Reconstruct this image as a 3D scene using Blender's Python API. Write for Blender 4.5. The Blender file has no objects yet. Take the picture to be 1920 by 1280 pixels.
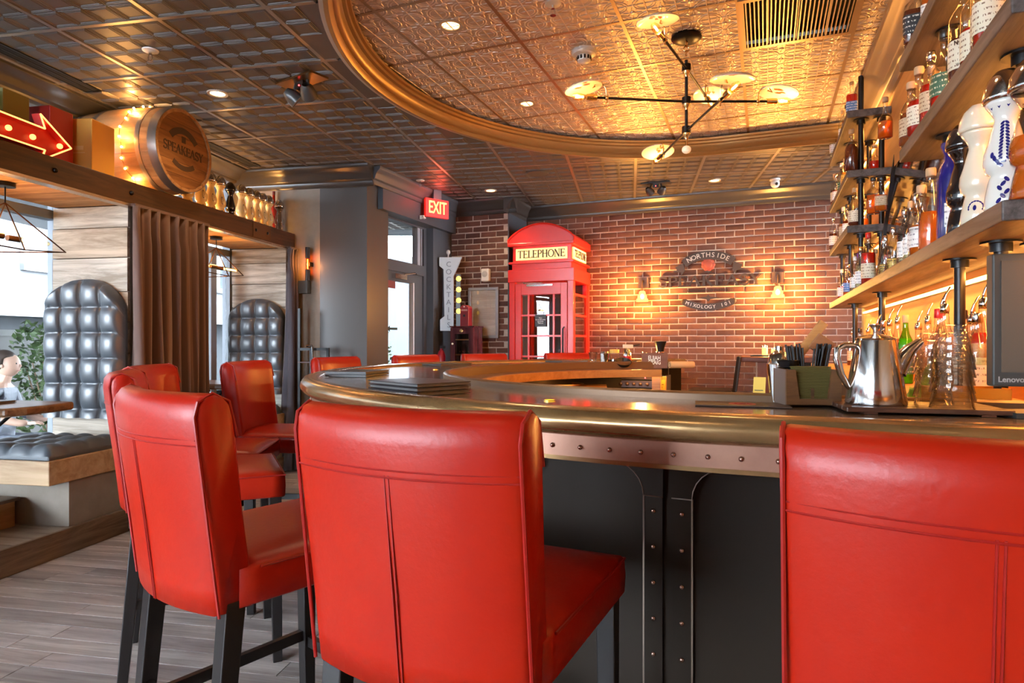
import bpy, bmesh, math, random
from math import sin, cos, pi, radians, sqrt, atan2
from mathutils import Vector, Matrix
random.seed(7)
sc = bpy.context.scene
C = sc.collection
# ------------------------------------------------------------------ camera
CH = 1.24                       # eye height
cam_d = bpy.data.cameras.new('camera'); cam = bpy.data.objects.new('camera', cam_d); C.objects.link(cam)
cam.location = (0, 0, CH); cam.rotation_euler = (pi / 2, 0, 0)
cam_d.sensor_fit = 'HORIZONTAL'; cam_d.sensor_width = 36; cam_d.lens = 36 * 1190 / 1920
cam_d.clip_start = .02; cam_d.clip_end = 200
sc.camera = cam
# ------------------------------------------------------------------ world: bright overcast sky
W = bpy.data.worlds.new('world'); sc.world = W; W.use_nodes = True
bg = W.node_tree.nodes['Background']; bg.inputs[0].default_value = (.80, .90, 1.0, 1); bg.inputs[1].default_value = 29
sun_d = bpy.data.lights.new('sun', 'SUN'); sun_d.energy = 9; sun_d.angle = radians(12); sun_d.color = (1, .97, .92)
sun = bpy.data.objects.new('sun', sun_d); C.objects.link(sun); sun.rotation_euler = (radians(38), radians(-30), radians(15))
# ------------------------------------------------------------------ view
vs = sc.view_settings; vs.view_transform = 'Standard'; vs.look = 'None'; vs.gamma = 1; vs.use_curve_mapping = False
vs.exposure = 0.42
sc.cycles.max_bounces = 8; sc.cycles.diffuse_bounces = 4; sc.cycles.glossy_bounces = 4; sc.cycles.transmission_bounces = 6
sc.cycles.transparent_max_bounces = 48; sc.cycles.use_denoising = True; sc.cycles.sample_clamp_indirect = 6
sc.cycles.caustics_reflective = False; sc.cycles.caustics_refractive = False
# ------------------------------------------------------------------ frames: room (left wall, dark ceiling) and bar (brick wall, shelves, oval)
AR, AB = radians(10.6), radians(21.8)
def RP(p, q): return (p * cos(AR) + q * sin(AR), -p * sin(AR) + q * cos(AR))
def BP(u, v): return (u * cos(AB) + v * sin(AB), -u * sin(AB) + v * cos(AB))
def R3(p, q, z): return (*RP(p, q), z)
def B3(u, v, z): return (*BP(u, v), z)
def uv_of(X, Y): return (X * cos(AB) - Y * sin(AB), X * sin(AB) + Y * cos(AB))
def PX(x, Y): return (x - 960) / 1190 * Y
CEIL = CH + 1.66      # dark ceiling
TIN = CH + 1.79       # tin ceiling in the oval
# ------------------------------------------------------------------ materials
MATS = {}
def mat(name, col=(.5, .5, .5), rough=.5, metal=0, spec=.5, noise=None, bump=None, emit=None, coat=0, trans=0, alpha=None, sheen=0, rand=None, rrand=None):
    """noise=(scale(xyz or float), col2, contrast[, detail]); bump=(scale, strength, dist); rand = list of colours by object"""
    if name in MATS: return MATS[name]
    m = bpy.data.materials.new(name); m.use_nodes = True; nt = m.node_tree; N = nt.nodes; L = nt.links
    b = N['Principled BSDF']; b.inputs['Base Color'].default_value = (*col, 1); b.inputs['Roughness'].default_value = rough
    b.inputs['Metallic'].default_value = metal; b.inputs['Specular IOR Level'].default_value = spec
    b.inputs['Coat Weight'].default_value = coat; b.inputs['Coat Roughness'].default_value = .15
    b.inputs['Transmission Weight'].default_value = trans; b.inputs['Sheen Weight'].default_value = sheen
    tc = N.new('ShaderNodeTexCoord'); src = None
    if rand:
        oi = N.new('ShaderNodeObjectInfo'); cr = N.new('ShaderNodeValToRGB'); cr.color_ramp.interpolation = 'CONSTANT' if rrand else 'LINEAR'
        while len(cr.color_ramp.elements) < len(rand): cr.color_ramp.elements.new(.5)
        for i, c in enumerate(rand):
            cr.color_ramp.elements[i].position = i / len(rand) if rrand else i / max(1, len(rand) - 1); cr.color_ramp.elements[i].color = (*c, 1)
        L.new(oi.outputs['Random'], cr.inputs[0]); src = cr.outputs[0]; L.new(src, b.inputs['Base Color'])
    if noise:
        s, c2, con = noise[:3]
        mp = N.new('ShaderNodeMapping'); L.new(tc.outputs['Object'], mp.inputs[0])
        mp.inputs['Scale'].default_value = s if isinstance(s, tuple) else (s, s, s)
        if rand:
            ad = N.new('ShaderNodeVectorMath'); ad.operation = 'ADD'; cm = N.new('ShaderNodeVectorMath'); cm.operation = 'SCALE'; cm.inputs[0].default_value = (37, 53, 91)
            L.new(oi.outputs['Random'], cm.inputs['Scale']); L.new(tc.outputs['Object'], ad.inputs[0]); L.new(cm.outputs[0], ad.inputs[1]); L.new(ad.outputs[0], mp.inputs[0])
        nz = N.new('ShaderNodeTexNoise'); nz.inputs['Scale'].default_value = 1; nz.inputs['Detail'].default_value = noise[3] if len(noise) > 3 else 5; nz.inputs['Roughness'].default_value = .62
        L.new(mp.outputs[0], nz.inputs['Vector'])
        r = N.new('ShaderNodeMapRange'); r.inputs[1].default_value = .5 - .5 / con * .5; r.inputs[2].default_value = .5 + .5 / con * .5; L.new(nz.outputs['Fac'], r.inputs[0])
        mx = N.new('ShaderNodeMix'); mx.data_type = 'RGBA'; L.new(r.outputs[0], mx.inputs[0])
        mx.inputs[6].default_value = (*col, 1); mx.inputs[7].default_value = (*c2, 1)
        if src:
            mx.blend_type = 'MULTIPLY'; L.new(src, mx.inputs[6])
        L.new(mx.outputs[2], b.inputs['Base Color'])
    if bump:
        nb = N.new('ShaderNodeTexNoise'); nb.inputs['Detail'].default_value = 3
        if isinstance(bump[0], tuple):
            mb_ = N.new('ShaderNodeMapping'); mb_.inputs['Scale'].default_value = bump[0]; L.new(tc.outputs['Object'], mb_.inputs[0]); L.new(mb_.outputs[0], nb.inputs['Vector']); nb.inputs['Scale'].default_value = 1
        else:
            nb.inputs['Scale'].default_value = bump[0]; L.new(tc.outputs['Object'], nb.inputs['Vector'])
        bp = N.new('ShaderNodeBump'); bp.inputs['Strength'].default_value = bump[1]; bp.inputs['Distance'].default_value = bump[2]
        L.new(nb.outputs['Fac'], bp.inputs['Height']); L.new(bp.outputs[0], b.inputs['Normal'])
    if emit:
        b.inputs['Emission Color'].default_value = (*emit[0], 1); b.inputs['Emission Strength'].default_value = emit[1]
    MATS[name] = m; return m
def glass(name, tint=(1, 1, 1), rough=.03, ior=1.45, gloss=1.0, edge=1.0):
    if name in MATS: return MATS[name]
    m = bpy.data.materials.new(name); m.use_nodes = True; nt = m.node_tree; N = nt.nodes; L = nt.links
    N.remove(N['Principled BSDF']); out = N['Material Output']
    t = N.new('ShaderNodeBsdfTransparent'); t.inputs[0].default_value = (*tint, 1)
    g = N.new('ShaderNodeBsdfGlossy'); g.inputs['Roughness'].default_value = rough
    f = N.new('ShaderNodeLayerWeight'); f.inputs[0].default_value = .5
    pw = N.new('ShaderNodeMath'); pw.operation = 'POWER'; pw.inputs[1].default_value = 3.5; L.new(f.outputs['Facing'], pw.inputs[0])
    k = N.new('ShaderNodeMath'); k.operation = 'MULTIPLY_ADD'; k.inputs[1].default_value = .75 * gloss; k.inputs[2].default_value = .045 * gloss; k.use_clamp = True; L.new(pw.outputs[0], k.inputs[0])
    if edge < 1:      # thicker glass towards the outline
        p2 = N.new('ShaderNodeMath'); p2.operation = 'POWER'; p2.inputs[1].default_value = 2.2; L.new(f.outputs['Facing'], p2.inputs[0])
        cm = N.new('ShaderNodeMix'); cm.data_type = 'RGBA'; cm.inputs[6].default_value = (*tint, 1); cm.inputs[7].default_value = (*[c * edge for c in tint], 1); L.new(p2.outputs[0], cm.inputs[0]); L.new(cm.outputs[2], t.inputs[0])
    mx = N.new('ShaderNodeMixShader'); L.new(k.outputs[0], mx.inputs[0]); L.new(t.outputs[0], mx.inputs[1]); L.new(g.outputs[0], mx.inputs[2]); L.new(mx.outputs[0], out.inputs[0])
    MATS[name] = m; return m
def liquid(name, col, thin=.45):
    """tinted liquid seen through glass: part clear tint, part coloured body"""
    if name in MATS: return MATS[name]
    m = bpy.data.materials.new(name); m.use_nodes = True; nt = m.node_tree; N = nt.nodes; L = nt.links
    b = N['Principled BSDF']; out = N['Material Output']; b.inputs['Base Color'].default_value = (*col, 1); b.inputs['Roughness'].default_value = .1
    t = N.new('ShaderNodeBsdfTransparent'); t.inputs[0].default_value = (*[min(1, c * 1.3 + .02) for c in col], 1)
    mx = N.new('ShaderNodeMixShader'); mx.inputs[0].default_value = thin; L.new(b.outputs[0], mx.inputs[1]); L.new(t.outputs[0], mx.inputs[2]); L.new(mx.outputs[0], out.inputs[0])
    MATS[name] = m; return m
def wood(name, c1, c2, axis='x', scale=1.0, rough=.55, bumpd=.002, rand=None, spec=.4, coat=0):
    if name in MATS: return MATS[name]
    m = mat(name, c1, rough, spec=spec, coat=coat); nt = m.node_tree; N = nt.nodes; L = nt.links; b = N['Principled BSDF']
    tc = N.new('ShaderNodeTexCoord'); oi = N.new('ShaderNodeObjectInfo')
    cm = N.new('ShaderNodeVectorMath'); cm.operation = 'SCALE'; cm.inputs[0].default_value = (17, 31, 53); L.new(oi.outputs['Random'], cm.inputs['Scale'])
    ad = N.new('ShaderNodeVectorMath'); ad.operation = 'ADD'; L.new(tc.outputs['Object'], ad.inputs[0]); L.new(cm.outputs[0], ad.inputs[1])
    mp = N.new('ShaderNodeMapping'); L.new(ad.outputs[0], mp.inputs[0]); k = 22 * scale; lo = 1.8 * scale
    mp.inputs['Scale'].default_value = {'x': (lo, k, k), 'y': (k, lo, k), 'z': (k, k, lo)}[axis]
    nz = N.new('ShaderNodeTexNoise'); nz.inputs['Scale'].default_value = 1; nz.inputs['Detail'].default_value = 8; nz.inputs['Roughness'].default_value = .7; nz.inputs['Distortion'].default_value = .6
    L.new(mp.outputs[0], nz.inputs['Vector'])
    r = N.new('ShaderNodeMapRange'); r.inputs[1].default_value = .38; r.inputs[2].default_value = .62; L.new(nz.outputs['Fac'], r.inputs[0])
    mx = N.new('ShaderNodeMix'); mx.data_type = 'RGBA'; mx.inputs[6].default_value = (*c1, 1); mx.inputs[7].default_value = (*c2, 1); L.new(r.outputs[0], mx.inputs[0]); last = mx.outputs[2]
    if rand:
        m2 = N.new('ShaderNodeMix'); m2.data_type = 'RGBA'; m2.blend_type = 'MULTIPLY'; m2.inputs[0].default_value = 1
        cr = N.new('ShaderNodeValToRGB')
        while len(cr.color_ramp.elements) < len(rand): cr.color_ramp.elements.new(.5)
        for i, c in enumerate(rand): cr.color_ramp.elements[i].position = i / (len(rand) - 1); cr.color_ramp.elements[i].color = (*c, 1)
        L.new(oi.outputs['Random'], cr.inputs[0]); L.new(last, m2.inputs[6]); L.new(cr.outputs[0], m2.inputs[7]); last = m2.outputs[2]
    L.new(last, b.inputs['Base Color'])
    bp = N.new('ShaderNodeBump'); bp.inputs['Strength'].default_value = .5; bp.inputs['Distance'].default_value = bumpd; L.new(nz.outputs['Fac'], bp.inputs['Height']); L.new(bp.outputs[0], b.inputs['Normal'])
    return m
# ------------------------------------------------------------------ mesh builder
class MB:
    def __init__(s): s.v = []; s.f = []; s.sm = []
    def add(s, vs_, fs, smooth=False):
        o = len(s.v); s.v += [tuple(a) for a in vs_]; s.f += [tuple(i + o for i in f) for f in fs]; s.sm += [smooth] * len(fs); return s
    def box(s, c, d, rz=0, rx=0, ry=0):
        M = Matrix.Translation(c) @ Matrix.Rotation(rz, 4, 'Z') @ Matrix.Rotation(ry, 4, 'Y') @ Matrix.Rotation(rx, 4, 'X')
        x, y, z = d[0] / 2, d[1] / 2, d[2] / 2
        vs_ = [M @ Vector((a * x, b * y, c_ * z)) for a in (-1, 1) for b in (-1, 1) for c_ in (-1, 1)]
        return s.add(vs_, [(0, 1, 3, 2), (4, 6, 7, 5), (0, 4, 5, 1), (2, 3, 7, 6), (0, 2, 6, 4), (1, 5, 7, 3)])
    def bb(s, x0, x1, y0, y1, z0, z1): return s.box(((x0 + x1) / 2, (y0 + y1) / 2, (z0 + z1) / 2), (abs(x1 - x0), abs(y1 - y0), abs(z1 - z0)))
    def prism(s, pts, z0, z1):
        """plan polygon (counter-clockwise) extruded in z"""
        n = len(pts); vs_ = [(x, y, z0) for x, y in pts] + [(x, y, z1) for x, y in pts]
        return s.add(vs_, [tuple(range(n - 1, -1, -1)), tuple(range(n, 2 * n))] + [(i, (i + 1) % n, n + (i + 1) % n, n + i) for i in range(n)])
    def plate(s, pts, y0, y1):
        """outline in x,z extruded in y"""
        n = len(pts); vs_ = [(x, y0, z) for x, z in pts] + [(x, y1, z) for x, z in pts]
        return s.add(vs_, [tuple(range(n)), tuple(range(2 * n - 1, n - 1, -1))] + [(i, n + i, n + (i + 1) % n, (i + 1) % n) for i in range(n)])
    def lathe(s, prof, seg=20, c=(0, 0, 0), M=None, smooth=True, caps=True):
        vs_ = []; fs = []; n = len(prof)
        for i in range(seg):
            a = 2 * pi * i / seg
            for r, z in prof: vs_.append((r * cos(a), r * sin(a), z))
        for i in range(seg):
            j = (i + 1) % seg
            for k in range(n - 1): fs.append((i * n + k, j * n + k, j * n + k + 1, i * n + k + 1))
        if caps and prof[0][0] > 1e-5: fs.append(tuple(i * n for i in range(seg - 1, -1, -1)))
        if caps and prof[-1][0] > 1e-5: fs.append(tuple(i * n + n - 1 for i in range(seg)))
        M = M or Matrix.Identity(4); M = Matrix.Translation(c) @ M
        return s.add([M @ Vector(v) for v in vs_], fs, smooth)
    def tube(s, path, r, seg=8, cap=True, closed=False):
        P = [Vector(p) for p in path]; n = len(P); vs_ = []; fs = []; rr = r if isinstance(r, (list, tuple)) else [r] * n
        prev = None
        for i, p in enumerate(P):
            if closed: t = P[(i + 1) % n] - P[i - 1]
            else: t = P[min(i + 1, n - 1)] - P[max(i - 1, 0)]
            t.normalize()
            if prev is None:
                a = Vector((0, 0, 1)) if abs(t.z) < .9 else Vector((1, 0, 0)); nrm = t.cross(a).normalized()
            else:
                nrm = (prev - t * prev.dot(t)).normalized()
            prev = nrm; b = t.cross(nrm)
            for k in range(seg):
                an = 2 * pi * k / seg; vs_.append(p + (nrm * cos(an) + b * sin(an)) * rr[i])
        for i in range(n if closed else n - 1):
            j = (i + 1) % n
            for k in range(seg):
                k2 = (k + 1) % seg; fs.append((i * seg + k, i * seg + k2, j * seg + k2, j * seg + k))
        if cap and not closed: fs += [tuple(range(seg - 1, -1, -1)), tuple((n - 1) * seg + k for k in range(seg))]
        return s.add(vs_, fs, True)
    def ball(s, c, r, seg=12, rings=8, sc_=(1, 1, 1)):
        prof = [(max(r * sin(pi * k / rings), 0) * 1.0, -r * cos(pi * k / rings)) for k in range(rings + 1)]
        return s.lathe(prof, seg, c, Matrix.Diagonal((*sc_, 1)))
    def cyl(s, c, r, h, seg=16, axis='z', smooth=True):
        M = {'z': Matrix.Identity(4), 'x': Matrix.Rotation(pi / 2, 4, 'Y'), 'y': Matrix.Rotation(-pi / 2, 4, 'X')}[axis]
        return s.lathe([(r, -h / 2), (r, h / 2)], seg, c, M, smooth)
    def ring(s, c, R, r, seg=24, seg2=6, M=None):
        pts = []; M = M or Matrix.Identity(4)
        for i in range(seg):
            a = 2 * pi * i / seg; pts.append(Matrix.Translation(c) @ M @ Vector((R * cos(a), R * sin(a), 0)))
        return s.tube(pts, r, seg2, closed=True)
    def sweep(s, path, prof, closed_prof=True, smooth=True, caps=True):
        """path: list of ((x,y),(nx,ny)); prof: list of (offset along n, z)"""
        n = len(prof); vs_ = []; fs = []
        for (x, y), (nx, ny) in path:
            for o, z in prof: vs_.append((x + nx * o, y + ny * o, z))
        m = n if closed_prof else n - 1
        for i in range(len(path) - 1):
            for k in range(m):
                k2 = (k + 1) % n; fs.append((i * n + k, i * n + k2, (i + 1) * n + k2, (i + 1) * n + k))
        if caps and closed_prof: fs += [tuple(range(n)), tuple((len(path) - 1) * n + k for k in range(n - 1, -1, -1))]
        return s.add(vs_, fs, smooth)
    def mesh(s, name):
        me = bpy.data.meshes.new(name); me.from_pydata(s.v, [], s.f); me.polygons.foreach_set('use_smooth', s.sm)
        bm = bmesh.new(); bm.from_mesh(me); bmesh.ops.recalc_face_normals(bm, faces=bm.faces); bm.to_mesh(me); bm.free()
        return me
    def build(s, name, m, parent=None, loc=(0, 0, 0), rz=0, bevel=0, sharp=True):
        me = s.mesh(name); o = bpy.data.objects.new(name, me); C.objects.link(o)
        if m: me.materials.append(m)
        o.parent = parent; o.location = loc; o.rotation_euler = (0, 0, rz)
        if bevel:
            bv = o.modifiers.new('bevel', 'BEVEL'); bv.width = bevel; bv.segments = 2; bv.limit_method = 'ANGLE'; bv.angle_limit = radians(40)
        if any(s.sm) and sharp: me.set_sharp_from_angle(angle=radians(42))
        return o
def tag(o, label=None, cat=None, group=None, kind=None):
    if label: o['label'] = label
    if cat: o['category'] = cat
    if group: o['group'] = group
    if kind: o['kind'] = kind
    return o
def thing(name, label, cat, loc=(0, 0, 0), rz=0, group=None):
    o = bpy.data.objects.new(name, None); C.objects.link(o); o.empty_display_size = .05
    o.location = loc; o.rotation_euler = (0, 0, rz); return tag(o, label, cat, group)
def struct(o): o['kind'] = 'structure'; return o
def copy_tree(o, parent=None, **kw):
    c = o.copy(); C.objects.link(c); c.parent = parent
    for ch in list(o.children): copy_tree(ch, c)
    return c
def inst(proto_mesh, name, parent, loc=(0, 0, 0), rot=(0, 0, 0), scale=None):
    o = bpy.data.objects.new(name, proto_mesh); C.objects.link(o); o.parent = parent; o.location = loc; o.rotation_euler = rot
    if scale: o.scale = scale
    return o
def with_mat(me, m): me.materials.append(m); return me
def text(body, size, depth, m, parent, loc, rot=(pi / 2, 0, 0), name='lettering', align='CENTER', sx=1.0, bold=0, shear=0, spacing=1):
    cu = bpy.data.curves.new(name, 'FONT'); cu.body = body; cu.size = size; cu.extrude = depth; cu.align_x = align; cu.align_y = 'CENTER'; cu.offset = bold; cu.shear = shear; cu.space_character = spacing; cu.resolution_u = 3
    t = bpy.data.objects.new('tmp', cu); C.objects.link(t); bpy.context.view_layer.update()
    me = bpy.data.meshes.new_from_object(t.evaluated_get(bpy.context.evaluated_depsgraph_get())); bpy.data.objects.remove(t); bpy.data.curves.remove(cu)
    me.name = name; me.materials.clear(); me.materials.append(m)
    o = bpy.data.objects.new(name, me); C.objects.link(o); o.parent = parent; o.location = loc; o.rotation_euler = rot; o.scale = (sx, 1, 1); return o
# hand-drawn serif capitals: strokes (x0,z0,x1,z1,width) in a cell one unit high, then the advance
def _arc(cx, cz, rx, rz, a0, a1, n=12): return [(cx + rx * cos(radians(a0 + (a1 - a0) * i / n)), cz + rz * sin(radians(a0 + (a1 - a0) * i / n))) for i in range(n + 1)]
TH, TN, SF = .165, .075, .06
SER = {
 'T': ([(.35, 0, .35, 1, TH), (0, .97, .7, .97, TN), (.03, 1, .03, .8, TN), (.67, 1, .67, .8, TN), (.22, .02, .48, .02, SF)], .74),
 'E': ([(.14, 0, .14, 1, TH), (.02, .97, .58, .97, TN), (.02, .03, .62, .03, TN), (.14, .52, .48, .52, TN), (.57, 1, .57, .82, TN), (.61, 0, .61, .2, TN), (.47, .42, .47, .62, TN)], .68),
 'L': ([(.14, 0, .14, 1, TH), (.02, .98, .27, .98, SF), (.02, .03, .6, .03, TN), (.59, 0, .59, .22, TN)], .64),
 'P': ([(.14, 0, .14, 1, TH), (.02, .02, .28, .02, SF), _arc(.3, .74, .27, .235, 90, -90), (.02, .975, .3, .975, TN), (.14, .505, .3, .505, TN)], .64),
 'H': ([(.14, 0, .14, 1, TH), (.64, 0, .64, 1, TH), (.14, .52, .64, .52, TN), (.02, .02, .27, .02, SF), (.02, .98, .27, .98, SF), (.51, .02, .77, .02, SF), (.51, .98, .77, .98, SF)], .82),
 'O': ([_arc(.42, .5, .36, .47, 0, 360, 28)], .86),
 'N': ([(.12, 0, .12, 1, TN), (.66, 0, .66, 1, TN), (.12, 1, .66, 0, TH), (.0, .02, .25, .02, SF), (.0, .98, .16, .98, SF), (.54, .98, .78, .98, SF)], .82),
 'S': ([_arc(.3, .74, .22, .22, 20, 270, 14) + _arc(.3, .27, .24, .24, 90, -165, 14), (.52, .78, .52, .97, TN), (.06, .03, .06, .24, TN)], .62),
 'A': ([(.04, 0, .36, 1, TN), (.36, 1, .68, 0, TH), (.16, .36, .56, .36, TN), (-.06, .02, .17, .02, SF), (.53, .02, .81, .02, SF)], .8),
 'K': ([(.14, 0, .14, 1, TH), (.18, .42, .6, 1, TN), (.3, .58, .66, 0, TH), (.02, .02, .27, .02, SF), (.02, .98, .27, .98, SF), (.48, .98, .72, .98, SF), (.52, .02, .8, .02, SF)], .8),
 'Y': ([(.35, 0, .35, .46, TH), (.35, .46, .06, 1, TH), (.35, .46, .66, 1, TN), (-.06, .98, .2, .98, SF), (.54, .98, .78, .98, SF), (.22, .02, .48, .02, SF)], .74)}
def serif_text(word, w, h, depth, m, parent, loc, rz=0, name='lettering', weight=1):
    """word in serif capitals, centred, total width w, height h, as one raised mesh lying in local x,z"""
    tot = sum(SER[c][1] for c in word) - .08; k = w / tot; x = -w / 2; b = MB()
    def seg(x0, z0, x1, z1, t):
        dx, dz = (x1 - x0) * k, (z1 - z0) * h; l = sqrt(dx * dx + dz * dz)
        b.box((x + (x0 + x1) / 2 * k, 0, (z0 + z1) / 2 * h - h / 2), (l, depth, t * weight * min(k, h)), ry=-atan2(dz, dx))
    for c in word:
        for s_ in SER[c][0]:
            if isinstance(s_, tuple): seg(*s_)
            else:
                n = len(s_)
                for i in range(n - 1):
                    mid = (s_[i][0] + s_[i + 1][0]) / 2; zc = (s_[i][1] + s_[i + 1][1]) / 2
                    dx, dz = s_[i + 1][0] - s_[i][0], s_[i + 1][1] - s_[i][1]; vert = abs(dz) / (abs(dx) + abs(dz) + 1e-6)
                    t = TN + (TH - TN) * vert if c != 'S' else TN + (TH - TN) * (1 - abs(vert - .0) * .6)
                    ex = .02
                    seg(s_[i][0], s_[i][1], s_[i + 1][0] + dx * ex, s_[i + 1][1] + dz * ex, t)
        x += SER[c][1] * k
    return b.build(name, m, parent, loc, rz)
# ================================================================== materials in use
M_red = mat('red_leather', (.43, .015, .002), .36, spec=.34, bump=(95, .4, .0012), noise=(3, (.34, .008, .002), 1))
M_seam = mat('red_seam', (.30, .006, .004), .45)
M_black = mat('black_wood', (.012, .010, .010), .32, spec=.5)
M_blackmetal = mat('black_metal', (.015, .015, .016), .35, metal=.6)
M_chrome = mat('steel', (.75, .74, .72), .12, metal=1)
M_brass = mat('brass', (.75, .50, .20), .22, metal=1)
M_bronze = mat('bronze', (.30, .17, .07), .3, metal=.9, noise=(18, (.22, .12, .05), 1))
M_white = mat('white_plastic', (.85, .82, .76), .35)
M_darkgrey = mat('dark_grey_paint', (.075, .082, .095), .42)
M_crown = mat('crown_paint', (.050, .046, .044), .30, spec=.6)
M_mortar = mat('mortar', (.46, .36, .29), .9, noise=(30, (.60, .48, .40), 1.2), bump=(60, .6, .004))
M_brick = mat('brick', (.2, .1, .08), .85, rand=[(.095, .040, .028), (.175, .070, .046), (.12, .050, .035), (.21, .088, .058), (.14, .058, .040), (.10, .042, .032), (.19, .078, .052)], noise=(14, (.70, .66, .64), 1.0), bump=(45, .7, .004))
M_floor = wood('floor_planks', (.34, .29, .265), (.62, .57, .54), 'x', .8, .40, .001, rand=[(.62, .60, .60), (1, .98, .96), (.78, .74, .74), (1.1, 1.05, 1.0)], spec=.5)
M_floorgap = mat('floor_gap', (.03, .022, .018), .8)
M_grid = mat('ceiling_bar', (.42, .36, .30), .30, metal=.75)
M_reclaimed = wood('reclaimed_wood', (.34, .29, .23), (.74, .70, .62), 'x', .7, .65, .004, rand=[(.80, .70, .58), (1, .98, .94), (.94, .93, .90), (.80, .64, .50), (1, 1, 1)])
M_reclaimed_top = wood('reclaimed_ceiling', (.42, .22, .10), (.80, .56, .34), 'x', .8, .6, .003, rand=[(1, .82, .62), (1, .94, .8), (.9, .72, .5), (1, .9, .75)])
M_beam = wood('dark_beam', (.028, .011, .005), (.085, .034, .013), 'y', .9, .42, .003)
M_step = wood('step_wood', (.10, .055, .03), (.24, .15, .085), 'y', .8, .45, .002)
M_bench = wood('bench_wood', (.42, .25, .12), (.62, .42, .24), 'x', .6, .4, .001)
M_shelf = wood('shelf_wood', (.050, .040, .037), (.145, .118, .108), 'y', .9, .55, .003)
M_backpanel = wood('back_panel', (.50, .22, .06), (.62, .30, .10), 'y', .4, .45, .001)
M_concrete = mat('concrete', (.33, .28, .23), .85, noise=(5, (.24, .20, .16), 1.2), bump=(30, .3, .002))
M_window_frame = mat('window_frame', (.22, .25, .30), .4)
M_pane = glass('window_pane', (.97, .985, 1), .02, 1.45, .8)
M_warm = mat('warm_bulb', (1, .6, .2), .4, emit=((1, .55, .16), 26))
M_bulbglass = glass('bulb_glass', (1, .86, .62), .03, 1.4, .8)
M_led = mat('led_strip', (1, .6, .2), .4, emit=((1, .42, .085), 12))
M_downlight = mat('downlight_lamp', (1, .8, .5), .5, emit=((1, .74, .38), 7))
M_trim = mat('downlight_trim', (.55, .47, .38), .35)
M_redpaint = mat('phone_box_red', (.86, .024, .012), .28, spec=.6, coat=.3)
M_tuft = mat('black_leather', (.085, .10, .118), .33, spec=.9, bump=(70, .2, .001))
M_curtain = mat('brown_velvet', (.16, .080, .055), .75, sheen=.5, noise=((3, 3, .6), (.11, .055, .042), 1))
M_curtain2 = mat('plum_velvet', (.052, .042, .056), .75, sheen=.5)
M_zinc = mat('bar_top_zinc', (.20, .165, .145), .13, metal=.35, spec=.7, noise=((5, 2, 3), (.33, .27, .23), 1.3), bump=(7, .12, .003), coat=.4)
M_rail = mat('bar_rail', (.46, .285, .125), .24, metal=.7, noise=((5, 5, 16), (.31, .18, .07), 1.3), bump=(30, .15, .002), coat=.3)
M_band = mat('rivet_band', (.46, .25, .17), .36, metal=.6, noise=(8, (.34, .17, .12), 1))
M_die = mat('bar_front', (.016, .010, .006), .55, spec=.2, noise=(2.5, (.024, .015, .009), 1))
M_counter = wood('work_counter', (.40, .17, .05), (.60, .30, .10), 'x', .5, .4, .001)

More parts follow.
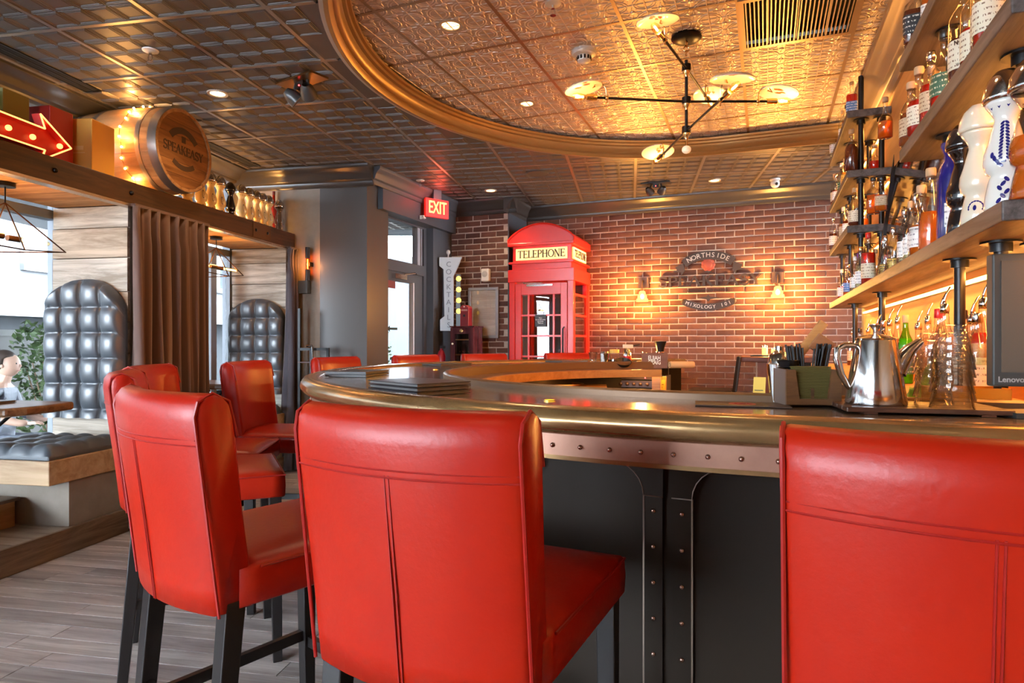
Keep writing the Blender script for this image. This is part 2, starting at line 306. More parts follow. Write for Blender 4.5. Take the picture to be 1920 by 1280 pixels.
def tin_material(name, cols, cell, style):
    """pressed ceiling panel: relief by bump on the panel's own cells"""
    m = mat(name, cols[0], .42 if style == 'tin' else .42, metal=.45 if style == 'tin' else .25, spec=.6); nt = m.node_tree; N = nt.nodes; L = nt.links; b = N['Principled BSDF']
    tc = N.new('ShaderNodeTexCoord'); mp = N.new('ShaderNodeMapping'); mp.inputs['Scale'].default_value = (1 / cell, 1 / cell, 1); mp.inputs['Location'].default_value = (8, 8, 0); L.new(tc.outputs['Object'], mp.inputs[0])
    fr = N.new('ShaderNodeVectorMath'); fr.operation = 'FRACTION'; L.new(mp.outputs[0], fr.inputs[0])
    sb = N.new('ShaderNodeVectorMath'); sb.operation = 'SUBTRACT'; sb.inputs[1].default_value = (.5, .5, 0); L.new(fr.outputs[0], sb.inputs[0])
    ab = N.new('ShaderNodeVectorMath'); ab.operation = 'ABSOLUTE'; L.new(sb.outputs[0], ab.inputs[0])
    sx = N.new('ShaderNodeSeparateXYZ'); L.new(ab.outputs[0], sx.inputs[0])
    def math_(op, a, b_=None):
        n = N.new('ShaderNodeMath'); n.operation = op
        for i, t in enumerate((a, b_)):
            if t is None: continue
            if isinstance(t, (int, float)): n.inputs[i].default_value = t
            else: L.new(t, n.inputs[i])
        return n.outputs[0]
    X, Y = sx.outputs[0], sx.outputs[1]
    if style == 'tin':
        # rope border, a ring in each corner and a rosette in the middle
        mxx = math_('MAXIMUM', X, Y); border = math_('GREATER_THAN', mxx, .455)
        d2 = math_('SQRT', math_('ADD', math_('POWER', math_('SUBTRACT', X, .5), 2), math_('POWER', math_('SUBTRACT', Y, .5), 2)))
        ring = math_('LESS_THAN', math_('ABSOLUTE', math_('SUBTRACT', d2, .33)), .035)
        ring2 = math_('LESS_THAN', math_('ABSOLUTE', math_('SUBTRACT', d2, .23)), .02)
        d0 = math_('SQRT', math_('ADD', math_('POWER', X, 2), math_('POWER', Y, 2)))
        dot = math_('LESS_THAN', d0, .06); pet = math_('LESS_THAN', math_('ABSOLUTE', math_('SUBTRACT', d0, math_('ADD', .14, math_('MULTIPLY', .07, math_('SINE', math_('MULTIPLY', 8, math_('ARCTAN2', Y, X))))))), .022)
        diag = math_('LESS_THAN', math_('ABSOLUTE', math_('SUBTRACT', X, Y)), .02)
        h = math_('ADD', math_('MULTIPLY', border, 1.4), math_('ADD', ring, math_('ADD', ring2, math_('ADD', dot, math_('ADD', pet, math_('MULTIPLY', diag, .6))))))
        dist = .014
    else:
        # nested squares
        mxx = math_('MAXIMUM', X, Y)
        a = math_('GREATER_THAN', mxx, .43); c = math_('GREATER_THAN', mxx, .36); d = math_('GREATER_THAN', mxx, .29)
        h = math_('ADD', a, math_('ADD', math_('MULTIPLY', c, -.5), math_('MULTIPLY', d, .6))); dist = .016
    bp = N.new('ShaderNodeBump'); bp.inputs['Strength'].default_value = .9; bp.inputs['Distance'].default_value = dist; L.new(h, bp.inputs['Height']); L.new(bp.outputs[0], b.inputs['Normal'])
    nz = N.new('ShaderNodeTexNoise'); nz.inputs['Scale'].default_value = 3; L.new(tc.outputs['Object'], nz.inputs['Vector'])
    mx = N.new('ShaderNodeMix'); mx.data_type = 'RGBA'; mx.inputs[6].default_value = (*cols[0], 1); mx.inputs[7].default_value = (*cols[1], 1); L.new(nz.outputs['Fac'], mx.inputs[0]); L.new(mx.outputs[2], b.inputs['Base Color'])
    return m
M_dark_tile = tin_material('dark_ceiling_panel', [(.105, .088, .078), (.135, .115, .10)], .1525, 'nest')
M_tin_tile = tin_material('bronze_tin_panel', [(.72, .60, .52), (.64, .50, .41)], .1525, 'tin')

# ================================================================== floor
fl = MB().bb(-8, 8, -4, 12, -.12, -.004).build('floor', M_floorgap); struct(fl); fl.rotation_euler[2] = -AR
base = MB().bb(-3.24, 6, -3.4, 9.4, -.003, -.0025)
rng = random.Random(3)
row = 0; q = 1.35; pl_meshes = {}
def plank_mesh(l):
    k = round(l, 2)
    if k not in pl_meshes:
        pl_meshes[k] = with_mat(MB().bb(-k / 2 + .002, k / 2 - .002, -.0512, .0512, -.004, 0).mesh('plank'), M_floor)
    return pl_meshes[k]
nplank = 0
while q < 7.6:
    p = -3.24 - rng.random() * .6
    pmax = .5 if q < 3 else -.6
    while p < pmax:
        l = rng.choice([.6, .8, .9, 1.0, 1.2])
        a, b_ = p, p + l
        if b_ > -3.2 and nplank < 300:
            inst(plank_mesh(l), 'plank', fl, ((a + b_) / 2, q, 0)); nplank += 1
        p += l
    q += .107; row += 1
rest = MB()
for (p0, p1, q0, q1) in ((-3.24, 6, -3.4, 1.29), (.5, 6, 1.29, 9.4), (-.6, .5, 3, 9.4)): rest.bb(p0, p1, q0, q1, -.005, -.0015)
ro = rest.build('plank_floor_beyond', M_floor, fl); ro['kind'] = 'stuff'

# ================================================================== dark ceiling with the oval opening
OU, OV, OR_ = -.28, 3.75, 2.10      # oval: half circle centre and radius, straight sides running to the shelf wall
def in_oval(X, Y, grow=0):
    u, v = uv_of(X, Y)
    if u > .757: return False
    if u >= OU: return abs(v - OV) < OR_ + grow
    return (u - OU) ** 2 + (v - OV) ** 2 < (OR_ + grow) ** 2
def oval_path(R, n=64):
    out = []
    out.append(((*BP(.76, OV + R),), (sin(AB), cos(AB))))
    for i in range(n + 1):
        a = pi / 2 + pi * i / n; nx, ny = cos(a), sin(a)
        out.append((BP(OU + R * nx, OV + R * ny), BP(nx, ny)))
    out.append((BP(.76, OV - R), (-sin(AB), -cos(AB))))
    return out
ceil_ = struct(bpy.data.objects.new('ceiling', None)); C.objects.link(ceil_)
T = .6096
p_off, q_off = RP(0, 0)
# a grid corner seen at pixel (299,40) fixes the phase of the grid
d0 = 1.66 * 1190 / (640 - 35.3); X0 = PX(295.6, d0)
gp0 = X0 * cos(AR) - d0 * sin(AR); gq0 = X0 * sin(AR) + d0 * cos(AR)
cut = MB(); pth = [a for a, b_ in oval_path(OR_ + .02)]
cutter = MB().prism(pth, CEIL - .1, CEIL + .2).build('cutter', None)
def cell_relief(mb, x_, y_, c_, dz=0):
    rings = [(.5, .004), (.468, .004), (.460, .0005), (.442, .0005), (.434, .004), (.398, .004), (.390, .001), (.374, .001), (.366, .004), (.31, .004), (.300, .002)]
    vs_ = []; fs = []
    for k, (r, z) in enumerate(rings): vs_ += [(x_ + sx_ * r * c_, y_ + sy * r * c_, z + dz) for sx_, sy in ((-1, -1), (1, -1), (1, 1), (-1, 1))]
    for k in range(len(rings) - 1):
        for a in range(4): b2 = (a + 1) % 4; fs.append((k * 4 + a, k * 4 + 4 + a, k * 4 + 4 + b2, k * 4 + b2))
    n_ = (len(rings) - 1) * 4; fs.append((n_, n_ + 3, n_ + 2, n_ + 1)); mb.add(vs_, fs)
def dark_panel():
    mb = MB(); h_ = T / 2 - .012; mb.bb(-h_, h_, -h_, h_, .004, .02); c_ = 2 * h_ / 4
    for i in range(4):
        for j in range(4): cell_relief(mb, -h_ + (i + .5) * c_, -h_ + (j + .5) * c_, c_)
    return mb
tile_me = with_mat(dark_panel().mesh('ceiling_panel'), M_dark_tile)
flat_me = with_mat(MB().bb(-T / 2 + .012, T / 2 - .012, -T / 2 + .012, T / 2 - .012, 0, .02).mesh('ceiling_panel'), M_dark_tile)
cells = []
for i in range(-6, 14):
    for j in range(-11, 12):
        pc, qc = gp0 + (i + .5) * T, gq0 + (j + .5) * T
        X, Y = RP(pc, qc)
        if pc < -4.0 or pc > 6.4 or qc < -3.6 or qc > 8.9: continue
        u, v = uv_of(X, Y)
        if v > 7.9: continue
        cs = [in_oval(*RP(pc + a * T / 2, qc + b_ * T / 2), .03) for a in (-1, -.5, 0, .5, 1) for b_ in (-1, -.5, 0, .5, 1)]
        if all(cs): continue
        cells.append((pc, qc, any(cs), Y))
seen = [c for c in cells if c[3] > .6]; unseen_cells = [c for c in cells if c[3] <= .6]
for pc, qc, cutit, Y in seen:
    o = inst(flat_me if cutit else tile_me, 'ceiling_panel', ceil_, R3(pc, qc, CEIL), (0, 0, -AR))
    if cutit:
        bm_ = o.modifiers.new('b', 'BOOLEAN'); bm_.operation = 'DIFFERENCE'; bm_.object = cutter; bm_.solver = 'EXACT'
bpy.context.view_layer.update(); dg = bpy.context.evaluated_depsgraph_get()
for o in [o for o in ceil_.children if o.modifiers]:
    me = bpy.data.meshes.new_from_object(o.evaluated_get(dg)); o.modifiers.clear(); o.data = me; me.name = 'ceiling_panel'
    if len(me.polygons) == 0: bpy.data.objects.remove(o); continue
    rel = MB(); h_ = T / 2 - .012; c_ = 2 * h_ / 4; lx, ly = o.location.x, o.location.y
    for i in range(4):
        for j in range(4):
            x_, y_ = -h_ + (i + .5) * c_, -h_ + (j + .5) * c_
            w2 = lambda a, b2: (lx + a * cos(AR) + b2 * sin(AR), ly - a * sin(AR) + b2 * cos(AR))
            if any(in_oval(*w2(x_ + sx_ * c_ / 2, y_ + sy * c_ / 2), .03) for sx_ in (-1, 0, 1) for sy in (-1, 0, 1)): continue
            cell_relief(rel, x_, y_, c_, -.0042)
    if rel.v:
        bmx = bmesh.new(); bmx.from_mesh(me); tm = rel.mesh('t'); bmx.from_mesh(tm); bmx.to_mesh(me); bmx.free(); bpy.data.meshes.remove(tm)
bpy.data.objects.remove(cutter)
rb = MB()
for pc, qc, cutit, Y in unseen_cells:
    if not cutit: rb.box(R3(pc, qc, CEIL + .01), (T - .024, T - .024, .02), -AR)
o = rb.build('ceiling_panels_behind', M_dark_tile, ceil_); o['kind'] = 'stuff'
# T-bars, cut where the oval is
def bars(fixed, along_q):
    lo, hi = (-3.4, 8.8) if along_q else (-3.95, 6.2)
    t = lo; start = None; step = .03
    while t <= hi + step:
        X, Y = RP(fixed, t) if along_q else RP(t, fixed)
        u, v = uv_of(X, Y)
        ok = t <= hi and not in_oval(X, Y, .04) and v < 7.55 and not (u > .80 and v < 6)
        if ok and start is None: start = t
        if not ok and start is not None:
            a, b_ = start, t - step
            if b_ - a > .05 and max(RP(fixed, b_)[1] if along_q else RP(b_, fixed)[1], RP(fixed, a)[1] if along_q else RP(a, fixed)[1]) > .8:
                mb = MB()
                if along_q: mb.bb(-.012, .012, a - (a + b_) / 2, b_ - (a + b_) / 2, -.002, .022)
                else: mb.bb(a - (a + b_) / 2, b_ - (a + b_) / 2, -.012, .012, -.0022, .0218)
                mid = (a + b_) / 2
                mb.build('ceiling_bar', M_grid, ceil_, R3(fixed, mid, CEIL) if along_q else R3(mid, fixed, CEIL), -AR)
            start = None
        t += step
for i in range(-6, 15):
    p = gp0 + i * T
    if -4.0 < p < 6.2: bars(p, True)
for j in range(-11, 13):
    q = gq0 + j * T
    if -3.4 < q < 8.8: bars(q, False)
# void above the panels
struct(MB().bb(-9, 9, -5, 13, CEIL + .5, CEIL + .6).build('ceiling_slab', M_darkgrey))
# gold moulding round the oval, its upright and the tin panels above
trim = struct(bpy.data.objects.new('trim_1', None)); C.objects.link(trim)
M_gold = mat('gold_moulding', (.40, .245, .09), .33, metal=.45, noise=(2, (.33, .19, .065), 1))
M_cream = mat('cream_edge', (.62, .55, .47), .45)
P0 = oval_path(OR_)
MB().sweep(P0, [(.035, -.012 + CEIL), (.035, .012 + CEIL), (.010, .012 + CEIL), (.010, -.012 + CEIL)]).build('edge_bead', M_cream, trim)
prof = [(.010, CEIL - .010), (.012, CEIL - .018), (-.012, CEIL - .020), (-.020, CEIL - .010), (-.032, CEIL + .000), (-.030, CEIL + .012), (-.050, CEIL + .020), (-.066, CEIL + .045), (-.070, CEIL + .062), (-.088, CEIL + .068), (-.092, CEIL + .084), (-.108, CEIL + .09), (-.112, CEIL + .105), (.02, CEIL + .105)]
MB().sweep(P0, prof).build('gold_moulding', M_gold, trim)
MB().sweep(P0, [(.0, CEIL + .10), (.02, CEIL + .10), (.02, CEIL + .34), (.0, CEIL + .34)]).build('recess_side', M_cream, trim)
tin_ = struct(bpy.data.objects.new('ceiling_tin', None)); C.objects.link(tin_)
u0, v0 = -.14, 3.53
tin_mb = MB().bb(-T / 2 + .010, T / 2 - .010, -T / 2 + .010, T / 2 - .010, 0, .02)
M_emboss = mat('lit_relief', (.92, .80, .70), .30, metal=.55); emb = MB()  # highlight put into the colour: raised pattern paler than its panel
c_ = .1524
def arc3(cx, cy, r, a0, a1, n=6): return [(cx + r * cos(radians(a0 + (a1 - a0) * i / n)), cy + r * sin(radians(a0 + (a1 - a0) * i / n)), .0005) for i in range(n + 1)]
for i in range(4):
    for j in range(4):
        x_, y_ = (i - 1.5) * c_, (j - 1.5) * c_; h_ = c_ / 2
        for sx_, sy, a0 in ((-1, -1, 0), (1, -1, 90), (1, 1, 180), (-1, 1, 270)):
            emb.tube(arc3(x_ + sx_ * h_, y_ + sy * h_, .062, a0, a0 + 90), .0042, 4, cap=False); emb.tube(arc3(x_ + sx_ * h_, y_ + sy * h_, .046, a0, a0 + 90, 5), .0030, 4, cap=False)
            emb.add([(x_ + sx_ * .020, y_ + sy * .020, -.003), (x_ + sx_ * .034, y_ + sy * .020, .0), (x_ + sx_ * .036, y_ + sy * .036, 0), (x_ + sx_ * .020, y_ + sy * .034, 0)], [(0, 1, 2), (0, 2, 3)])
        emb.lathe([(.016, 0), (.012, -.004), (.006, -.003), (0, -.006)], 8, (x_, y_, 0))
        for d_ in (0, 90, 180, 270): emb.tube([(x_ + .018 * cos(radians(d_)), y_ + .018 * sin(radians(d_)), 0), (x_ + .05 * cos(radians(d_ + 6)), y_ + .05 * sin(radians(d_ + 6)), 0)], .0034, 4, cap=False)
for j in range(1, 4): tin_mb.tube([(-T / 2 + .01, (j - 2) * c_, 0), (T / 2 - .01, (j - 2) * c_, 0)], .0028, 4, cap=False)
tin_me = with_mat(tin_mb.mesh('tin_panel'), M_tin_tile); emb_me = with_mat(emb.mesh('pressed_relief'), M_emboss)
for i in range(-5, 3):
    for j in range(-5, 5):
        uc, vc = u0 + (i + .5) * T, v0 + (j + .5) * T
        if not any(in_oval(*BP(uc + a * T / 2, vc + b_ * T / 2), .05) for a in (-1, 0, 1) for b_ in (-1, 0, 1)): continue
        if i == 0 and j == 0: continue       # the air grille takes this place
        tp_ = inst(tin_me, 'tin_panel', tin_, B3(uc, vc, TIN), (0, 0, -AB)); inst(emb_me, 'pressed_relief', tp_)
M_tbar = mat('bronze_bar', (.44, .29, .17), .32, metal=.65)
for i in range(-4, 3):
    MB().bb(-.010, .010, -2.2, 2.2, -.004, .02).build('tin_bar', M_tbar, tin_, B3(u0 + i * T, OV, TIN), -AB)
for j in range(-3, 4):
    MB().bb(-1.7, 1.5, -.010, .010, -.0042, .0198).build('tin_bar', M_tbar, tin_, B3(-.6, v0 + j * T, TIN), -AB)
# raised ribs that divide every tin panel into small squares
for i in range(-4, 2):
    for k in (1, 2, 3): MB().tube([(0, -2.15, 0), (0, 2.15, 0)], .004, 6).build('tin_rib', M_tin_tile, tin_, B3(u0 + (i + k / 4) * T, OV, TIN), -AB)
# air grille
gr = thing('air_grille', 'square bronze air grille of fine bars set in the tin ceiling', 'vent', B3(u0 + T / 2, v0 + T / 2, TIN - .004), -AB)
h = T / 2
f = MB()
for a in (-1, 1): f.bb(a * h - a * .03 if a > 0 else -h, a * h if a > 0 else -h + .03, -h, h, -.006, .012); f.bb(-h + .03, h - .03, a * h - .03 if a > 0 else -h, a * h if a > 0 else -h + .03, -.006, .012)
f.build('frame', M_tbar, gr); MB().bb(-h, h, -h, h, .05, .055).build('backing', mat('void', (.01, .008, .006), .9), gr)
slat_me = with_mat(MB().bb(-.0035, .0035, -h + .03, h - .03, -.005, .03).mesh('slat'), mat('grille_slat', (.55, .43, .34), .35, metal=.6))
for k in range(26): inst(slat_me, 'slat', gr, (-h + .04 + k * (2 * h - .08) / 25, 0, 0))

# ================================================================== walls
def crown(name, a, b_, side, z=None, size=.15, depth=.12, m=None):
    """crown moulding along a->b in plan, projecting to the left of the direction when side=1"""
    z = z or CEIL; ax, ay = a; bx, by = b_; l = sqrt((bx - ax) ** 2 + (by - ay) ** 2); nx, ny = -(by - ay) / l * side, (bx - ax) / l * side
    k, d = size, depth
    prof = [(0, z), (d, z), (d, z - .12 * k), (d * .92, z - .2 * k), (d * .75, z - .27 * k), (d * .55, z - .45 * k), (d * .42, z - .66 * k), (d * .38, z - .7 * k), (d * .22, z - .76 * k), (d * .2, z - .9 * k), (d * .1, z - k), (0, z - k)]
    o = MB().sweep([(a, (nx, ny)), (b_, (nx, ny))], prof).build(name, m or M_crown); return struct(o)
BZ = 7.47       # brick wall plane in v
LZ = 6.88       # nearer brick pier left of the phone box
brick_me = []
for k in range(8):
    r_ = random.Random(k); b = bmesh.new(); bmesh.ops.create_cube(b, size=1)
    for v in b.verts: v.co = Vector((v.co.x * .1925, v.co.y * .03, v.co.z * .0575)) + Vector((r_.uniform(-.003, .003), 0, r_.uniform(-.002, .002)))
    ed = [e for e in b.edges if all(v.co.y < 0 for v in e.verts)]
    bmesh.ops.bevel(b, geom=ed, offset=.006, segments=2, affect='EDGES', profile=.6)
    for f_ in b.faces: f_.smooth = True
    me = bpy.data.meshes.new('brick'); b.to_mesh(me); b.free(); me.materials.append(M_brick); brick_me.append(me)
def brick_wall(name, u_a, u_b, v, z_a, z_b, limit, score=None, back=.3):
    w = struct(MB().bb(u_a, u_b, 0, back, -0.0, CEIL).build(name, M_mortar, None, B3(0, v, 0), -AB))
    r_ = random.Random(11); lst = []
    n0 = int(z_a / .0687)
    for c in range(n0, int(z_b / .0687) + 1):
        zc = (c + .5) * .0687
        u = u_a - (.1015 if c % 2 else 0)
        while u < u_b:
            a, b_ = max(u, u_a), min(u + .203, u_b)
            if b_ - a > .05: lst.append(((a + b_) / 2, zc, (b_ - a) / .203))
            u += .203
    if score: lst.sort(key=score)
    stuff = MB()
    for i, (uc, zc, sx_) in enumerate(lst):
        dy = r_.uniform(-.004, .003)
        if i < limit:
            inst(r_.choice(brick_me), 'brick', w, (uc + r_.uniform(-.002, .002), .009 + dy, zc + r_.uniform(-.0015, .0015)), (0, r_.uniform(-.006, .006), 0), (sx_, 1, 1))
        else: stuff.bb(uc - .0965 * sx_, uc + .0965 * sx_, -.006 + dy, .01, zc - .029, zc + .029)
    if stuff.v: o = stuff.build('bricks_beyond', M_brick, w); o['kind'] = 'stuff'
    return w
brick_wall('wall_back', -2.86, 3.2, BZ, .35, CEIL - .12, 300, score=lambda t: (0 if (.62 < t[1] < 2.75 and -2.0 < t[0] < .62) else 1, -t[1]))
brick_wall('wall_back_left', -3.56, -2.80, LZ, .35, CEIL - .12, 300, back=.6)
crown('trim_2', BP(-2.78, BZ - .012), BP(3.2, BZ - .012), -1, size=.16, depth=.13)
crown('trim_3', BP(-3.6, LZ - .012), BP(-2.68, LZ - .012), -1, size=.16, depth=.13)
crown('trim_4', BP(-2.80, LZ - .142), BP(-2.80, BZ), -1, size=.16, depth=.12)
# shelf wall on the right
struct(MB().bb(0, .25, -3.5, 6.0, 0, TIN + .3).build('wall_right', M_backpanel, None, B3(.757, 0, 0), -AB))
struct(MB().bb(0, .012, 0, .62, 0, CEIL).build('wall_return', M_darkgrey, None, B3(-2.80, LZ - .01, 0), -AB))
struct(MB().bb(0, 3, -.12, 0, 0, CEIL).build('wall_passage', M_darkgrey, None, B3(.757, 6.12, 0), -AB))
M_crown_warm = mat('crown_bronze', (.30, .22, .15), .35, metal=.3)
crown('trim_5', BP(.757, -1), BP(.757, 6.0), 1, z=TIN, size=.20, depth=.16, m=M_crown_warm)
# entry wall: dark bulkhead, door and transom
struct(MB().bb(-.16, 0, 0, 1.7, CEIL - .36, CEIL).build('wall_bulkhead', M_darkgrey, None, B3(-3.48, 5.3, 0), -AB))
struct(MB().bb(-.12, 0, 6.42, LZ + .1, 0, CEIL).build('wall_entry', M_darkgrey, None, B3(-3.54, 0, 0), -AB))
crown('trim_6', BP(-3.48, 5.1), BP(-3.48, 6.9), -1, size=.16, depth=.10, m=M_darkgrey)
# column left of the door
c1 = RP(-2.96, 5.70); c2 = BP(-3.54, 5.117); c3 = BP(-3.54, 5.485); c4 = BP(-4.1, 5.485); c5 = RP(-2.96, 6.3)
struct(MB().prism([c1, c2, c3, c4, c5], 0, CEIL).build('wall_column', mat('column_paint', (.075, .065, .06), .33, spec=.6)))
struct(MB().bb(-4.0, -2.96, 5.70, 6.3, 0, CEIL).build('wall_pier', M_concrete, None, (0, 0, 0), -AR))
M_crown_l = mat('crown_left', (.05, .043, .038), .28, spec=.7)
crown('trim_7', RP(-4.0, 5.70), RP(-2.40, 5.70), -1, size=.18, depth=.16, m=M_crown_l)
# left window wall: sill, head, mullions, panes
WP = -3.84
wl = struct(MB().bb(-.2, 0, -3.4, 6.3, 2.84, CEIL).build('wall_left', M_darkgrey, None, R3(WP, 0, 0), -AR))
struct(MB().bb(-.2, 0, -3.4, 6.3, 0, .30).build('wall_left_sill', M_darkgrey, None, R3(WP, 0, 0), -AR))
crown('trim_8', RP(WP, -3.4), RP(WP, 5.72), -1, size=.11, depth=.20, m=M_crown_l)
wins = [(-3.3, -1.6), (-1.6, .1), (.1, 1.72), (1.72, 3.76), (3.80, 5.66)]
for n, (a, b_) in enumerate(wins):
    w = struct(bpy.data.objects.new('window_%d' % (n + 1), None)); C.objects.link(w); w.location = R3(WP - .06, 0, 0); w.rotation_euler = (0, 0, -AR)
    f = MB()
    for qq in (a + .03, b_ - .03): f.bb(-.04, .04, qq - .03, qq + .03, .30, 2.84)
    for zz in (.33, 2.10, 2.835): f.bb(-.04, .04, a, b_, zz - .03, zz + .03)
    if n == 4: f.bb(-.04, .04, 5.32, 5.40, .3, 2.1); f.bb(-.05, .05, 5.0, 5.06, .3, 2.1)
    f.build('window_frame', M_window_frame, w)
    MB().bb(-.004, .004, a + .06, b_ - .06, .36, 2.07).build('pane', M_pane, w)
    MB().bb(-.004, .004, a + .06, b_ - .06, 2.13, 2.81).build('pane', M_pane, w)
# rest of the room behind the camera
struct(MB().bb(-2.2, 8, -.15, 0, 0, CEIL).bb(-4, -2.2, -.15, 0, 0, .25).bb(-4, -2.2, -.15, 0, 2.75, CEIL).build('wall_near', mat('cream_wall', (.50, .40, .31), .7), None, R3(0, -3.4, 0), -AR))
for n, (a, b_) in enumerate(((-3.84, -2.2),)):
    w = struct(bpy.data.objects.new('window_%d' % (n + 6), None)); C.objects.link(w); w.location = R3(0, -3.45, 0); w.rotation_euler = (0, 0, -AR)
    MB().bb(a, a + .06, -.04, .04, .25, 2.75).bb(b_ - .06, b_, -.04, .04, .25, 2.75).bb(a + .06, b_ - .06, -.04, .04, .25, .31).bb(a + .06, b_ - .06, -.04, .04, 2.69, 2.75).build('window_frame', M_window_frame, w)
    MB().bb(a + .06, b_ - .06, -.004, .004, .31, 2.69).build('pane', M_pane, w)
# black slot vents and loudspeaker discs in the dark ceiling
def ceil_at(x, y, z=None):
    z = (z or CEIL) - CH; d = z * 1190 / (640 - y); return PX(x, d), d
for (qa, qb, lab) in ((2.55, 3.62, 'long black slot vent in the ceiling above the arrow sign'), (4.55, 5.45, 'long black slot vent in the ceiling above the row of decanters')):
    t = thing('slot_vent', lab, 'vent', R3(-3.50, (qa + qb) / 2, CEIL - .003), -AR, 'slot vents')
    l = (qb - qa) / 2
    MB().bb(-.05, .05, -l, l, 0, .004).build('slot', mat('slot_black', (.006, .006, .006), .8), t)
    fm = MB().bb(-.06, -.05, -l - .01, l + .01, -.003, .004).bb(.05, .06, -l - .01, l + .01, -.003, .004).bb(-.05, .05, l, l + .01, -.003, .004).bb(-.05, .05, -l - .01, -l, -.003, .004)
    fm.build('frame', M_blackmetal, t); MB().bb(-.004, .004, -l, l, -.002, .003).build('divider', M_blackmetal, t)
# ================================================================== the bar
BU, BV, BR = -.12, 3.78, 2.35
BT = 1.075                       # bar top height
UE = -.70                        # the far arm ends here
def bar_path(R, cv=0, u_end=.74, a_end=None, n=56, du=0, u_to=None):
    """from the shelf wall along the straight near arm, round the left end, to the far end; normals point outwards"""
    a_end = a_end or math.degrees(math.acos((UE - BU) / R))
    out = [(BP(u_end, BV + cv - R), BP(0, -1))]
    k = 5
    for i in range(1, k): out.append((BP(u_end + (BU - u_end) * i / k, BV + cv - R), BP(0, -1)))
    for i in range(n + 1):
        a = radians(270 + (a_end - 270) * i / n); out.append((BP(BU + R * cos(a), BV + cv + R * sin(a)), BP(cos(a), sin(a))))
    return out
def band(name, outer, inner, z0, z1, m, parent):
    mb = MB(); n = len(outer); vs_ = []
    for (o, _), (i, _) in zip(outer, inner): vs_ += [(*o, z0), (*i, z0), (*i, z1), (*o, z1)]
    fs = []
    for k in range(n - 1):
        for a in range(4): b_ = (a + 1) % 4; fs.append((k * 4 + a, k * 4 + b_, k * 4 + 4 + b_, k * 4 + 4 + a))
    fs += [(0, 1, 2, 3), tuple((n - 1) * 4 + a for a in (3, 2, 1, 0))]
    mb.add(vs_, fs); return mb.build(name, m, parent)
bar = thing('bar_counter', 'horseshoe bar with grey metal top, rounded bronze rail and dark riveted front', 'bar counter', (0, 0, 0))
IN_R, IN_C = 1.54, -.21
outer, inner = bar_path(BR - .075), bar_path(IN_R, IN_C)
band('bar_top', outer, inner, BT - .045, BT - .012, M_zinc, bar)
rail_prof = [(-.088, BT - .016), (-.085, BT - .008), (-.080, BT + .001), (-.070, BT + .006), (-.060, BT + .004), (-.046, BT + .008), (-.028, BT + .008), (-.011, BT + .001), (0, BT - .016), (.004, BT - .032), (-.004, BT - .048), (-.020, BT - .058), (-.034, BT - .062), (-.088, BT - .062)]
MB().sweep(bar_path(BR), rail_prof).build('rail', M_rail, bar)
MB().sweep(bar_path(BR - .045), [(0, BT - .062), (0, BT - .118), (-.01, BT - .124), (-.03, BT - .124), (-.03, BT - .062)]).build('rivet_band', M_band, bar)
MB().sweep(bar_path(BR - .045), [(.004, BT - .116), (.004, BT - .126), (-.02, BT - .126), (-.02, BT - .116)]).build('band_edge', M_rail, bar)
lip = [(.03, BT - .02), (.03, BT + .006), (.022, BT + .012), (.002, BT + .012), (-.006, BT + .004), (-.006, BT - .045), (.03, BT - .045)]
MB().sweep(bar_path(IN_R, IN_C), lip).build('inner_lip', mat('lip_bronze', (.16, .085, .04), .42, metal=.35), bar)
DR = BR - .28
MB().sweep(bar_path(DR), [(0, .0), (0, BT - .06), (-.03, BT - .06), (-.03, 0)]).build('front', M_die, bar)
MB().sweep(bar_path(DR), [(.004, BT - .30 + .13), (.012, BT - .30 + .14), (.012, BT - .1), (.004, BT - .1)], smooth=False).build('front_top_rail', M_die, bar)
MB().sweep(bar_path(DR), [(.002, 0), (.016, 0), (.016, .14), (.002, .15)], smooth=False).build('kickplate', M_die, bar)
band('inner_side', bar_path(IN_R + .03, IN_C), bar_path(IN_R, IN_C), 0, BT - .045, M_die, bar)
# rivets along the band
riv = with_mat(MB().ball((0, 0, 0), .0062, 10, 6).mesh('rivet'), mat('rivet', (.42, .26, .20), .25, metal=.9))
def along(R, step, cv=0, a_end=110):
    p = bar_path(R, cv, n=400, a_end=a_end); out = []; acc = 0; last = p[0][0]
    for (xy, n_) in p:
        acc += sqrt((xy[0] - last[0]) ** 2 + (xy[1] - last[1]) ** 2); last = xy
        if acc >= step: out.append((xy, n_)); acc = 0
    return out
# straight part resampled
def along_all(R, step):
    pts = []; u = .70
    while u > BU: pts.append((BP(u, BV - R), BP(0, -1))); u -= step
    a = 270
    while a > 110: pts.append((BP(BU + R * cos(radians(a)), BV + R * sin(radians(a))), BP(cos(radians(a)), sin(radians(a))))); a -= math.degrees(step / R)
    return pts
for (xy, n_) in along_all(BR - .044, .075): inst(riv, 'rivet', bar, (*xy, BT - .092))
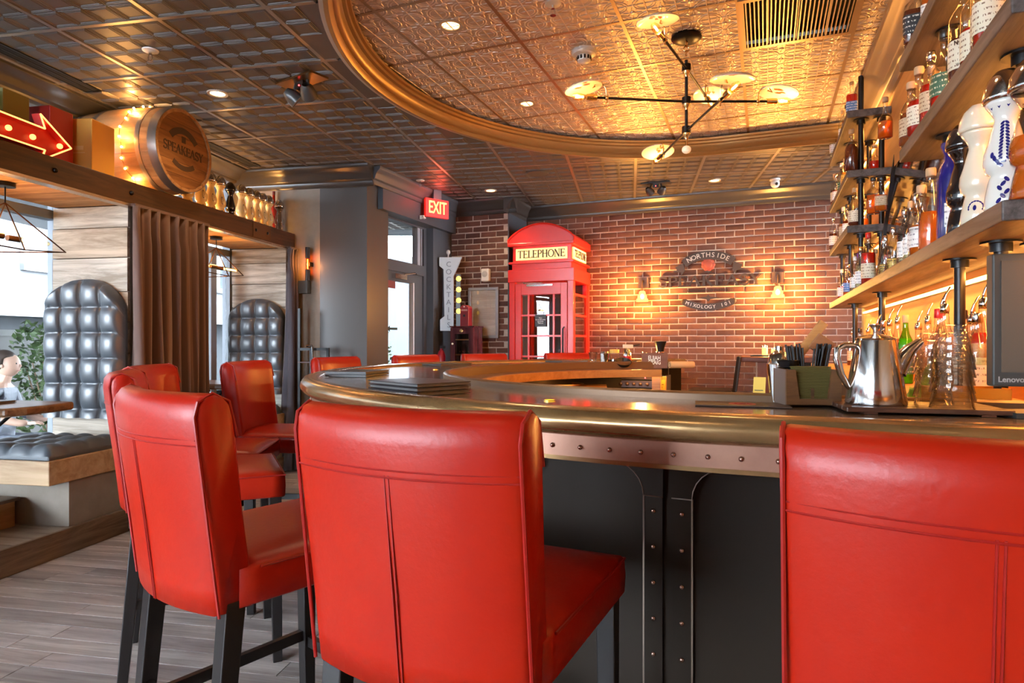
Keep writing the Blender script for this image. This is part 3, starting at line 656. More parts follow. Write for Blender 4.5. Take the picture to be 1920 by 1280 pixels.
# riveted posts on the front: pairs of flat strips with a bracket at the top
def post_mesh(side):
    mb = MB(); mb.bb(-.024, .024, -.010, 0, .14, BT - .17)
    # bracket: flares out to the open side under the top rail
    pts = [(-.026, BT - .24), (.026, BT - .24)]
    pts = [(.026 * side, BT - .245), (-.026 * side, BT - .245)]
    arc = [(-.026 * side - side * .085 * (1 - cos(radians(t))), BT - .245 + .085 * sin(radians(t)) ) for t in range(0, 91, 10)]
    poly = [(.026 * side, BT - .245)] + arc + [(-.026 * side - .085 * side, BT - .12), (.026 * side, BT - .12)]
    if side < 0: poly = poly[::-1]
    mb.plate(poly, -.014, -.002); return with_mat(mb.mesh('post'), M_die)
pm = {s: post_mesh(s) for s in (-1, 1)}
edge_me = with_mat(MB().bb(-.0022, .0022, -.012, 0, .14, BT - .245).mesh('post_edge'), mat('bright_edge', (.30, .24, .19), .3, metal=.8))  # bright line along the post's outer edge
bre = {s: with_mat(MB().tube([(.026 * s, -.0145, BT - .245)] + [(-.026 * s - s * .085 * (1 - cos(radians(t))), -.0145, BT - .245 + .085 * sin(radians(t))) for t in range(0, 91, 15)] + [(-.19 * s, -.0145, BT - .160)], .0018, 5).mesh('bracket_edge'), mat('bright_edge', (.30, .24, .19), .3, metal=.8)) for s in (-1, 1)}  # edge highlight of the bracket put in as a paler tube
for u_px, span in ((-.24, None),):
    pass
post_angles = []
a = 270 - math.degrees((-.05 + .24) / DR * 1.0)
S0 = -.24
s_list = [S0 + .78 * k for k in range(-6, 2)]
def on_die(s):
    """s: distance along the front, measured as u on the straight arm and continuing round the arc"""
    if s >= BU: return BP(s, BV - DR), BP(0, -1)
    a_ = radians(270) - (BU - s) / DR; return BP(BU + DR * cos(a_), BV + DR * sin(a_)), BP(cos(a_), sin(a_))
for s in s_list:
    for side in (-1, 1):
        (x, y), (nx, ny) = on_die(s + side * .037)
        rz = atan2(ny, nx) + pi / 2
        po = inst(pm[-side], 'post', bar, (x, y, 0), (0, 0, rz))
        inst(edge_me, 'post_edge', po, (side * .026, 0, 0))
        inst(bre[-side], 'bracket_edge', po)
        for k in range(7):
            inst(riv, 'post_rivet', po, (0, -.011, .22 + k * .095), (0, 0, 0), (1.05, .8, 1.05))
# hooks and foot rail
for s in (-.62, -.95, .25):
    (x, y), (nx, ny) = on_die(s); rz = atan2(ny, nx) + pi / 2
    MB().tube([(0, -.005, BT - .135), (0, -.03, BT - .145), (0, -.052, BT - .165), (0, -.062, BT - .185), (0, -.052, BT - .20), (0, -.038, BT - .195)], .006, 8).ball((0, -.036, BT - .192), .009).build('coat_hook', M_blackmetal, bar, (x, y, 0), rz)
fr = MB(); fpts = [(*BP(BU + (DR + .14) * cos(radians(t)), BV + (DR + .14) * sin(radians(t))), .20) for t in range(268, 118, -5)]
fr.tube(fpts, .028, 10).build('foot_rail', M_rail, bar)
for t in range(262, 125, -22):
    fb = MB(); q0 = BP(BU + (DR + .14) * cos(radians(t)), BV + (DR + .14) * sin(radians(t))); q1 = BP(BU + DR * cos(radians(t)), BV + DR * sin(radians(t)))
    fb.tube([(*q0, 0), (*q0, .15), (*q0, .2)], [.03, .022, .034], 10).tube([(*q0, .20), (*q1, .20)], .018, 8).lathe([(.044, 0), (.044, .015), (.03, .03)], 14, (*q0, 0)).ball((*q0, .2), .042)
    fb.build('foot_rail_bracket', M_rail, bar)
# wooden work counter inside the horseshoe
def circ_pts(R, cv, a0, a1, n, R1=None):
    R1 = R1 or R; return [(BP(BU + (R + (R1 - R) * i / n) * cos(radians(a0 + (a1 - a0) * i / n)), BV + cv + (R + (R1 - R) * i / n) * sin(radians(a0 + (a1 - a0) * i / n))), (0, 0)) for i in range(n + 1)]
wc = thing('work_counter', 'orange wooden work counter curving inside the far arm of the bar', 'counter', (0, 0, 0))
band('counter_top', circ_pts(IN_R - .002, IN_C, 205, 114, 30), circ_pts(1.37, -.21, 205, 118.3, 30, 1.22), 1.0, 1.034, wood('counter_dark', (.07, .026, .012), (.16, .065, .028), 'x', .5, .4, .001), wc)
ci_ = circ_pts(1.37, -.21, 205, 118.3, 30, 1.22); co_ = circ_pts(1.395, -.21, 205, 118.3, 30, 1.245)
band('edge_band', co_, circ_pts(1.362, -.21, 205, 118.3, 30, 1.212), .985, 1.037, M_counter, wc)
band('under_shelf', circ_pts(IN_R - .002, IN_C, 205, 150, 16), circ_pts(1.20, -.21, 205, 150, 16), .86, .89, M_counter, wc)
band('backing', circ_pts(IN_R - .002, IN_C, 205, 114, 30), circ_pts(IN_R - .02, IN_C, 205, 114, 30), .0, 1.0, M_die, wc)
# posts of the counter's end
for (du, dv) in ((.0, 0),):
    x, y = BP(-.74, 4.70); MB().bb(-.03, .03, -.03, .03, 0, 1.0).build('leg', M_counter, wc, (x, y, 0), -AB)

# ================================================================== stools
def make_stool():
    t = thing('bar_stool', 'x', 'bar stool', (0, 0, 0), 0, 'red leather bar stools round the bar')
    # backrest: rounded slab section swept across a shallow curve
    zb, zt, th = .635, 1.128, .044
    def section(k, e):
        pts = []
        hb = zt - zb
        prof = [(-th, 0), (-th * .98, .12), (-th * .95, .35), (-th, .60), (-th * 1.02, .78), (-th * 1.0, .88), (-th * .86, .95), (-th * .5, .987), (0, 1.0), (th * .5, .987), (th * .86, .95), (th, .88), (th * .95, .7), (th * .9, .45), (th * .95, .2), (th, 0)]
        for y, tz in prof:
            yy = -.20 - .06 * tz - .045 * (1 - k * k) + y * e
            pts.append((k * (.232 - .010 * (1 - tz)) , yy, zb + hb * (.5 + (tz - .5) * (1 if e > .9 else .985))))
        return pts
    mb = MB(); ks = [-1, -.985, -.94, -.8, -.6, -.4, -.2, 0, .2, .4, .6, .8, .94, .985, 1]; es = [.72, .9, 1] + [1] * 9 + [1, .9, .72]
    n = 16; vs_ = []
    for k, e in zip(ks, es): vs_ += section(k, e)
    fs = []
    for i in range(len(ks) - 1):
        for j in range(n): fs.append((i * n + j, i * n + (j + 1) % n, (i + 1) * n + (j + 1) % n, (i + 1) * n + j))
    fs += [tuple(range(n)), tuple((len(ks) - 1) * n + j for j in range(n - 1, -1, -1))]
    mb.add(vs_, fs, True); bk = mb.build('backrest', M_red, t, sharp=False)
    def back_y(k, tz, off): return -.20 - .06 * tz - .045 * (1 - k * k) - th * off
    sm = MB(); tz = .785
    for dz in (-.006, .006): sm.tube([(k * .226, back_y(k, tz, 1.0) - .001, zb + (zt - zb) * tz + dz) for k in [i / 8 - 1 for i in range(17)]], .0018, 5)
    for dx in (-.004, .004): sm.tube([(dx, back_y(0, z_, .985 if z_ > .1 else 1) - .0012, zb + (zt - zb) * z_) for z_ in (.0, .12, .35, .60, .78)], .0018, 5)
    sm.build('back_seam', M_seam, bk)
    for s_ in (-1, 1):
        e = MB(); e.tube([(s_ * .226, back_y(s_ * .97, z_, 1.0), zb + (zt - zb) * z_) for z_ in (0, .2, .4, .6, .8, .9)] + [(s_ * .227, back_y(s_ * .97, .96, .75), zb + (zt - zb) * .965), (s_ * .227, back_y(s_ * .97, 1, 0), zb + (zt - zb) * 1.0), (s_ * .227, back_y(s_ * .97, .96, -.8), zb + (zt - zb) * .96), (s_ * .227, back_y(s_ * .97, .8, -1), zb + (zt - zb) * .8)], .0035, 6)
        e.build('back_piping', M_seam, bk)
    # seat: soft box, slightly wider at the front
    mb = MB(); nx, ny = 10, 10; top = []; z1, z0 = .745, .640
    def pt(i, j, z, ins=0):
        a, b_ = i / nx * 2 - 1, j / ny; hw = .228 + .016 * b_ - ins
        return (a * hw, -.20 + b_ * .48 - (ins if j == ny else 0) , z)
    vs_ = []; fs = []
    for j in range(ny + 1):
        for i in range(nx + 1):
            a, b_ = i / nx * 2 - 1, j / ny * 2 - 1; dome = .020 * (1 - a ** 4) * (1 - max(b_, 0) ** 4)
            vs_.append(pt(i, j, z1 - .012 + dome, .007 if i in (0, nx) or j == ny else 0))
    W1 = nx + 1
    for j in range(ny):
        for i in range(nx): fs.append((j * W1 + i, j * W1 + i + 1, (j + 1) * W1 + i + 1, (j + 1) * W1 + i))
    rim = [(i, 0) for i in range(nx + 1)] + [(nx, j) for j in range(1, ny + 1)] + [(i, ny) for i in range(nx - 1, -1, -1)] + [(0, j) for j in range(ny - 1, 0, -1)]
    o1 = len(vs_); L_ = len(rim)
    for zz, ins in ((z1 - .024, 0), (z1 - .06, -.002), (z0 + .006, -.0), (z0, .006)):
        for (i, j) in rim: vs_.append(pt(i, j, zz, ins))
    ring0 = [j * W1 + i for i, j in rim]; rings = [ring0] + [list(range(o1 + L_ * k, o1 + L_ * (k + 1))) for k in range(4)]
    for ra, rb_ in zip(rings, rings[1:]):
        for k in range(L_): fs.append((ra[k], ra[(k + 1) % L_], rb_[(k + 1) % L_], rb_[k]))
    fs.append(tuple(rings[-1])); mb.add(vs_, fs, True); se = mb.build('seat', M_red, t, sharp=False)
    pp = MB(); pp.tube([pt(0, j, z1 - .020, -.001) for j in range(1, ny + 1)] + [pt(i, ny, z1 - .020, -.001) for i in range(1, nx + 1)] + [pt(nx, j, z1 - .020, -.001) for j in range(ny - 1, 0, -1)], .0032, 6)
    pp.build('seat_piping', M_seam, se)
    # legs
    def leg(x0, y0, x1, y1, ztop):
        mb = MB(); a, b_ = .023, .017
        vs_ = [(x0 + sx_ * a, y0 + sy * a, ztop) for sx_, sy in ((-1, -1), (1, -1), (1, 1), (-1, 1))] + [(x1 + sx_ * b_, y1 + sy * b_, 0) for sx_, sy in ((-1, -1), (1, -1), (1, 1), (-1, 1))]
        mb.add(vs_, [(0, 1, 2, 3), (7, 6, 5, 4), (0, 4, 5, 1), (1, 5, 6, 2), (2, 6, 7, 3), (3, 7, 4, 0)]); return mb.build('leg', M_black, t, bevel=.003)
    L4 = {}
    for s_ in (-1, 1):
        leg(s_ * .200, -.205, s_ * .205, -.265, .66); leg(s_ * .212, .245, s_ * .215, .255, .66)
    def at(z, f): return (-.205 - .06 * (1 - z / .66)) if f < 0 else .25
    for (a, b_) in (((-.203, at(.34, -1), .34), (.203, at(.34, -1), .34)), ((-.214, .25, .28), (.214, .25, .28)), ((-.204, at(.30, -1), .30), (-.214, .25, .30)), ((.204, at(.30, -1), .30), (.214, .25, .30))):
        c_ = [(a[i] + b_[i]) / 2 for i in range(3)]; dx, dy = b_[0] - a[0], b_[1] - a[1]
        MB().box(c_, (sqrt(dx * dx + dy * dy) - .03, .018, .032), atan2(dy, dx)).build('stretcher', M_black, t)
    return t
stool0 = make_stool()
stools = [
 ((-.07, 1.352), (.41, .912), 'large red leather bar stool in the foreground, its whole back towards the viewer'),
 ((.694, 1.004), (.45, .893), 'red leather bar stool cut off by the right edge of the picture, nearest of all'),
 ((-.657, 1.72), (.636, .772), 'red leather bar stool left of the big foreground stool, seen from behind at an angle'),
 ((-1.235, 2.55), (.90, .436), 'leftmost red leather bar stool, its back edge-on in front of the tufted bench'),
 ((-1.47, 3.07), (.99, .14), 'red leather bar stool mostly hidden behind two others, below the brown curtain'),
 ((-1.267, 3.644), (.998, -.066), 'red leather bar stool in front of the farther tufted back, seat fully visible'),
 ((-1.045, 4.532), (.912, -.407), 'red leather bar stool across the bar in front of the dark column'),
 ((-.617, 5.20), (.748, -.663), 'red leather bar stool across the bar below the glass door'),
 ((-.113, 5.645), (.554, -.833), 'red leather bar stool across the bar below the framed notice'),
 ((.614, 5.98), (.276, -.961), 'red leather bar stool across the bar in front of the phone box')]
for i, ((x, y), (fx, fy), lab) in enumerate(stools):
    o = stool0 if i == 0 else copy_tree(stool0)
    o.location = (x, y, 0); o.rotation_euler = (0, 0, atan2(fy, fx) - pi / 2); o['label'] = lab

# ================================================================== red telephone box
pb = thing('phone_box', 'red telephone box with glazed door and lit TELEPHONE sign', 'phone box', B3(-2.36, 6.77, 0), -AB)
hw, dp = .385, .69        # local x to the right, y away from the room
zt = 2.57
def sidepost(x, y, s): return MB().bb(x - s, x + s, y - s, y + s, 0, 1.98).build('corner_post', M_redpaint, pb, bevel=.006)
for x in (-hw + .035, hw - .035):
    for y in (.035, dp - .035): sidepost(x, y, .035)
MB().bb(-hw, hw, 0, dp, 0, .10).build('plinth', M_redpaint, pb, bevel=.005)
# head: fascia, ledge, lower box
MB().bb(-hw - .01, hw + .01, -.012, dp, 1.915, 2.06).build('lintel', M_redpaint, pb, bevel=.006)
MB().bb(-hw + .03, hw - .03, .02, dp - .02, 2.06, 2.14).build('neck', M_redpaint, pb, bevel=.004)
MB().bb(-hw - .005, hw + .005, -.006, dp, 2.125, 2.15).build('ledge', M_redpaint, pb, bevel=.005)
MB().bb(-hw + .035, hw - .035, .03, dp - .03, 2.15, 2.33).build('sign_box', M_redpaint, pb, bevel=.004)
MB().bb(-hw - .012, hw + .012, -.02, dp, 2.325, 2.36).build('cornice', M_redpaint, pb, bevel=.006)
n = 18; arc = [(-hw - .01 + (2 * hw + .02) * i / n, 2.36 + .04 + .17 * sin(pi * i / n) ** .75) for i in range(n + 1)]
MB().plate([(-hw - .01, 2.36)] + arc + [(hw + .01, 2.36)], .0, dp).build('roof', M_redpaint, pb)
rim = MB(); arc3 = [(x, -.004, z) for x, z in arc]
rim.tube([(-hw - .006, -.004, 2.362)] + arc3 + [(hw + .006, -.004, 2.362)], .011, 6).build('roof_moulding', M_redpaint, pb)
M_sign = mat('lit_sign', (1, .85, .5), .5, emit=((1, .62, .16), .75))
M_ink = mat('sign_ink', (.05, .025, .008), .6)
sg = MB().bb(-.305, .305, .012, .03, 2.168, 2.298).build('sign_panel', M_sign, pb); serif_text('TELEPHONE', .56, .085, .004, M_ink, sg, (0, .010, 2.233), name='sign_lettering')
s2 = MB().bb(hw - .036, hw - .016, .07, dp - .1, 2.168, 2.298).build('sign_panel', M_sign, pb); serif_text('TELEPHONE', .46, .085, .004, M_ink, s2, (hw - .014, .33, 2.233), pi / 2, name='sign_lettering')
# door with glazing bars
dr = MB(); x0, x1, zt_, zb_ = -hw + .075, hw - .075, 1.90, .12
for a, b_ in ((x0, x0 + .075), (x1 - .075, x1)): dr.bb(a, b_, .004, .044, zb_, zt_)
dr.bb(x0 + .075, x1 - .075, .004, .044, zt_ - .13, zt_); dr.bb(x0 + .075, x1 - .075, .004, .044, zb_, zb_ + .25)
do = dr.build('door', M_redpaint, pb, bevel=.003)
gx0, gx1, gz0, gz1 = x0 + .075, x1 - .075, zb_ + .25, zt_ - .13
cols = [gx0, gx0 + .085, gx1 - .085, gx1]; rows = [gz1 - (gz1 - gz0) * k / 6 for k in range(7)]
for k, x in enumerate(cols[1:-1]): MB().bb(x - .010, x + .010, .010, .038, gz0, gz1).build('glazing_bar', M_redpaint, do)
for z in rows[1:-1]: MB().bb(gx0, gx1, .012, .036, z - .010, z + .010).build('glazing_bar', M_redpaint, do)
M_boxpane = glass('phone_pane', (.72, .78, .80), .01, 1.8, 2.2)
for a, b_ in zip(cols, cols[1:]):
    for c_, d in zip(rows, rows[1:]): MB().bb(a + .010, b_ - .010, .022, .026, d + .010, c_ - .010).build('pane', M_boxpane, do)
MB().tube([(x1 - .035, -.0, 1.40), (x1 - .035, -.045, 1.385), (x1 - .035, -.045, .85), (x1 - .035, 0, .835)], .009, 8).build('door_handle', M_blackmetal, do)
cl = MB().bb(-.16, .15, -.03, .0, 1.863, 1.885).build('door_closer', M_chrome, do); MB().bb(-.20, .03, -.022, -.006, 1.893, 1.903).bb(-.20, -.19, -.022, -.006, 1.893, 1.915).build('closer_arm', M_chrome, cl)
# side panes and back
for z0_, z1_ in zip(rows[1:], rows): MB().bb(hw - .03, hw - .026, .1, dp - .1, z0_ + .01, z1_ - .01).build('side_pane', glass('side_pane', (.8, .86, .9), .01, 1.8, 2.5), pb)
for z in rows: MB().bb(hw - .04, hw - .012, .09, dp - .09, z - .012, z + .012).build('side_bar', M_redpaint, pb)
for x in (-hw + .06, hw - .036): MB().bb(x - (.02 if x < 0 else 0), x + (.0 if x < 0 else .024), .07, .10, .1, 1.92).bb(x - (.02 if x < 0 else 0), x + (0 if x < 0 else .024), dp - .1, dp - .07, .1, 1.92).build('side_stile', M_redpaint, pb)
MB().bb(-hw + .03, hw - .03, dp - .03, dp - .005, .1, 1.95).build('back_panel', mat('box_inside', (.16, .13, .12), .6), pb)
MB().bb(-hw + .005, -hw + .03, .06, dp - .05, .1, 1.95).build('side_panel', mat('box_inside2', (.13, .10, .10), .6), pb)
# notice on the glass
nt_ = MB().bb(-.065, .065, -.004, .004, 1.405, 1.545).build('notice', mat('notice_black', (.05, .055, .06), .5), pb)
M_wtext = mat('white_text', (.85, .85, .85), .5)
for k, s_ in enumerate(('Please', 'Do not take drinks', 'into booths', 'Thank you')): text(s_, .018, .0005, M_wtext, nt_, (0, -.0055, 1.505 - k * .019), bold=.0004, sx=.85)
# ================================================================== left side: platform, niches, benches, ledge
PF = -3.24      # front plane of the platform, beam and curtains
pl = struct(MB().bb(WP, PF + .012, -1.0, 5.70, 0, .118).build('floor_platform', M_step, None, (0, 0, 0), -AR))
fp = MB().bb(PF - .0, PF + .02, -1.0, 5.70, .004, .150).build('riser', M_step, pl)
rng = random.Random(5); q = -1.0; k = 0
M_plat = wood('platform_planks', (.24, .20, .16), (.44, .39, .33), 'x', .8, .5, .001, rand=[(.7, .68, .66), (1, .98, .96), (.85, .82, .8)])
while q < 5.66:
    MB().bb(-.3, .29, -.0518, .0518, -.03, 0).build('plank', M_plat, pl, (PF - .30 + .005, q + .0535, .148)); q += .107
# plank partitions between the niches
def partition(q, z0, z1, name, n0):
    w = struct(MB().bb(WP, PF - .02, -.03, .06, z0, z1).build(name, M_concrete, None, R3(0, q, 0), -AR))
    hs = [.145, .20, .225, .20, .21, .19, .22, .2, .2, .2]; z = z1; r_ = random.Random(n0)
    for h_ in hs:
        a = z - h_
        if a < z0: break
        MB().bb(-.3, .28, -.020, .0, -h_ / 2 + .003, h_ / 2 - .003).build('wall_plank', M_reclaimed, w, ((WP + PF) / 2, -.03 - r_.uniform(0, .008), (a + z) / 2), bevel=.002); z = a
    return w
partition(3.70, .15, 2.14, 'wall_partition_1', 1)
partition(5.66, .15, 2.14, 'wall_partition_2', 2)
partition(1.72, .15, 2.14, 'wall_partition_3', 3)
# plank ceilings of the niches
for n, (qa, qb) in enumerate(((-1.0, 1.69), (1.78, 3.67), (3.76, 5.63))):
    c_ = struct(MB().bb(WP - .02, PF - .01, qa, qb, 2.165, 2.20).build('ceiling_niche_%d' % (n + 1), M_beam, None, (0, 0, 0), -AR))
    q = qa; w_ = (qb - qa) / max(1, int((qb - qa) / .21))
    while q < qb - .05:
        MB().bb(-.295, .285, -w_ / 2 + .003, w_ / 2 - .003, -.01, .01).build('ceiling_plank', M_reclaimed_top, c_, ((WP + PF) / 2, q + w_ / 2, 2.155), bevel=.002); q += w_
# header beam and ledge
bm = thing('header_beam', 'dark stained timber beam carrying bottles and barrel above the niches', 'beam', (0, 0, 0), -AR)
MB().bb(PF - .04, PF + .03, -1.0, 5.68, 2.135, 2.285).build('beam', M_beam, bm, bevel=.006)
MB().bb(WP, PF - .03, -1.0, 5.68, 2.22, 2.275).build('ledge_board', M_beam, bm)
MB().bb(PF - .02, PF + .045, -1.0, 5.66, 2.118, 2.135).build('curtain_track', mat('track', (.55, .45, .38), .25, metal=.9), bm)
bolt = with_mat(MB().lathe([(.014, -.004), (.014, .006), (.009, .012), (0, .014)], 12, M=Matrix.Rotation(pi / 2, 4, 'Y')).mesh('bolt'), M_blackmetal)
for q in (3.06, 3.62, 5.02, 5.20): inst(bolt, 'bolt', bm, (PF + .032, q, 2.21))
MB().bb(PF + .028, PF + .034, 4.98, 5.25, 2.15, 2.275).build('splice_plate', mat('rust_plate', (.10, .045, .02), .5, metal=.5), bm)
# LED strip glowing along the back of the ledge
ls = thing('ledge_light_strip', 'warm LED strip glowing along the ledge behind the decanters', 'light strip', R3(-3.62, 0, 2.28), -AR)
MB().bb(-.012, .012, 2.9, 5.62, .0, .012).build('strip', M_led, ls); MB().bb(-.02, .02, 2.88, 5.64, -.004, .001).build('channel', M_chrome, ls)
def area(name, loc, rot, sx, sy, e, col):
    d = bpy.data.lights.new(name, 'AREA'); d.shape = 'RECTANGLE'; d.size = sx; d.size_y = sy; d.energy = e; d.color = col
    o = bpy.data.objects.new(name, d); C.objects.link(o); o.location = loc; o.rotation_euler = rot; return o
def point(name, loc, e, col, r=.02):
    d = bpy.data.lights.new(name, 'POINT'); d.energy = e; d.color = col; d.shadow_soft_size = r
    o = bpy.data.objects.new(name, d); C.objects.link(o); o.location = loc; return o
def spot(name, loc, e, col, ang=110, r=.05, blend=.6, rot=(0, 0, 0)):
    d = bpy.data.lights.new(name, 'SPOT'); d.energy = e; d.color = col; d.shadow_soft_size = r; d.spot_size = radians(ang); d.spot_blend = blend
    o = bpy.data.objects.new(name, d); C.objects.link(o); o.location = loc; o.rotation_euler = rot; return o
WARM = (1, .50, .14)
# tufted backs and floating benches
def tufted_back(lab, q, z0, ztop, face=-1):
    t = thing('tufted_back', lab, 'bench back', R3((WP + PF) / 2 - .008, q, z0), -AR, 'tufted bench backs')
    w, h_, cx, cz = .296, ztop - z0, .148, .166; nx, nz = 48, 96; ar = .25
    vs_ = []; fs = []
    def inside_top(x): return h_ - ar + ar * sqrt(max(0, 1 - (x / w) ** 2))
    nzrow = nz + 1
    for i in range(nx + 1):
        x = -w + 2 * w * i / nx; xs = max(-w * .999, min(w * .999, x)); top = inside_top(xs)
        for j in range(nz + 1):
            z = j / nz * top
            fx, fz = abs(sin(pi * x / cx)), abs(sin(pi * (z - .06) / cz))
            pil = (fx ** .40) * .30 + (fz ** .40) * .25 + .45 * (fx * fz) ** .28
            edge = min(1, (w - abs(x)) / .035) ** .5 * min(1, (top - z) / .035) ** .5 if top > z else 0
            y = -.045 - .055 * pil * max(.0, edge) if edge > 0 else -.02
            if edge <= 0: y = -.015
            vs_.append((x, y * (-face), z))
    for i in range(nx):
        for j in range(nz): fs.append((i * nzrow + j, (i + 1) * nzrow + j, (i + 1) * nzrow + j + 1, i * nzrow + j + 1))
    mb = MB().add(vs_, fs, True); mb.build('cushion', M_tuft, t, sharp=False)
    outl = [(-w, 0), (w, 0)] + [(w * cos(a), h_ - ar + ar * sin(a)) for a in [pi * i / 16 for i in range(17)]]
    MB().plate(outl, -.02, .0).build('back_board', M_tuft, t)
    bt = with_mat(MB().ball((0, 0, 0), .011, 10, 6).mesh('button'), M_tuft); z = .06 + cz * 0
    while z < h_ - .12:
        for x in (-cx, 0, cx):
            if z < inside_top(x) - .05: inst(bt, 'button', t, (x, -.045 * (-face) + (.0), z))
        z += cz
    return t
tufted_back('tall black tufted leather back with arched top beside the brown curtain', 3.638, .74, 1.655)
tufted_back('farther black tufted leather back with arched top, between the two curtains', 5.598, .74, 1.655)
def bench(lab, q):
    t = thing('bench_seat', lab, 'bench', R3((WP + PF) / 2, q, 0), -AR, 'floating bench seats')
    MB().bb(-.29, .31, -.60, -.005, .42, .56).build('seat_box', M_bench, t, bevel=.006)
    MB().bb(-.27, .29, -.45, -.02, .15, .42).build('base', M_concrete, t)
    nx = 32; ny = 32; vs_ = []; fs = []; w, d = .585, .50
    for i in range(nx + 1):
        for j in range(ny + 1):
            x, y = -w / 2 + w * i / nx, -d * j / ny - .085
            fx, fy = abs(sin(pi * x / .148)), abs(sin(pi * (y + .01) / .148))
            pil = .5 * (fx ** .5 + fy ** .5) * .5 + .5 * (fx * fy) ** .45
            e = min(1, (w / 2 - abs(x)) / .03) ** .5 * min(1, (d * j / ny) / .03 if j < ny / 2 else (d - d * j / ny) / .03) ** .5
            vs_.append((x, y, .585 + .036 * pil * e + .03 * e))
    for i in range(nx):
        for j in range(ny): a = i * (ny + 1) + j; fs.append((a, a + ny + 1, a + ny + 2, a + 1))
    mb = MB().add(vs_, fs, True); mb.build('seat_cushion', M_tuft, t, sharp=False); MB().bb(-w / 2, w / 2, -.585, -.085, .555, .587).build('cushion_base', M_tuft, t, bevel=.01)
    return t
bench('black tufted bench seat on a pale wooden box in the near niche', 3.642)
bench('black tufted bench seat on a pale wooden box in the far niche', 5.602)
sb = thing('sill_box', 'orange-brown wooden step along the window in the near niche', 'step', R3(WP, 0, .1485), -AR)
MB().bb(.005, .26, 1.80, 3.15, 0, .15).build('riser_box', wood('sill_orange', (.34, .15, .04), (.52, .26, .09), 'y', .6, .4), sb, bevel=.004); MB().bb(.0, .275, 1.79, 3.17, .15, .17).build('tread', M_step, sb, bevel=.004)
# live-edge niche tables
def slab_table(lab, q, ln, z=.905):
    t = thing('niche_table', lab, 'table', R3(WP + .06, q, 0), -AR, 'live-edge niche tables')
    r_ = random.Random(int(q * 100)); n = 9; e1 = [(.72 * i / n, -ln / 2 + r_.uniform(-.012, .012)) for i in range(n + 1)]; e2 = [(.72 * i / n, ln / 2 + r_.uniform(-.012, .012)) for i in range(n, -1, -1)]
    ends = [(.745, -ln / 4), (.75, 0), (.74, ln / 4)]
    MB().prism(e1 + ends + e2, z - .045, z).build('table_top', wood('live_edge', (.12, .055, .022), (.30, .17, .08), 'x', .6, .3, .001), t, bevel=.012)
    for s_ in (-1, 1): MB().tube([(0, s_ * ln * .3, z - .06), (.45, s_ * ln * .3, z - .06)], .012, 8).tube([(.40, s_ * ln * .3, z - .06), (.0, s_ * ln * .3, z - .36)], .010, 8).build('wall_bracket', M_blackmetal, t)
    return t
slab_table('dark live-edge table in the near niche, by the window', 2.84, .42)
slab_table('grey-brown live-edge table between curtain and far tufted back', 4.72, .50)
def menu(lab, X, Y, z, rz, w=.22, d=.30, m=None, n=1, grp='menu folders'):
    t = thing('menu_folder', lab, 'menu', (X, Y, z), rz, grp)
    mm = mat('menu_black', (.025, .026, .03), .35)
    for k in range(n):
        MB().bb(-w / 2, w / 2, -d / 2, d / 2, .001 + k * .014, .004 + k * .014).build('back_cover', mm, t)
        MB().bb(-w / 2 + .005, w / 2 - .004, -d / 2 + .004, d / 2 - .004, .004 + k * .014, .009 + k * .014).build('pages', mat('menu_pages', (.16, .155, .145), .7), t)
        MB().bb(-w / 2, w / 2, -d / 2, d / 2, .009 + k * .014, .0125 + k * .014).build('front_cover', mm, t)
    return t
x, y = RP(-3.42, 2.80); menu('black menu folder on the near niche table', x, y, .906, -AR, .2, .26)
# curtains
def curtain(name, lab, qa, qb, z0, z1, m, folds, amp, flare):
    t = thing(name, lab, 'curtain', R3(PF + .06, (qa + qb) / 2, 0), -AR, 'curtains')
    nx, nz = folds * 14, 26; vs_ = []; fs = []; L_ = qb - qa; r_ = random.Random(folds); ph = [r_.uniform(-.5, .5) for _ in range(folds + 2)]
    for i in range(nx + 1):
        s_ = i / nx; k = s_ * folds; pp = ph[int(k)] * (1 - k % 1) + ph[int(k) + 1] * (k % 1)
        for j in range(nz + 1):
            t_ = j / nz; z = z1 - (z1 - z0) * t_
            pinch = max(0, 1 - abs(t_ - .055) / .05); a = amp * (.55 + .75 * t_) * (1 - .55 * pinch)
            y = (s_ - .5) * L_ * (1 + flare * t_) + .012 * sin(6 * t_ + pp * 9) * t_
            x = a * sin(2 * pi * k + pp * (1.5 * t_)) + .45 * a * sin(4 * pi * k + 1.3 + pp * 5) + .02 * sin(2.1 * k + 4 * t_) * t_
            vs_.append((x, y, z))
    for i in range(nx):
        for j in range(nz): a = i * (nz + 1) + j; fs.append((a, a + 1, a + nz + 2, a + nz + 1))
    o = MB().add(vs_, fs, True).build('fabric', m, t, sharp=False); sd = o.modifiers.new('s', 'SOLIDIFY'); sd.thickness = .003
    MB().bb(-.02, .02, -L_ / 2, L_ / 2, z1 - .005, z1 + .012).build('header_tape', m, t)
    return t
curtain('brown_curtain', 'brown velvet curtain hanging in deep folds between the two niches', 3.60, 4.34, .02, 2.125, M_curtain, 8, .05, -.05)
curtain('plum_curtain', 'dark plum curtain at the far niche beside the concrete pier', 5.50, 5.66, .02, 2.125, M_curtain2, 3, .05, .15)
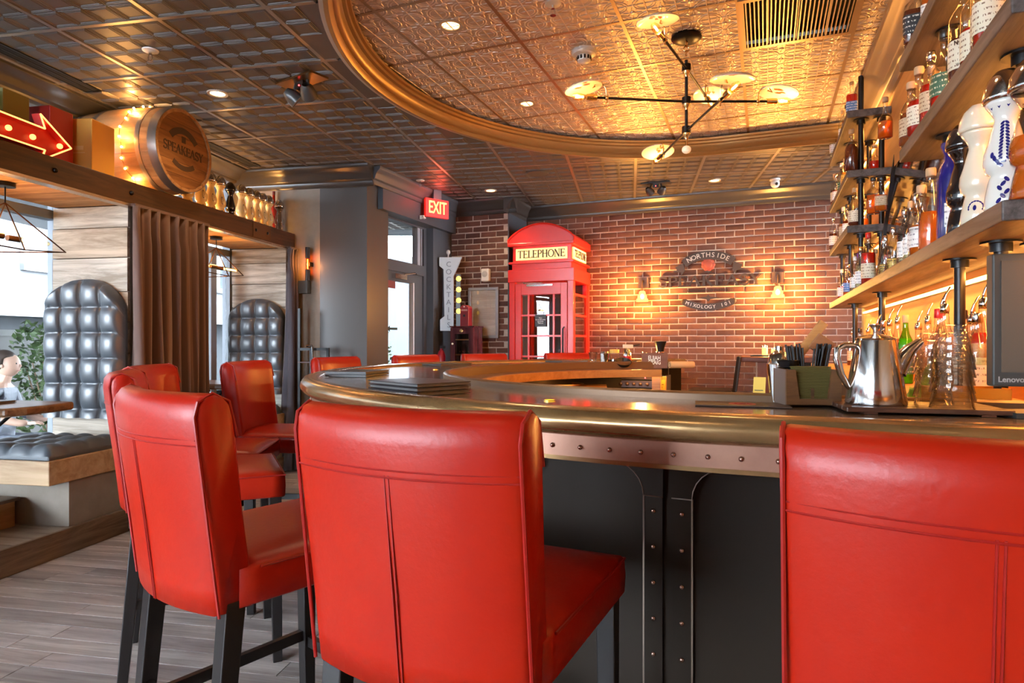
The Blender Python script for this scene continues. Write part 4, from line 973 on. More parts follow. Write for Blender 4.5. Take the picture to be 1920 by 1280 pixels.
# geometric cage pendants with tubular bulbs
M_cage = mat('cage_wire', (.10, .045, .02), .35, metal=.8)
def cage(lab, X, Y, zt_, zc, s, rz):
    t = thing('cage_pendant', lab, 'pendant light', (X, Y, zc), rz, 'geometric cage pendants')
    a = s; top = (0, 0, .17 * s / .3); ring_ = [(a, 0, -.03), (0, a * .42, -.07), (-a, 0, -.03), (0, -a * .42, -.07)]
    cgm = MB()
    for i in range(4): cgm.tube([top, ring_[i]], .004, 6); cgm.tube([ring_[i], ring_[(i + 1) % 4]], .004, 6)
    cgm.build('cage', M_cage, t); MB().tube([top, (0, 0, zt_ - zc)], .004, 6).build('cord', M_blackmetal, t); MB().lathe([(.05, zt_ - zc - .02), (.05, zt_ - zc)], 16).build('canopy', M_blackmetal, t)
    for sgn in (-1, 1):
        b_ = MB().cyl((sgn * .05 * s / .3, sgn * .02, .01), .017, .07, 12, 'x').build('socket', M_cage, t)
        g_ = MB().lathe([(.015, .0), (.016, .02), (.016, .17), (.010, .185), (0, .19)], 12, (sgn * (.085), sgn * .02, .01), Matrix.Rotation(sgn * pi / 2, 4, 'Y')).build('bulb', M_bulbglass, b_)
        MB().tube([(sgn * .1, sgn * .02 + dy, .01 + dz) if e == 0 else (sgn * .255, sgn * .02 + dy, .01 + dz) for dy, dz in ((.006, 0), (-.003, .006), (-.003, -.006)) for e in (0, 1)], .0022, 5).build('filament', M_warm, b_)
    point('pendant_glow', (X, Y, zc + .05), 3.5, WARM, .05); return t
xy = RP(-3.50, 3.02); cage('geometric wire cage pendant with tube bulbs in the near niche', *xy, 2.14, CH + .585, .36, -AR + pi / 2 - .1)
xy = RP(-3.52, 4.92); cage('geometric wire cage pendant with tube bulbs in the far niche', *xy, 2.14, CH + .63, .32, -AR + pi / 2 - .15)
# ---- things on the ledge
LT = 2.277
M_barrel = wood('barrel_oak', (.26, .115, .04), (.46, .24, .10), 'x', .5, .4, .001); M_hoop = mat('barrel_hoop', (.34, .31, .29), .3, metal=.85)
xb, qb_ = -3.10, 3.99
br = thing('barrel', 'oak barrel with steel hoops lying on the ledge, SPEAKEASY on its head', 'barrel', R3(xb, qb_, LT + .310), -AR)
def brad(s): return .285 + .023 * sin(pi * min(1, max(0, s)))
LB = .70
nst = 22
stave = MB(); da = 2 * pi / nst; ns = 10
vs_ = []; fs = []
for i in range(ns + 1):
    s_ = i / ns; r = brad(s_)
    for a in (-da / 2 * .985, -da / 6, da / 6, da / 2 * .985): vs_.append((-LB * s_, r * sin(a), r * cos(a)))
    for a in (da / 2 * .985, -da / 2 * .985): vs_.append((-LB * s_, (r - .02) * sin(a), (r - .02) * cos(a)))
for i in range(ns):
    for k in range(6): k2 = (k + 1) % 6; fs.append((i * 6 + k, i * 6 + k2, i * 6 + 6 + k2, i * 6 + 6 + k))
fs += [tuple(range(6)), tuple(ns * 6 + k for k in range(5, -1, -1))]
st_me = with_mat(stave.add(vs_, fs).mesh('stave'), M_barrel)
for k in range(nst): inst(st_me, 'stave', br, (0, 0, 0), (k * da, 0, 0))
for s0_, s1_ in ((.0, .085), (.17, .215), (.70, .76), (.93, 1.0)):
    rr = [(brad(s0_) + .003, -LB * s0_), (brad((s0_ + s1_) / 2) + .0035, -LB * (s0_ + s1_) / 2), (brad(s1_) + .003, -LB * s1_)]
    rr2 = [(r - .006, z) for r, z in rr[::-1]]
    MB().lathe(rr + rr2 + [rr[0]], 40, M=Matrix.Rotation(pi / 2, 4, 'Y'), caps=False).build('hoop', M_hoop, br)
M_head = wood('barrel_head', (.13, .045, .012), (.30, .125, .038), 'y', .5, .35, .001)
hdz = [-.27 + .09 * k for k in range(7)]
for a, b_ in zip(hdz, hdz[1:]):
    pts = []
    for zz in (a + .001, b_ - .001):
        pts.append((zz, sqrt(max(.0004, .268 ** 2 - zz * zz))))
    (za, wa), (zb_, wb) = pts; n = 5; L_ = [(-w_, zz) for zz, w_ in [(za + (zb_ - za) * i / n, sqrt(max(.0004, .27 ** 2 - (za + (zb_ - za) * i / n) ** 2))) for i in range(n + 1)]]
    poly = L_ + [(-x_, z_) for x_, z_ in L_[::-1]]
    nn = len(poly); MB().add([(-.03, x_, z_) for x_, z_ in poly] + [(-.012, x_, z_) for x_, z_ in poly], [tuple(range(nn)), tuple(range(2 * nn - 1, nn - 1, -1))] + [(i, nn + i, nn + (i + 1) % nn, (i + 1) % nn) for i in range(nn)]).build('head_board', M_head, br)
M_burn = mat('burnt_print', (.045, .018, .006), .6)
lg = serif_text('SPEAKEASY', .40, .062, .002, M_burn, br, (-.0105, 0, .0), pi / 2, name='head_print')
def arc_band(name, R, a0, a1, w_, m, parent, x=-.0105, cz=0, n=14):
    pts = [(R * cos(radians(a0 + (a1 - a0) * i / n)), cz + R * sin(radians(a0 + (a1 - a0) * i / n))) for i in range(n + 1)] + [((R - w_) * cos(radians(a1 + (a0 - a1) * i / n)), cz + (R - w_) * sin(radians(a1 + (a0 - a1) * i / n))) for i in range(n + 1)]
    k = len(pts); return MB().add([(x, a, b_) for a, b_ in pts] + [(x - .002, a, b_) for a, b_ in pts], [tuple(range(k)), tuple(range(2 * k - 1, k - 1, -1))] + [(i, k + i, k + (i + 1) % k, (i + 1) % k) for i in range(k)]).build(name, m, parent)
arc_band('print_ribbon', .19, 40, 140, .045, M_burn, br, cz=-.03); arc_band('print_ribbon', .20, 235, 305, .035, M_burn, br, cz=.06)
MB().bb(-.0125, -.0105, -.02, .02, .055, .10).build('print_emblem', M_burn, br)
fl_ = thing('fairy_lights', 'string of tiny warm lights wrapped round the barrel', 'string lights', R3(xb, qb_, LT + .310), -AR)
pp = []
for k in range(15):
    a = radians(-100 + k * 13); s_ = .36; r = brad(s_) + .006; pp.append((-LB * s_ + .012 * sin(k * 2), -r * cos(a - pi / 2 + pi / 2) , r * sin(a)))
pp = [(x_, y_, z_) for x_, y_, z_ in pp if True]
MB().tube(pp, .0016, 5).build('wire', M_brass, fl_)
fb_me = with_mat(MB().ball((0, 0, 0), .007, 8, 6).mesh('light'), mat('fairy_bulb', (1, .7, .3), .4, emit=((1, .62, .2), 45)))
for k, a in enumerate(pp): inst(fb_me, 'light', fl_, a)
for k in (3, 8, 12):
    w_ = Matrix.Rotation(-AR, 3, 'Z') @ Vector((pp[k][0] + .02, pp[k][1] - .05, pp[k][2])); l0 = R3(xb, qb_, LT + .310); point('fairy_glow', (l0[0] + w_.x, l0[1] + w_.y, l0[2] + w_.z), 2.6, WARM, .02)
# cartons
def carton(lab, p, q, w, d, h_, m, rz=0, name='carton'):
    t = thing(name, lab, 'box', R3(p, q, LT - .001), -AR + rz, 'cartons on the ledge')
    MB().bb(-w / 2, w / 2, -d / 2, d / 2, 0, h_).build('body', m, t, bevel=.004); MB().bb(-w / 2 + .002, w / 2 - .002, -.002, .002, h_, h_ + .001).build('lid_seam', mat('carton_seam', (.05, .03, .02), .7), t); return t
yc = carton('yellow gift carton standing against the barrel', -3.37, 3.47, .17, .20, .345, mat('yellow_card', (.85, .44, .07), .45), .1)
MB().bb(-.04, .04, -.1025, -.1005, .13, .135).bb(-.03, .03, -.1025, -.1005, .15, .175).build('emblem', mat('pale_print', (.95, .62, .22), .4), yc)
rc = carton('dark red gift carton behind the arrow sign', -3.47, 3.26, .20, .16, .36, mat('red_card', (.42, .015, .012), .4))
carton('olive green gift carton at the left edge on the ledge', -3.52, 3.03, .17, .16, .38, mat('olive_card', (.16, .13, .012), .5))
carton('dark brown gift carton at the far left on the ledge', -3.55, 2.82, .16, .16, .36, mat('brown_card', (.10, .035, .012), .5))
# marquee arrow
M_arrow = mat('arrow_red', (.62, .02, .012), .35); M_neon = mat('arrow_edge', (1, .45, .15), .4, emit=((1, .36, .10), 2.2))
ar = thing('arrow_sign', 'red marquee arrow with glowing edge and round bulbs pointing to the barrel', 'sign', R3(-3.27, 3.20, LT + .10), -AR + pi / 2)
def arrow_pts(s): return [(0, 0), (-.20, .135), (-.17, .06), (-.75, .075), (-.75, -.055), (-.17, -.06), (-.20, -.125)]
ap = arrow_pts(1)
MB().plate(ap[::-1], .02, .03).build('back_plate', M_arrow, ar)
ed = MB()
for i in range(len(ap)):
    (xa, za), (xb2, zb2) = ap[i], ap[(i + 1) % len(ap)]; l = sqrt((xa - xb2) ** 2 + (za - zb2) ** 2)
    MB().box(((xa + xb2) / 2, 0, (za + zb2) / 2), (l + .004, .055, .006), ry=-atan2(zb2 - za, xb2 - xa)).build('side_wall', M_arrow, ar)
    MB().tube([(xa, -.028, za), (xb2, -.028, zb2)], .0045, 6).build('edge_tube', M_neon, ar)
bulb_me = with_mat(MB().ball((0, 0, 0), .016, 12, 8).mesh('bulb'), mat('arrow_bulb', (1, .7, .3), .3, emit=((1, .55, .16), 1.4)))
for (x_, z_) in ((-.05, 0), (-.165, .08), (-.165, -.08), (-.22, 0), (-.36, .005), (-.50, .01), (-.64, .01)): inst(bulb_me, 'bulb', ar, (x_, .0, z_))
# ================================================================== back bar: shelves on pipe posts
SU = .50                      # front edge of the shelves (u)
S1, S2, S3, S4 = 1.515, 1.96, 2.325, 2.72
TS = .048
def shelf(lab, va, vb, z, group='pipe-mounted plank shelves'):
    t = thing('plank_shelf', lab, 'shelf', B3(0, 0, z), -AB, group)
    o = MB().bb(SU, .757, va, vb, 0, TS).build('board', M_shelf, t, bevel=.004)
    return t
sh = {'long': shelf('long thick plank shelf running the whole back bar, lowest of all', 1.76, 5.99, S1),
      'n2': shelf('near plank shelf above the decanters, middle of the right-hand group', 1.70, 2.96, S2),
      'n3': shelf('near plank shelf at the top right corner of the picture', 1.70, 2.96, S3),
      'f2': shelf('far plank shelf just above the long one, beside the brick wall', 4.73, 5.99, S2),
      'f3': shelf('far plank shelf, middle of the three beside the brick wall', 4.73, 5.99, S3),
      'f4': shelf('far plank shelf, topmost of the three beside the brick wall', 4.73, 5.99, S4)}
def pipe(t, v, u, z0, z1, zref):
    m = M_blackmetal; mb = MB().tube([(u, v, z0 - zref), (u, v, z1 - zref)], .017, 12)
    mb.build('pipe_post', m, t)
    MB().lathe([(.048, z1 - zref - .006), (.048, z1 - zref), ], 18, (u, v, 0)).lathe([(.027, z1 - zref - .03), (.027, z1 - zref - .006)], 14, (u, v, 0)).build('flange', m, t)
for v in (4.80, 5.35, 5.9):
    for key, za, zb_ in (('f2', S1 + TS, S2), ('f3', S2 + TS, S3), ('f4', S3 + TS, S4)):
        pipe(sh[key], v, SU + .09, za, zb_, {'f2': S2, 'f3': S3, 'f4': S4}[key])
        pipe(sh[key], v, SU + .21, za, zb_, {'f2': S2, 'f3': S3, 'f4': S4}[key])
MB().tube([(SU + .09, 4.80, TS), (SU + .09, 4.80, TIN - S4 - .02)], .017, 12).build('pipe_post', M_blackmetal, sh['f4'])
for v in (1.95, 2.62):
    for key, za, zb_, zr in (('n2', S1 + TS, S2, S2), ('n3', S2 + TS, S3, S3)): pipe(sh[key], v, SU + .10, za, zb_, zr)
for v in (2.12, 2.52, 4.05, 5.2): pipe(sh['long'], v, SU + .10, 1.06, S1, S1)
pipe(sh['long'], 2.18, SU + .21, 1.06, S1, S1)
# back counter
bc = thing('back_counter', 'low back-bar counter under the long shelf, crowded with bottles', 'counter', B3(0, 0, 0), -AB)
MB().bb(.36, .757, 2.14, 6.0, 1.02, 1.055).build('counter_top', M_counter, bc, bevel=.004)
MB().bb(.40, .757, 2.16, 5.98, 0, 1.02).build('cabinet', M_die, bc)
# LED strip and its light
ls2 = thing('shelf_light_strip', 'glowing warm LED strip under the long shelf along the wall', 'light strip', B3(0, 0, 0), -AB)
MB().bb(.738, .748, 1.9, 5.9, S1 - .046, S1 - .034).build('strip', M_led, ls2); MB().bb(.748, .7565, 1.9, 5.9, S1 - .05, S1 - .03).build('channel', M_chrome, ls2)
for v, e in ((2.2, 7), (3.3, 7), (4.4, 7), (5.4, 7)):
    x, y = BP(.70, v); area('strip_glow', (x, y, S1 - .05), (0, radians(30), -AB), .03, 1.0, e, (1, .38, .07))
# strips on the upper shelves' backs too
for key, z, va, vb in (('n2', S2, 1.75, 2.9), ('n3', S3, 1.75, 2.9), ('f2', S2, 4.8, 5.95), ('f3', S3, 4.8, 5.95), ('f4', S4, 4.8, 5.95)):
    MB().bb(.745, .756, va, vb, -.042, -.032).build('strip_light', M_led, sh[key])
    x, y = BP(.715, (va + vb) / 2); area('strip_glow', (x, y, z - .05), (0, radians(60), -AB), .03, vb - va, 5, (1, .38, .07))
x, y = BP(.70, 5.3); area('top_strip_glow', (x, y, S4 + TS + .02), (pi, 0, -AB), .04, 1.2, 3.5, WARM)
x, y = BP(.68, 2.4); area('top_strip_glow', (x, y, S3 + TS + .02), (pi, 0, -AB), .04, 1.2, 3.0, WARM)
# leaning mirror between the two shelf groups
mr = thing('back_mirror', 'dark framed mirror leaning on the wall between near and far shelves', 'mirror', B3(.70, 3.85, S1 + TS), -AB)
mb = MB().box((.02, 0, .46), (.006, 1.60, .90), ry=radians(7)); mb.build('mirror_glass', mat('mirror', (.55, .48, .42), .04, metal=1), mr)
fm = MB()
for s_ in (-1, 1): fm.box((.018, s_ * .81, .46), (.022, .03, .94), ry=radians(7))
fm.box((.018 + .46 * sin(radians(7)), 0, .46 + .46 * cos(radians(7))), (.022, 1.6, .03), ry=radians(7)); fm.box((.018 - .45 * sin(radians(7)), 0, .02), (.022, 1.6, .03), ry=radians(7))
fm.build('mirror_frame', M_blackmetal, mr)

# ------------------------------------------------------------------ bottles
G_clear = glass('bottle_clear', (.955, .97, .965), .02, 1.5, 1.7, .42)
G_green = glass('bottle_green', (.35, .72, .12), .02, 1.5, 1.2, .4)
G_amber = glass('bottle_amber', (.55, .20, .04), .02, 1.5, 1.2)
LQ = {'amber': liquid('liquid_amber', (.72, .22, .02), .5), 'red': liquid('liquid_red', (.66, .028, .010), .45), 'dark': liquid('liquid_dark', (.17, .026, .008), .3), 'gold': liquid('liquid_gold', (.90, .42, .05), .5),
      'orange': liquid('liquid_orange', (.85, .20, .01), .45), 'pale': liquid('liquid_pale', (.85, .75, .55), .75), 'clear': None, 'brown': liquid('liquid_brown', (.36, .08, .016), .35), 'lime': liquid('liquid_lime', (.45, .75, .02), .5)}
CAP = {'black': M_black, 'cork': mat('cork', (.55, .36, .20), .8), 'red': mat('wax_red', (.60, .02, .015), .3), 'white': M_white, 'gold': M_brass, 'blue': mat('cap_blue', (.03, .04, .22), .3), 'purple': mat('cap_purple', (.10, .02, .25), .3), 'silver': M_chrome, 'wood': wood('cap_wood', (.25, .12, .05), (.42, .24, .12), 'z', 1, .5)}
def label_mat(name, base, ink, rows=5):
    if name in MATS: return MATS[name]
    m = mat(name, base, .55); nt = m.node_tree; N = nt.nodes; L = nt.links; b = N['Principled BSDF']
    tc = N.new('ShaderNodeTexCoord'); sx = N.new('ShaderNodeSeparateXYZ'); L.new(tc.outputs['Generated'], sx.inputs[0])
    def mth(op, a, b_=None):
        n = N.new('ShaderNodeMath'); n.operation = op
        for i, t in enumerate((a, b_)):
            if t is None: continue
            if isinstance(t, (int, float)): n.inputs[i].default_value = t
            else: L.new(t, n.inputs[i])
        return n.outputs[0]
    z = sx.outputs[2]; fz = mth('FRACT', mth('MULTIPLY', z, rows)); line = mth('LESS_THAN', mth('ABSOLUTE', mth('SUBTRACT', fz, .5)), .16)
    mp = N.new('ShaderNodeMapping'); mp.inputs['Scale'].default_value = (26, 26, rows); L.new(tc.outputs['Generated'], mp.inputs[0])
    nz = N.new('ShaderNodeTexNoise'); nz.inputs['Scale'].default_value = 1; nz.inputs['Detail'].default_value = 0; L.new(mp.outputs[0], nz.inputs['Vector'])
    ink_ = mth('MULTIPLY', line, mth('GREATER_THAN', nz.outputs['Fac'], .5))
    inb = mth('MULTIPLY', mth('LESS_THAN', mth('ABSOLUTE', mth('SUBTRACT', z, .5)), .42), ink_)
    mx = N.new('ShaderNodeMix'); mx.data_type = 'RGBA'; mx.inputs[6].default_value = (*base, 1); mx.inputs[7].default_value = (*ink, 1); L.new(inb, mx.inputs[0]); L.new(mx.outputs[2], b.inputs['Base Color'])
    return m
LB_ = {'cream': label_mat('label_cream', (.80, .70, .52), (.25, .14, .08)), 'white': label_mat('label_white', (.85, .83, .80), (.30, .28, .30), 4), 'green': label_mat('label_green', (.05, .13, .07), (.70, .66, .45), 4),
       'black': label_mat('label_black', (.02, .02, .022), (.75, .70, .60), 4), 'yellow': label_mat('label_yellow', (.85, .55, .10), (.25, .10, .02)), 'blue': label_mat('label_blue', (.10, .22, .50), (.80, .82, .85), 4), 'red': label_mat('label_red', (.55, .03, .02), (.85, .75, .6), 4), 'tan': label_mat('label_tan', (.62, .45, .28), (.20, .08, .03)), None: None}
SHAPES = {  # profile of body radius by height (radius rel. to R, height rel. to H), neck radius, square?
 'round': ([(.92, 0), (1, .02), (1, .60), (.93, .66), (.62, .73), (.36, .78), (.34, .90), (.37, .905), (.37, .925)], 0),
 'tall': ([(.92, 0), (1, .02), (1, .55), (.9, .64), (.55, .72), (.40, .80), (.36, .92), (.38, .925)], 0),
 'square': ([(.95, 0), (1.05, .02), (1.05, .58), (.95, .63), (.5, .68), (.32, .72), (.32, .90), (.36, .91), (.36, .93)], 4),
 'flask': ([(.85, 0), (1.05, .04), (1.10, .45), (.95, .58), (.5, .66), (.30, .70), (.30, .86), (.36, .87), (.36, .92)], 4),
 'decanter': ([(.8, 0), (1.1, .02), (1.15, .38), (.95, .50), (.55, .58), (.36, .64), (.34, .85), (.42, .86), (.42, .92)], 0),
 'conic': ([(.95, 0), (1, .02), (.98, .35), (.8, .55), (.5, .72), (.36, .82), (.34, .93), (.38, .935)], 0),
 'jug': ([(.9, 0), (1.1, .03), (1.1, .48), (1.0, .56), (.7, .66), (.38, .72), (.36, .88), (.42, .885), (.42, .92)], 0)}
_bm = {}
def rad_at(prof, z, R, H):
    for (r0, z0), (r1, z1) in zip(prof, prof[1:]):
        if z0 <= z <= z1: return R * (r0 + (r1 - r0) * (z - z0) / max(1e-6, z1 - z0))
    return R * prof[-1][0]
def rot_sq(prof, sq, seg=24):
    return prof
def bottle_meshes(shape, R, H, level, lab_span, sq):
    key = (shape, round(R, 4), round(H, 3), round(level, 2), lab_span)
    if key in _bm: return _bm[key]
    prof, sqn = SHAPES[shape]
    def lath(p, seg=22):
        mb = MB().lathe(p, seg)
        if sqn:     # push the round section towards a rounded square below the shoulder
            out = []
            for (x, y, z) in mb.v:
                r = sqrt(x * x + y * y)
                if r > 1e-6 and z < .66 * H:
                    a = atan2(y, x); s_ = (abs(cos(a)) ** 5 + abs(sin(a)) ** 5) ** (-1 / 5); k = 1 if z < .58 * H else max(0, 1 - (z - .58 * H) / (.08 * H)); x, y = x * (1 + (s_ * .92 - 1) * k), y * (1 + (s_ * .92 - 1) * k)
                out.append((x, y, z))
            mb.v = out
        return mb
    body = lath([(0, 0)] + [(r * R, z * H) for r, z in prof]).mesh('glass')
    # liquid
    lp = [(0, .004 * H)]
    for r, z in prof:
        if z < level: lp.append((r * R * .93, max(z, .012) * H))
    lp += [(rad_at(prof, level, R, H) * .93, level * H), (0, level * H)]
    liq = lath(lp).mesh('liquid')
    lab = None
    if lab_span:
        z0, z1, arc_ = lab_span; mb = MB(); n = 16; vs_ = []; fs = []
        for i in range(n + 1):
            a = -pi / 2 + radians(arc_) * (i / n - .5)
            for zz in (z0, (z0 + z1) / 2, z1):
                r = rad_at(prof, zz, R, H) * 1.012 + .0004; x, y = r * cos(a), r * sin(a)
                if sqn: s_ = (abs(cos(a)) ** 5 + abs(sin(a)) ** 5) ** (-1 / 5); x, y = x * (s_ * .92 + .004), y * (s_ * .92 + .004)
                vs_.append((x, y, zz * H))
        for i in range(n):
            for j in range(2): k = i * 3 + j; fs.append((k, k + 3, k + 4, k + 1))
        lab = mb.add(vs_, fs, True).mesh('label')
    rn = prof[-1][0] * R; zt_ = prof[-1][1] * H
    cap = MB().lathe([(rn * 1.05, zt_ - .035 * H), (rn * 1.12, zt_ - .03 * H), (rn * 1.12, H - .004), (rn * 1.0, H), (0, H)], 16).mesh('cap')
    pour = MB().lathe([(rn * .95, zt_ - .01), (rn * 1.1, zt_ + .004), (rn * .9, zt_ + .02), (rn * .5, zt_ + .024)], 14).tube([(0, 0, zt_ + .02), (0, 0, zt_ + .035), (.006, 0, zt_ + .055), (.016, 0, zt_ + .078)], [.005, .0048, .004, .003], 8).mesh('pourer')
    _bm[key] = (body, liq, lab, cap, pour); return _bm[key]
def lim(me, m):
    c = me.copy() if (me.materials and me.materials[0] != m) else me
    if not c.materials: c.materials.append(m)
    else: c.materials[0] = m
    return c
_bc = {}
def matmesh(me, m):
    k = (me.name, m.name)
    if k not in _bc:
        c = me.copy(); c.name = me.name.split('.')[0]; c.materials.clear(); c.materials.append(m); _bc[k] = c
    return _bc[k]
def bottle(lab, loc, shape='round', R=.038, H=.30, liq='amber', cap='black', label='cream', level=.55, span=(.14, .42, 200), g=None, rz=None, grp=None, pour=False, name='bottle', cat='bottle'):
    t = thing(name, lab, cat, loc, rz if rz is not None else -AB - pi / 2 + .9, grp)
    body, lq, lb, cp, po = bottle_meshes(shape, R, H, level, span if label else None, 0)
    inst(matmesh(body, g or G_clear), 'glass', t)
    if liq and LQ.get(liq): inst(matmesh(lq, LQ[liq]), 'liquid', t)
    if label: inst(matmesh(lb, LB_[label]), 'label', t)
    if pour: inst(matmesh(po, M_chrome), 'pourer', t)
    else: inst(matmesh(cp, CAP[cap]), 'cap', t)
    return t
def sh_loc(x_px, u, z):
    Y = u / (cos(AB) / 1190 * (x_px - (960 + 1190 * math.tan(AB)))); return (PX(x_px, Y), Y, z)
def facing(loc): return atan2(-loc[1], -loc[0]) + pi / 2      # front (-y) turned to the room, seen from the bar
ORD = ['first', 'second', 'third', 'fourth', 'fifth', 'sixth', 'seventh', 'eighth', 'ninth', 'tenth', 'eleventh', 'twelfth', 'thirteenth', 'fourteenth']
DESC = {'amber': 'amber whiskey bottle', 'red': 'deep red spirit bottle', 'dark': 'dark spirit bottle', 'gold': 'golden spirit bottle', 'orange': 'orange spirit bottle', 'pale': 'pale spirit bottle', 'clear': 'clear glass bottle', 'brown': 'brown spirit bottle', 'lime': 'lime green bottle'}
LD = {'cream': 'a cream label', 'white': 'a white label', 'green': 'a green label', 'black': 'a black label', 'yellow': 'a yellow label', 'blue': 'a blue label', 'red': 'a red label', 'tan': 'a tan label', None: 'no label'}
def row(where, z, items, grp, frm='from the far end', rear=''):
    """items: (x_px, u, shape, R, H, liquid, cap, label, level)"""
    for i, it in enumerate(items):
        x_, u, shape, R, H, lq, cap, lb, lev = it[:9]; loc = sh_loc(x_, u, z)
        if uv_of(*loc[:2])[1] > 5.94: k_ = 5.94 / uv_of(*loc[:2])[1]; loc = (loc[0] * k_, loc[1] * k_, z)
        lab = '%s, %s cap, %s, %s from far end of %s' % (DESC[lq], cap, LD[lb].replace('a ', ''), ORD[i], where)
        bottle(lab, loc, shape, R, H, lq, cap, lb, lev, rz=facing(loc), grp=grp)
zl = S1 + TS + .001
row('far long shelf', zl, [
 (1578, SU + .06, 'tall', .030, .25, 'red', 'white', 'white', .45), (1584, SU + .13, 'tall', .028, .26, 'amber', 'white', 'blue', .5), (1590, SU + .05, 'round', .031, .23, 'amber', 'silver', 'blue', .5), (1596, SU + .10, 'tall', .030, .29, 'brown', 'cork', 'black', .62),
 (1603, SU + .05, 'round', .030, .24, 'pale', 'white', 'white', .5), (1610, SU + .11, 'tall', .030, .30, 'dark', 'purple', 'black', .6), (1613, SU + .05, 'square', .030, .27, 'pale', 'gold', 'white', .55), (1620, SU + .12, 'tall', .031, .31, 'brown', 'black', 'cream', .6), (1628, SU + .055, 'round', .037, .31, 'red', 'red', 'cream', .62), (1641, SU + .12, 'round', .034, .24, 'gold', 'cork', 'yellow', .5)], 'bottles on the long shelf')
row('far lower shelf', S2 + TS + .001, [(1567, SU + .05, 'tall', .03, .27, 'dark', 'silver', 'white', .5), (1574, SU + .07, 'round', .03, .25, 'red', 'cork', 'cream', .45), (1581, SU + .05, 'tall', .029, .26, 'amber', 'white', 'tan', .5), (1588, SU + .06, 'square', .03, .25, 'brown', 'black', 'white', .5),
 (1603, SU + .06, 'jug', .036, .27, 'dark', 'cork', 'cream', .42), (1618, SU + .16, 'round', .036, .25, 'orange', 'black', None, .5), (1637, SU + .10, 'square', .037, .22, 'orange', 'black', None, .5), (1652, SU + .13, 'square', .034, .20, 'orange', 'black', 'tan', .45)], 'bottles on the far shelves')
row('far middle shelf', S3 + TS + .001, [(1566, SU + .05, 'tall', .03, .27, 'dark', 'cork', 'cream', .5), (1572, SU + .06, 'round', .03, .25, 'red', 'silver', 'white', .45), (1578, SU + .05, 'tall', .03, .26, 'pale', 'white', 'green', .5), (1584, SU + .06, 'round', .03, .26, 'gold', 'cork', 'tan', .5), (1590, SU + .07, 'round', .03, .25, 'gold', 'gold', 'yellow', .5),
 (1606, SU + .05, 'jug', .038, .285, 'dark', 'cork', None, .62), (1622, SU + .17, 'round', .03, .20, 'orange', 'cork', None, .4), (1640, SU + .18, 'decanter', .034, .19, 'red', 'cork', None, .4), (1660, SU + .12, 'decanter', .033, .23, 'orange', 'cork', None, .40)], 'bottles on the far shelves')
row('far topmost shelf', S4 + TS + .001, [(1558, SU + .05, 'tall', .03, .25, 'pale', 'blue', 'white', .45), (1563, SU + .06, 'round', .03, .24, 'pale', 'silver', 'blue', .5), (1568, SU + .05, 'tall', .03, .25, 'brown', 'cork', 'white', .5), (1574, SU + .06, 'round', .03, .24, 'amber', 'cork', 'cream', .5), (1580, SU + .05, 'tall', .03, .25, 'pale', 'cork', 'white', .5), (1587, SU + .06, 'round', .03, .24, 'amber', 'black', 'blue', .5),
 (1597, SU + .045, 'square', .036, .245, 'red', 'cork', 'blue', .62)], 'bottles on the far shelves')
# near middle shelf
row('near middle shelf', S2 + TS + .001, [
 (1701, SU + .05, 'jug', .038, .25, 'brown', 'cork', 'tan', .5), (1718, SU + .07, 'round', .036, .28, 'amber', 'cork', 'black', .55), (1729, SU + .05, 'jug', .036, .26, 'red', 'cork', 'cream', .5), (1742, SU + .08, 'round', .034, .28, 'red', 'cork', 'white', .55), (1752, SU + .05, 'round', .036, .25, 'red', 'silver', 'tan', .52),
 (1772, SU + .05, 'decanter', .038, .26, 'red', 'black', 'green', .36), (1781, SU + .14, 'round', .036, .30, 'gold', 'cork', 'tan', .6), (1806, SU + .05, 'round', .037, .31, 'dark', 'black', 'cream', .44), (1827, SU + .06, 'round', .036, .29, 'red', 'black', 'cream', .45), (1848, SU + .06, 'square', .034, .30, 'red', 'wood', 'tan', .5), (1872, SU + .07, 'round', .036, .29, 'red', 'silver', 'cream', .4), (1898, SU + .10, 'tall', .036, .30, 'pale', 'blue', 'blue', .5)], 'bottles on the near shelves')
row('near top shelf', S3 + TS + .001, [(1690, SU + .05, 'flask', .037, .26, 'dark', 'silver', 'black', .5), (1704, SU + .055, 'round', .036, .28, 'pale', 'white', 'cream', .5), (1717, SU + .06, 'round', .036, .28, 'brown', 'red', 'red', .5), (1736, SU + .06, 'square', .034, .27, 'amber', 'black', 'white', .5)], 'bottles on the near shelves')
# lettering on the big whiskey label
loc = sh_loc(1806, SU + .05, S2 + TS + .001); hb_ = [o for o in C.objects if o.get('label', '').startswith('dark spirit bottle, black cap, cream label, eighth from far end of near middle')][0]
text('N HILL', .018, .0006, M_ink, hb_, (0, -.0388, .118), bold=.0006, sx=.8); text('WHISKEY', .008, .0006, M_ink, hb_, (0, -.0388, .055))
# ---- near half of the long shelf
row('near long shelf', zl, [
 (1664, SU + .15, 'tall', .028, .27, 'pale', 'silver', 'yellow', .4), (1672, SU + .17, 'tall', .028, .28, 'pale', 'silver', 'yellow', .4), (1680, SU + .15, 'tall', .028, .29, 'pale', 'silver', 'yellow', .4),
 (1697, SU + .05, 'tall', .028, .24, 'pale', 'silver', 'white', .35), (1707, SU + .06, 'tall', .028, .26, 'pale', 'cork', 'white', .4), (1717, SU + .06, 'tall', .028, .27, 'pale', 'silver', 'white', .42), (1728, SU + .06, 'decanter', .037, .28, 'amber', 'cork', 'white', .45), (1750, SU + .05, 'conic', .038, .29, 'orange', 'cork', None, .46)], 'bottles on the long shelf')
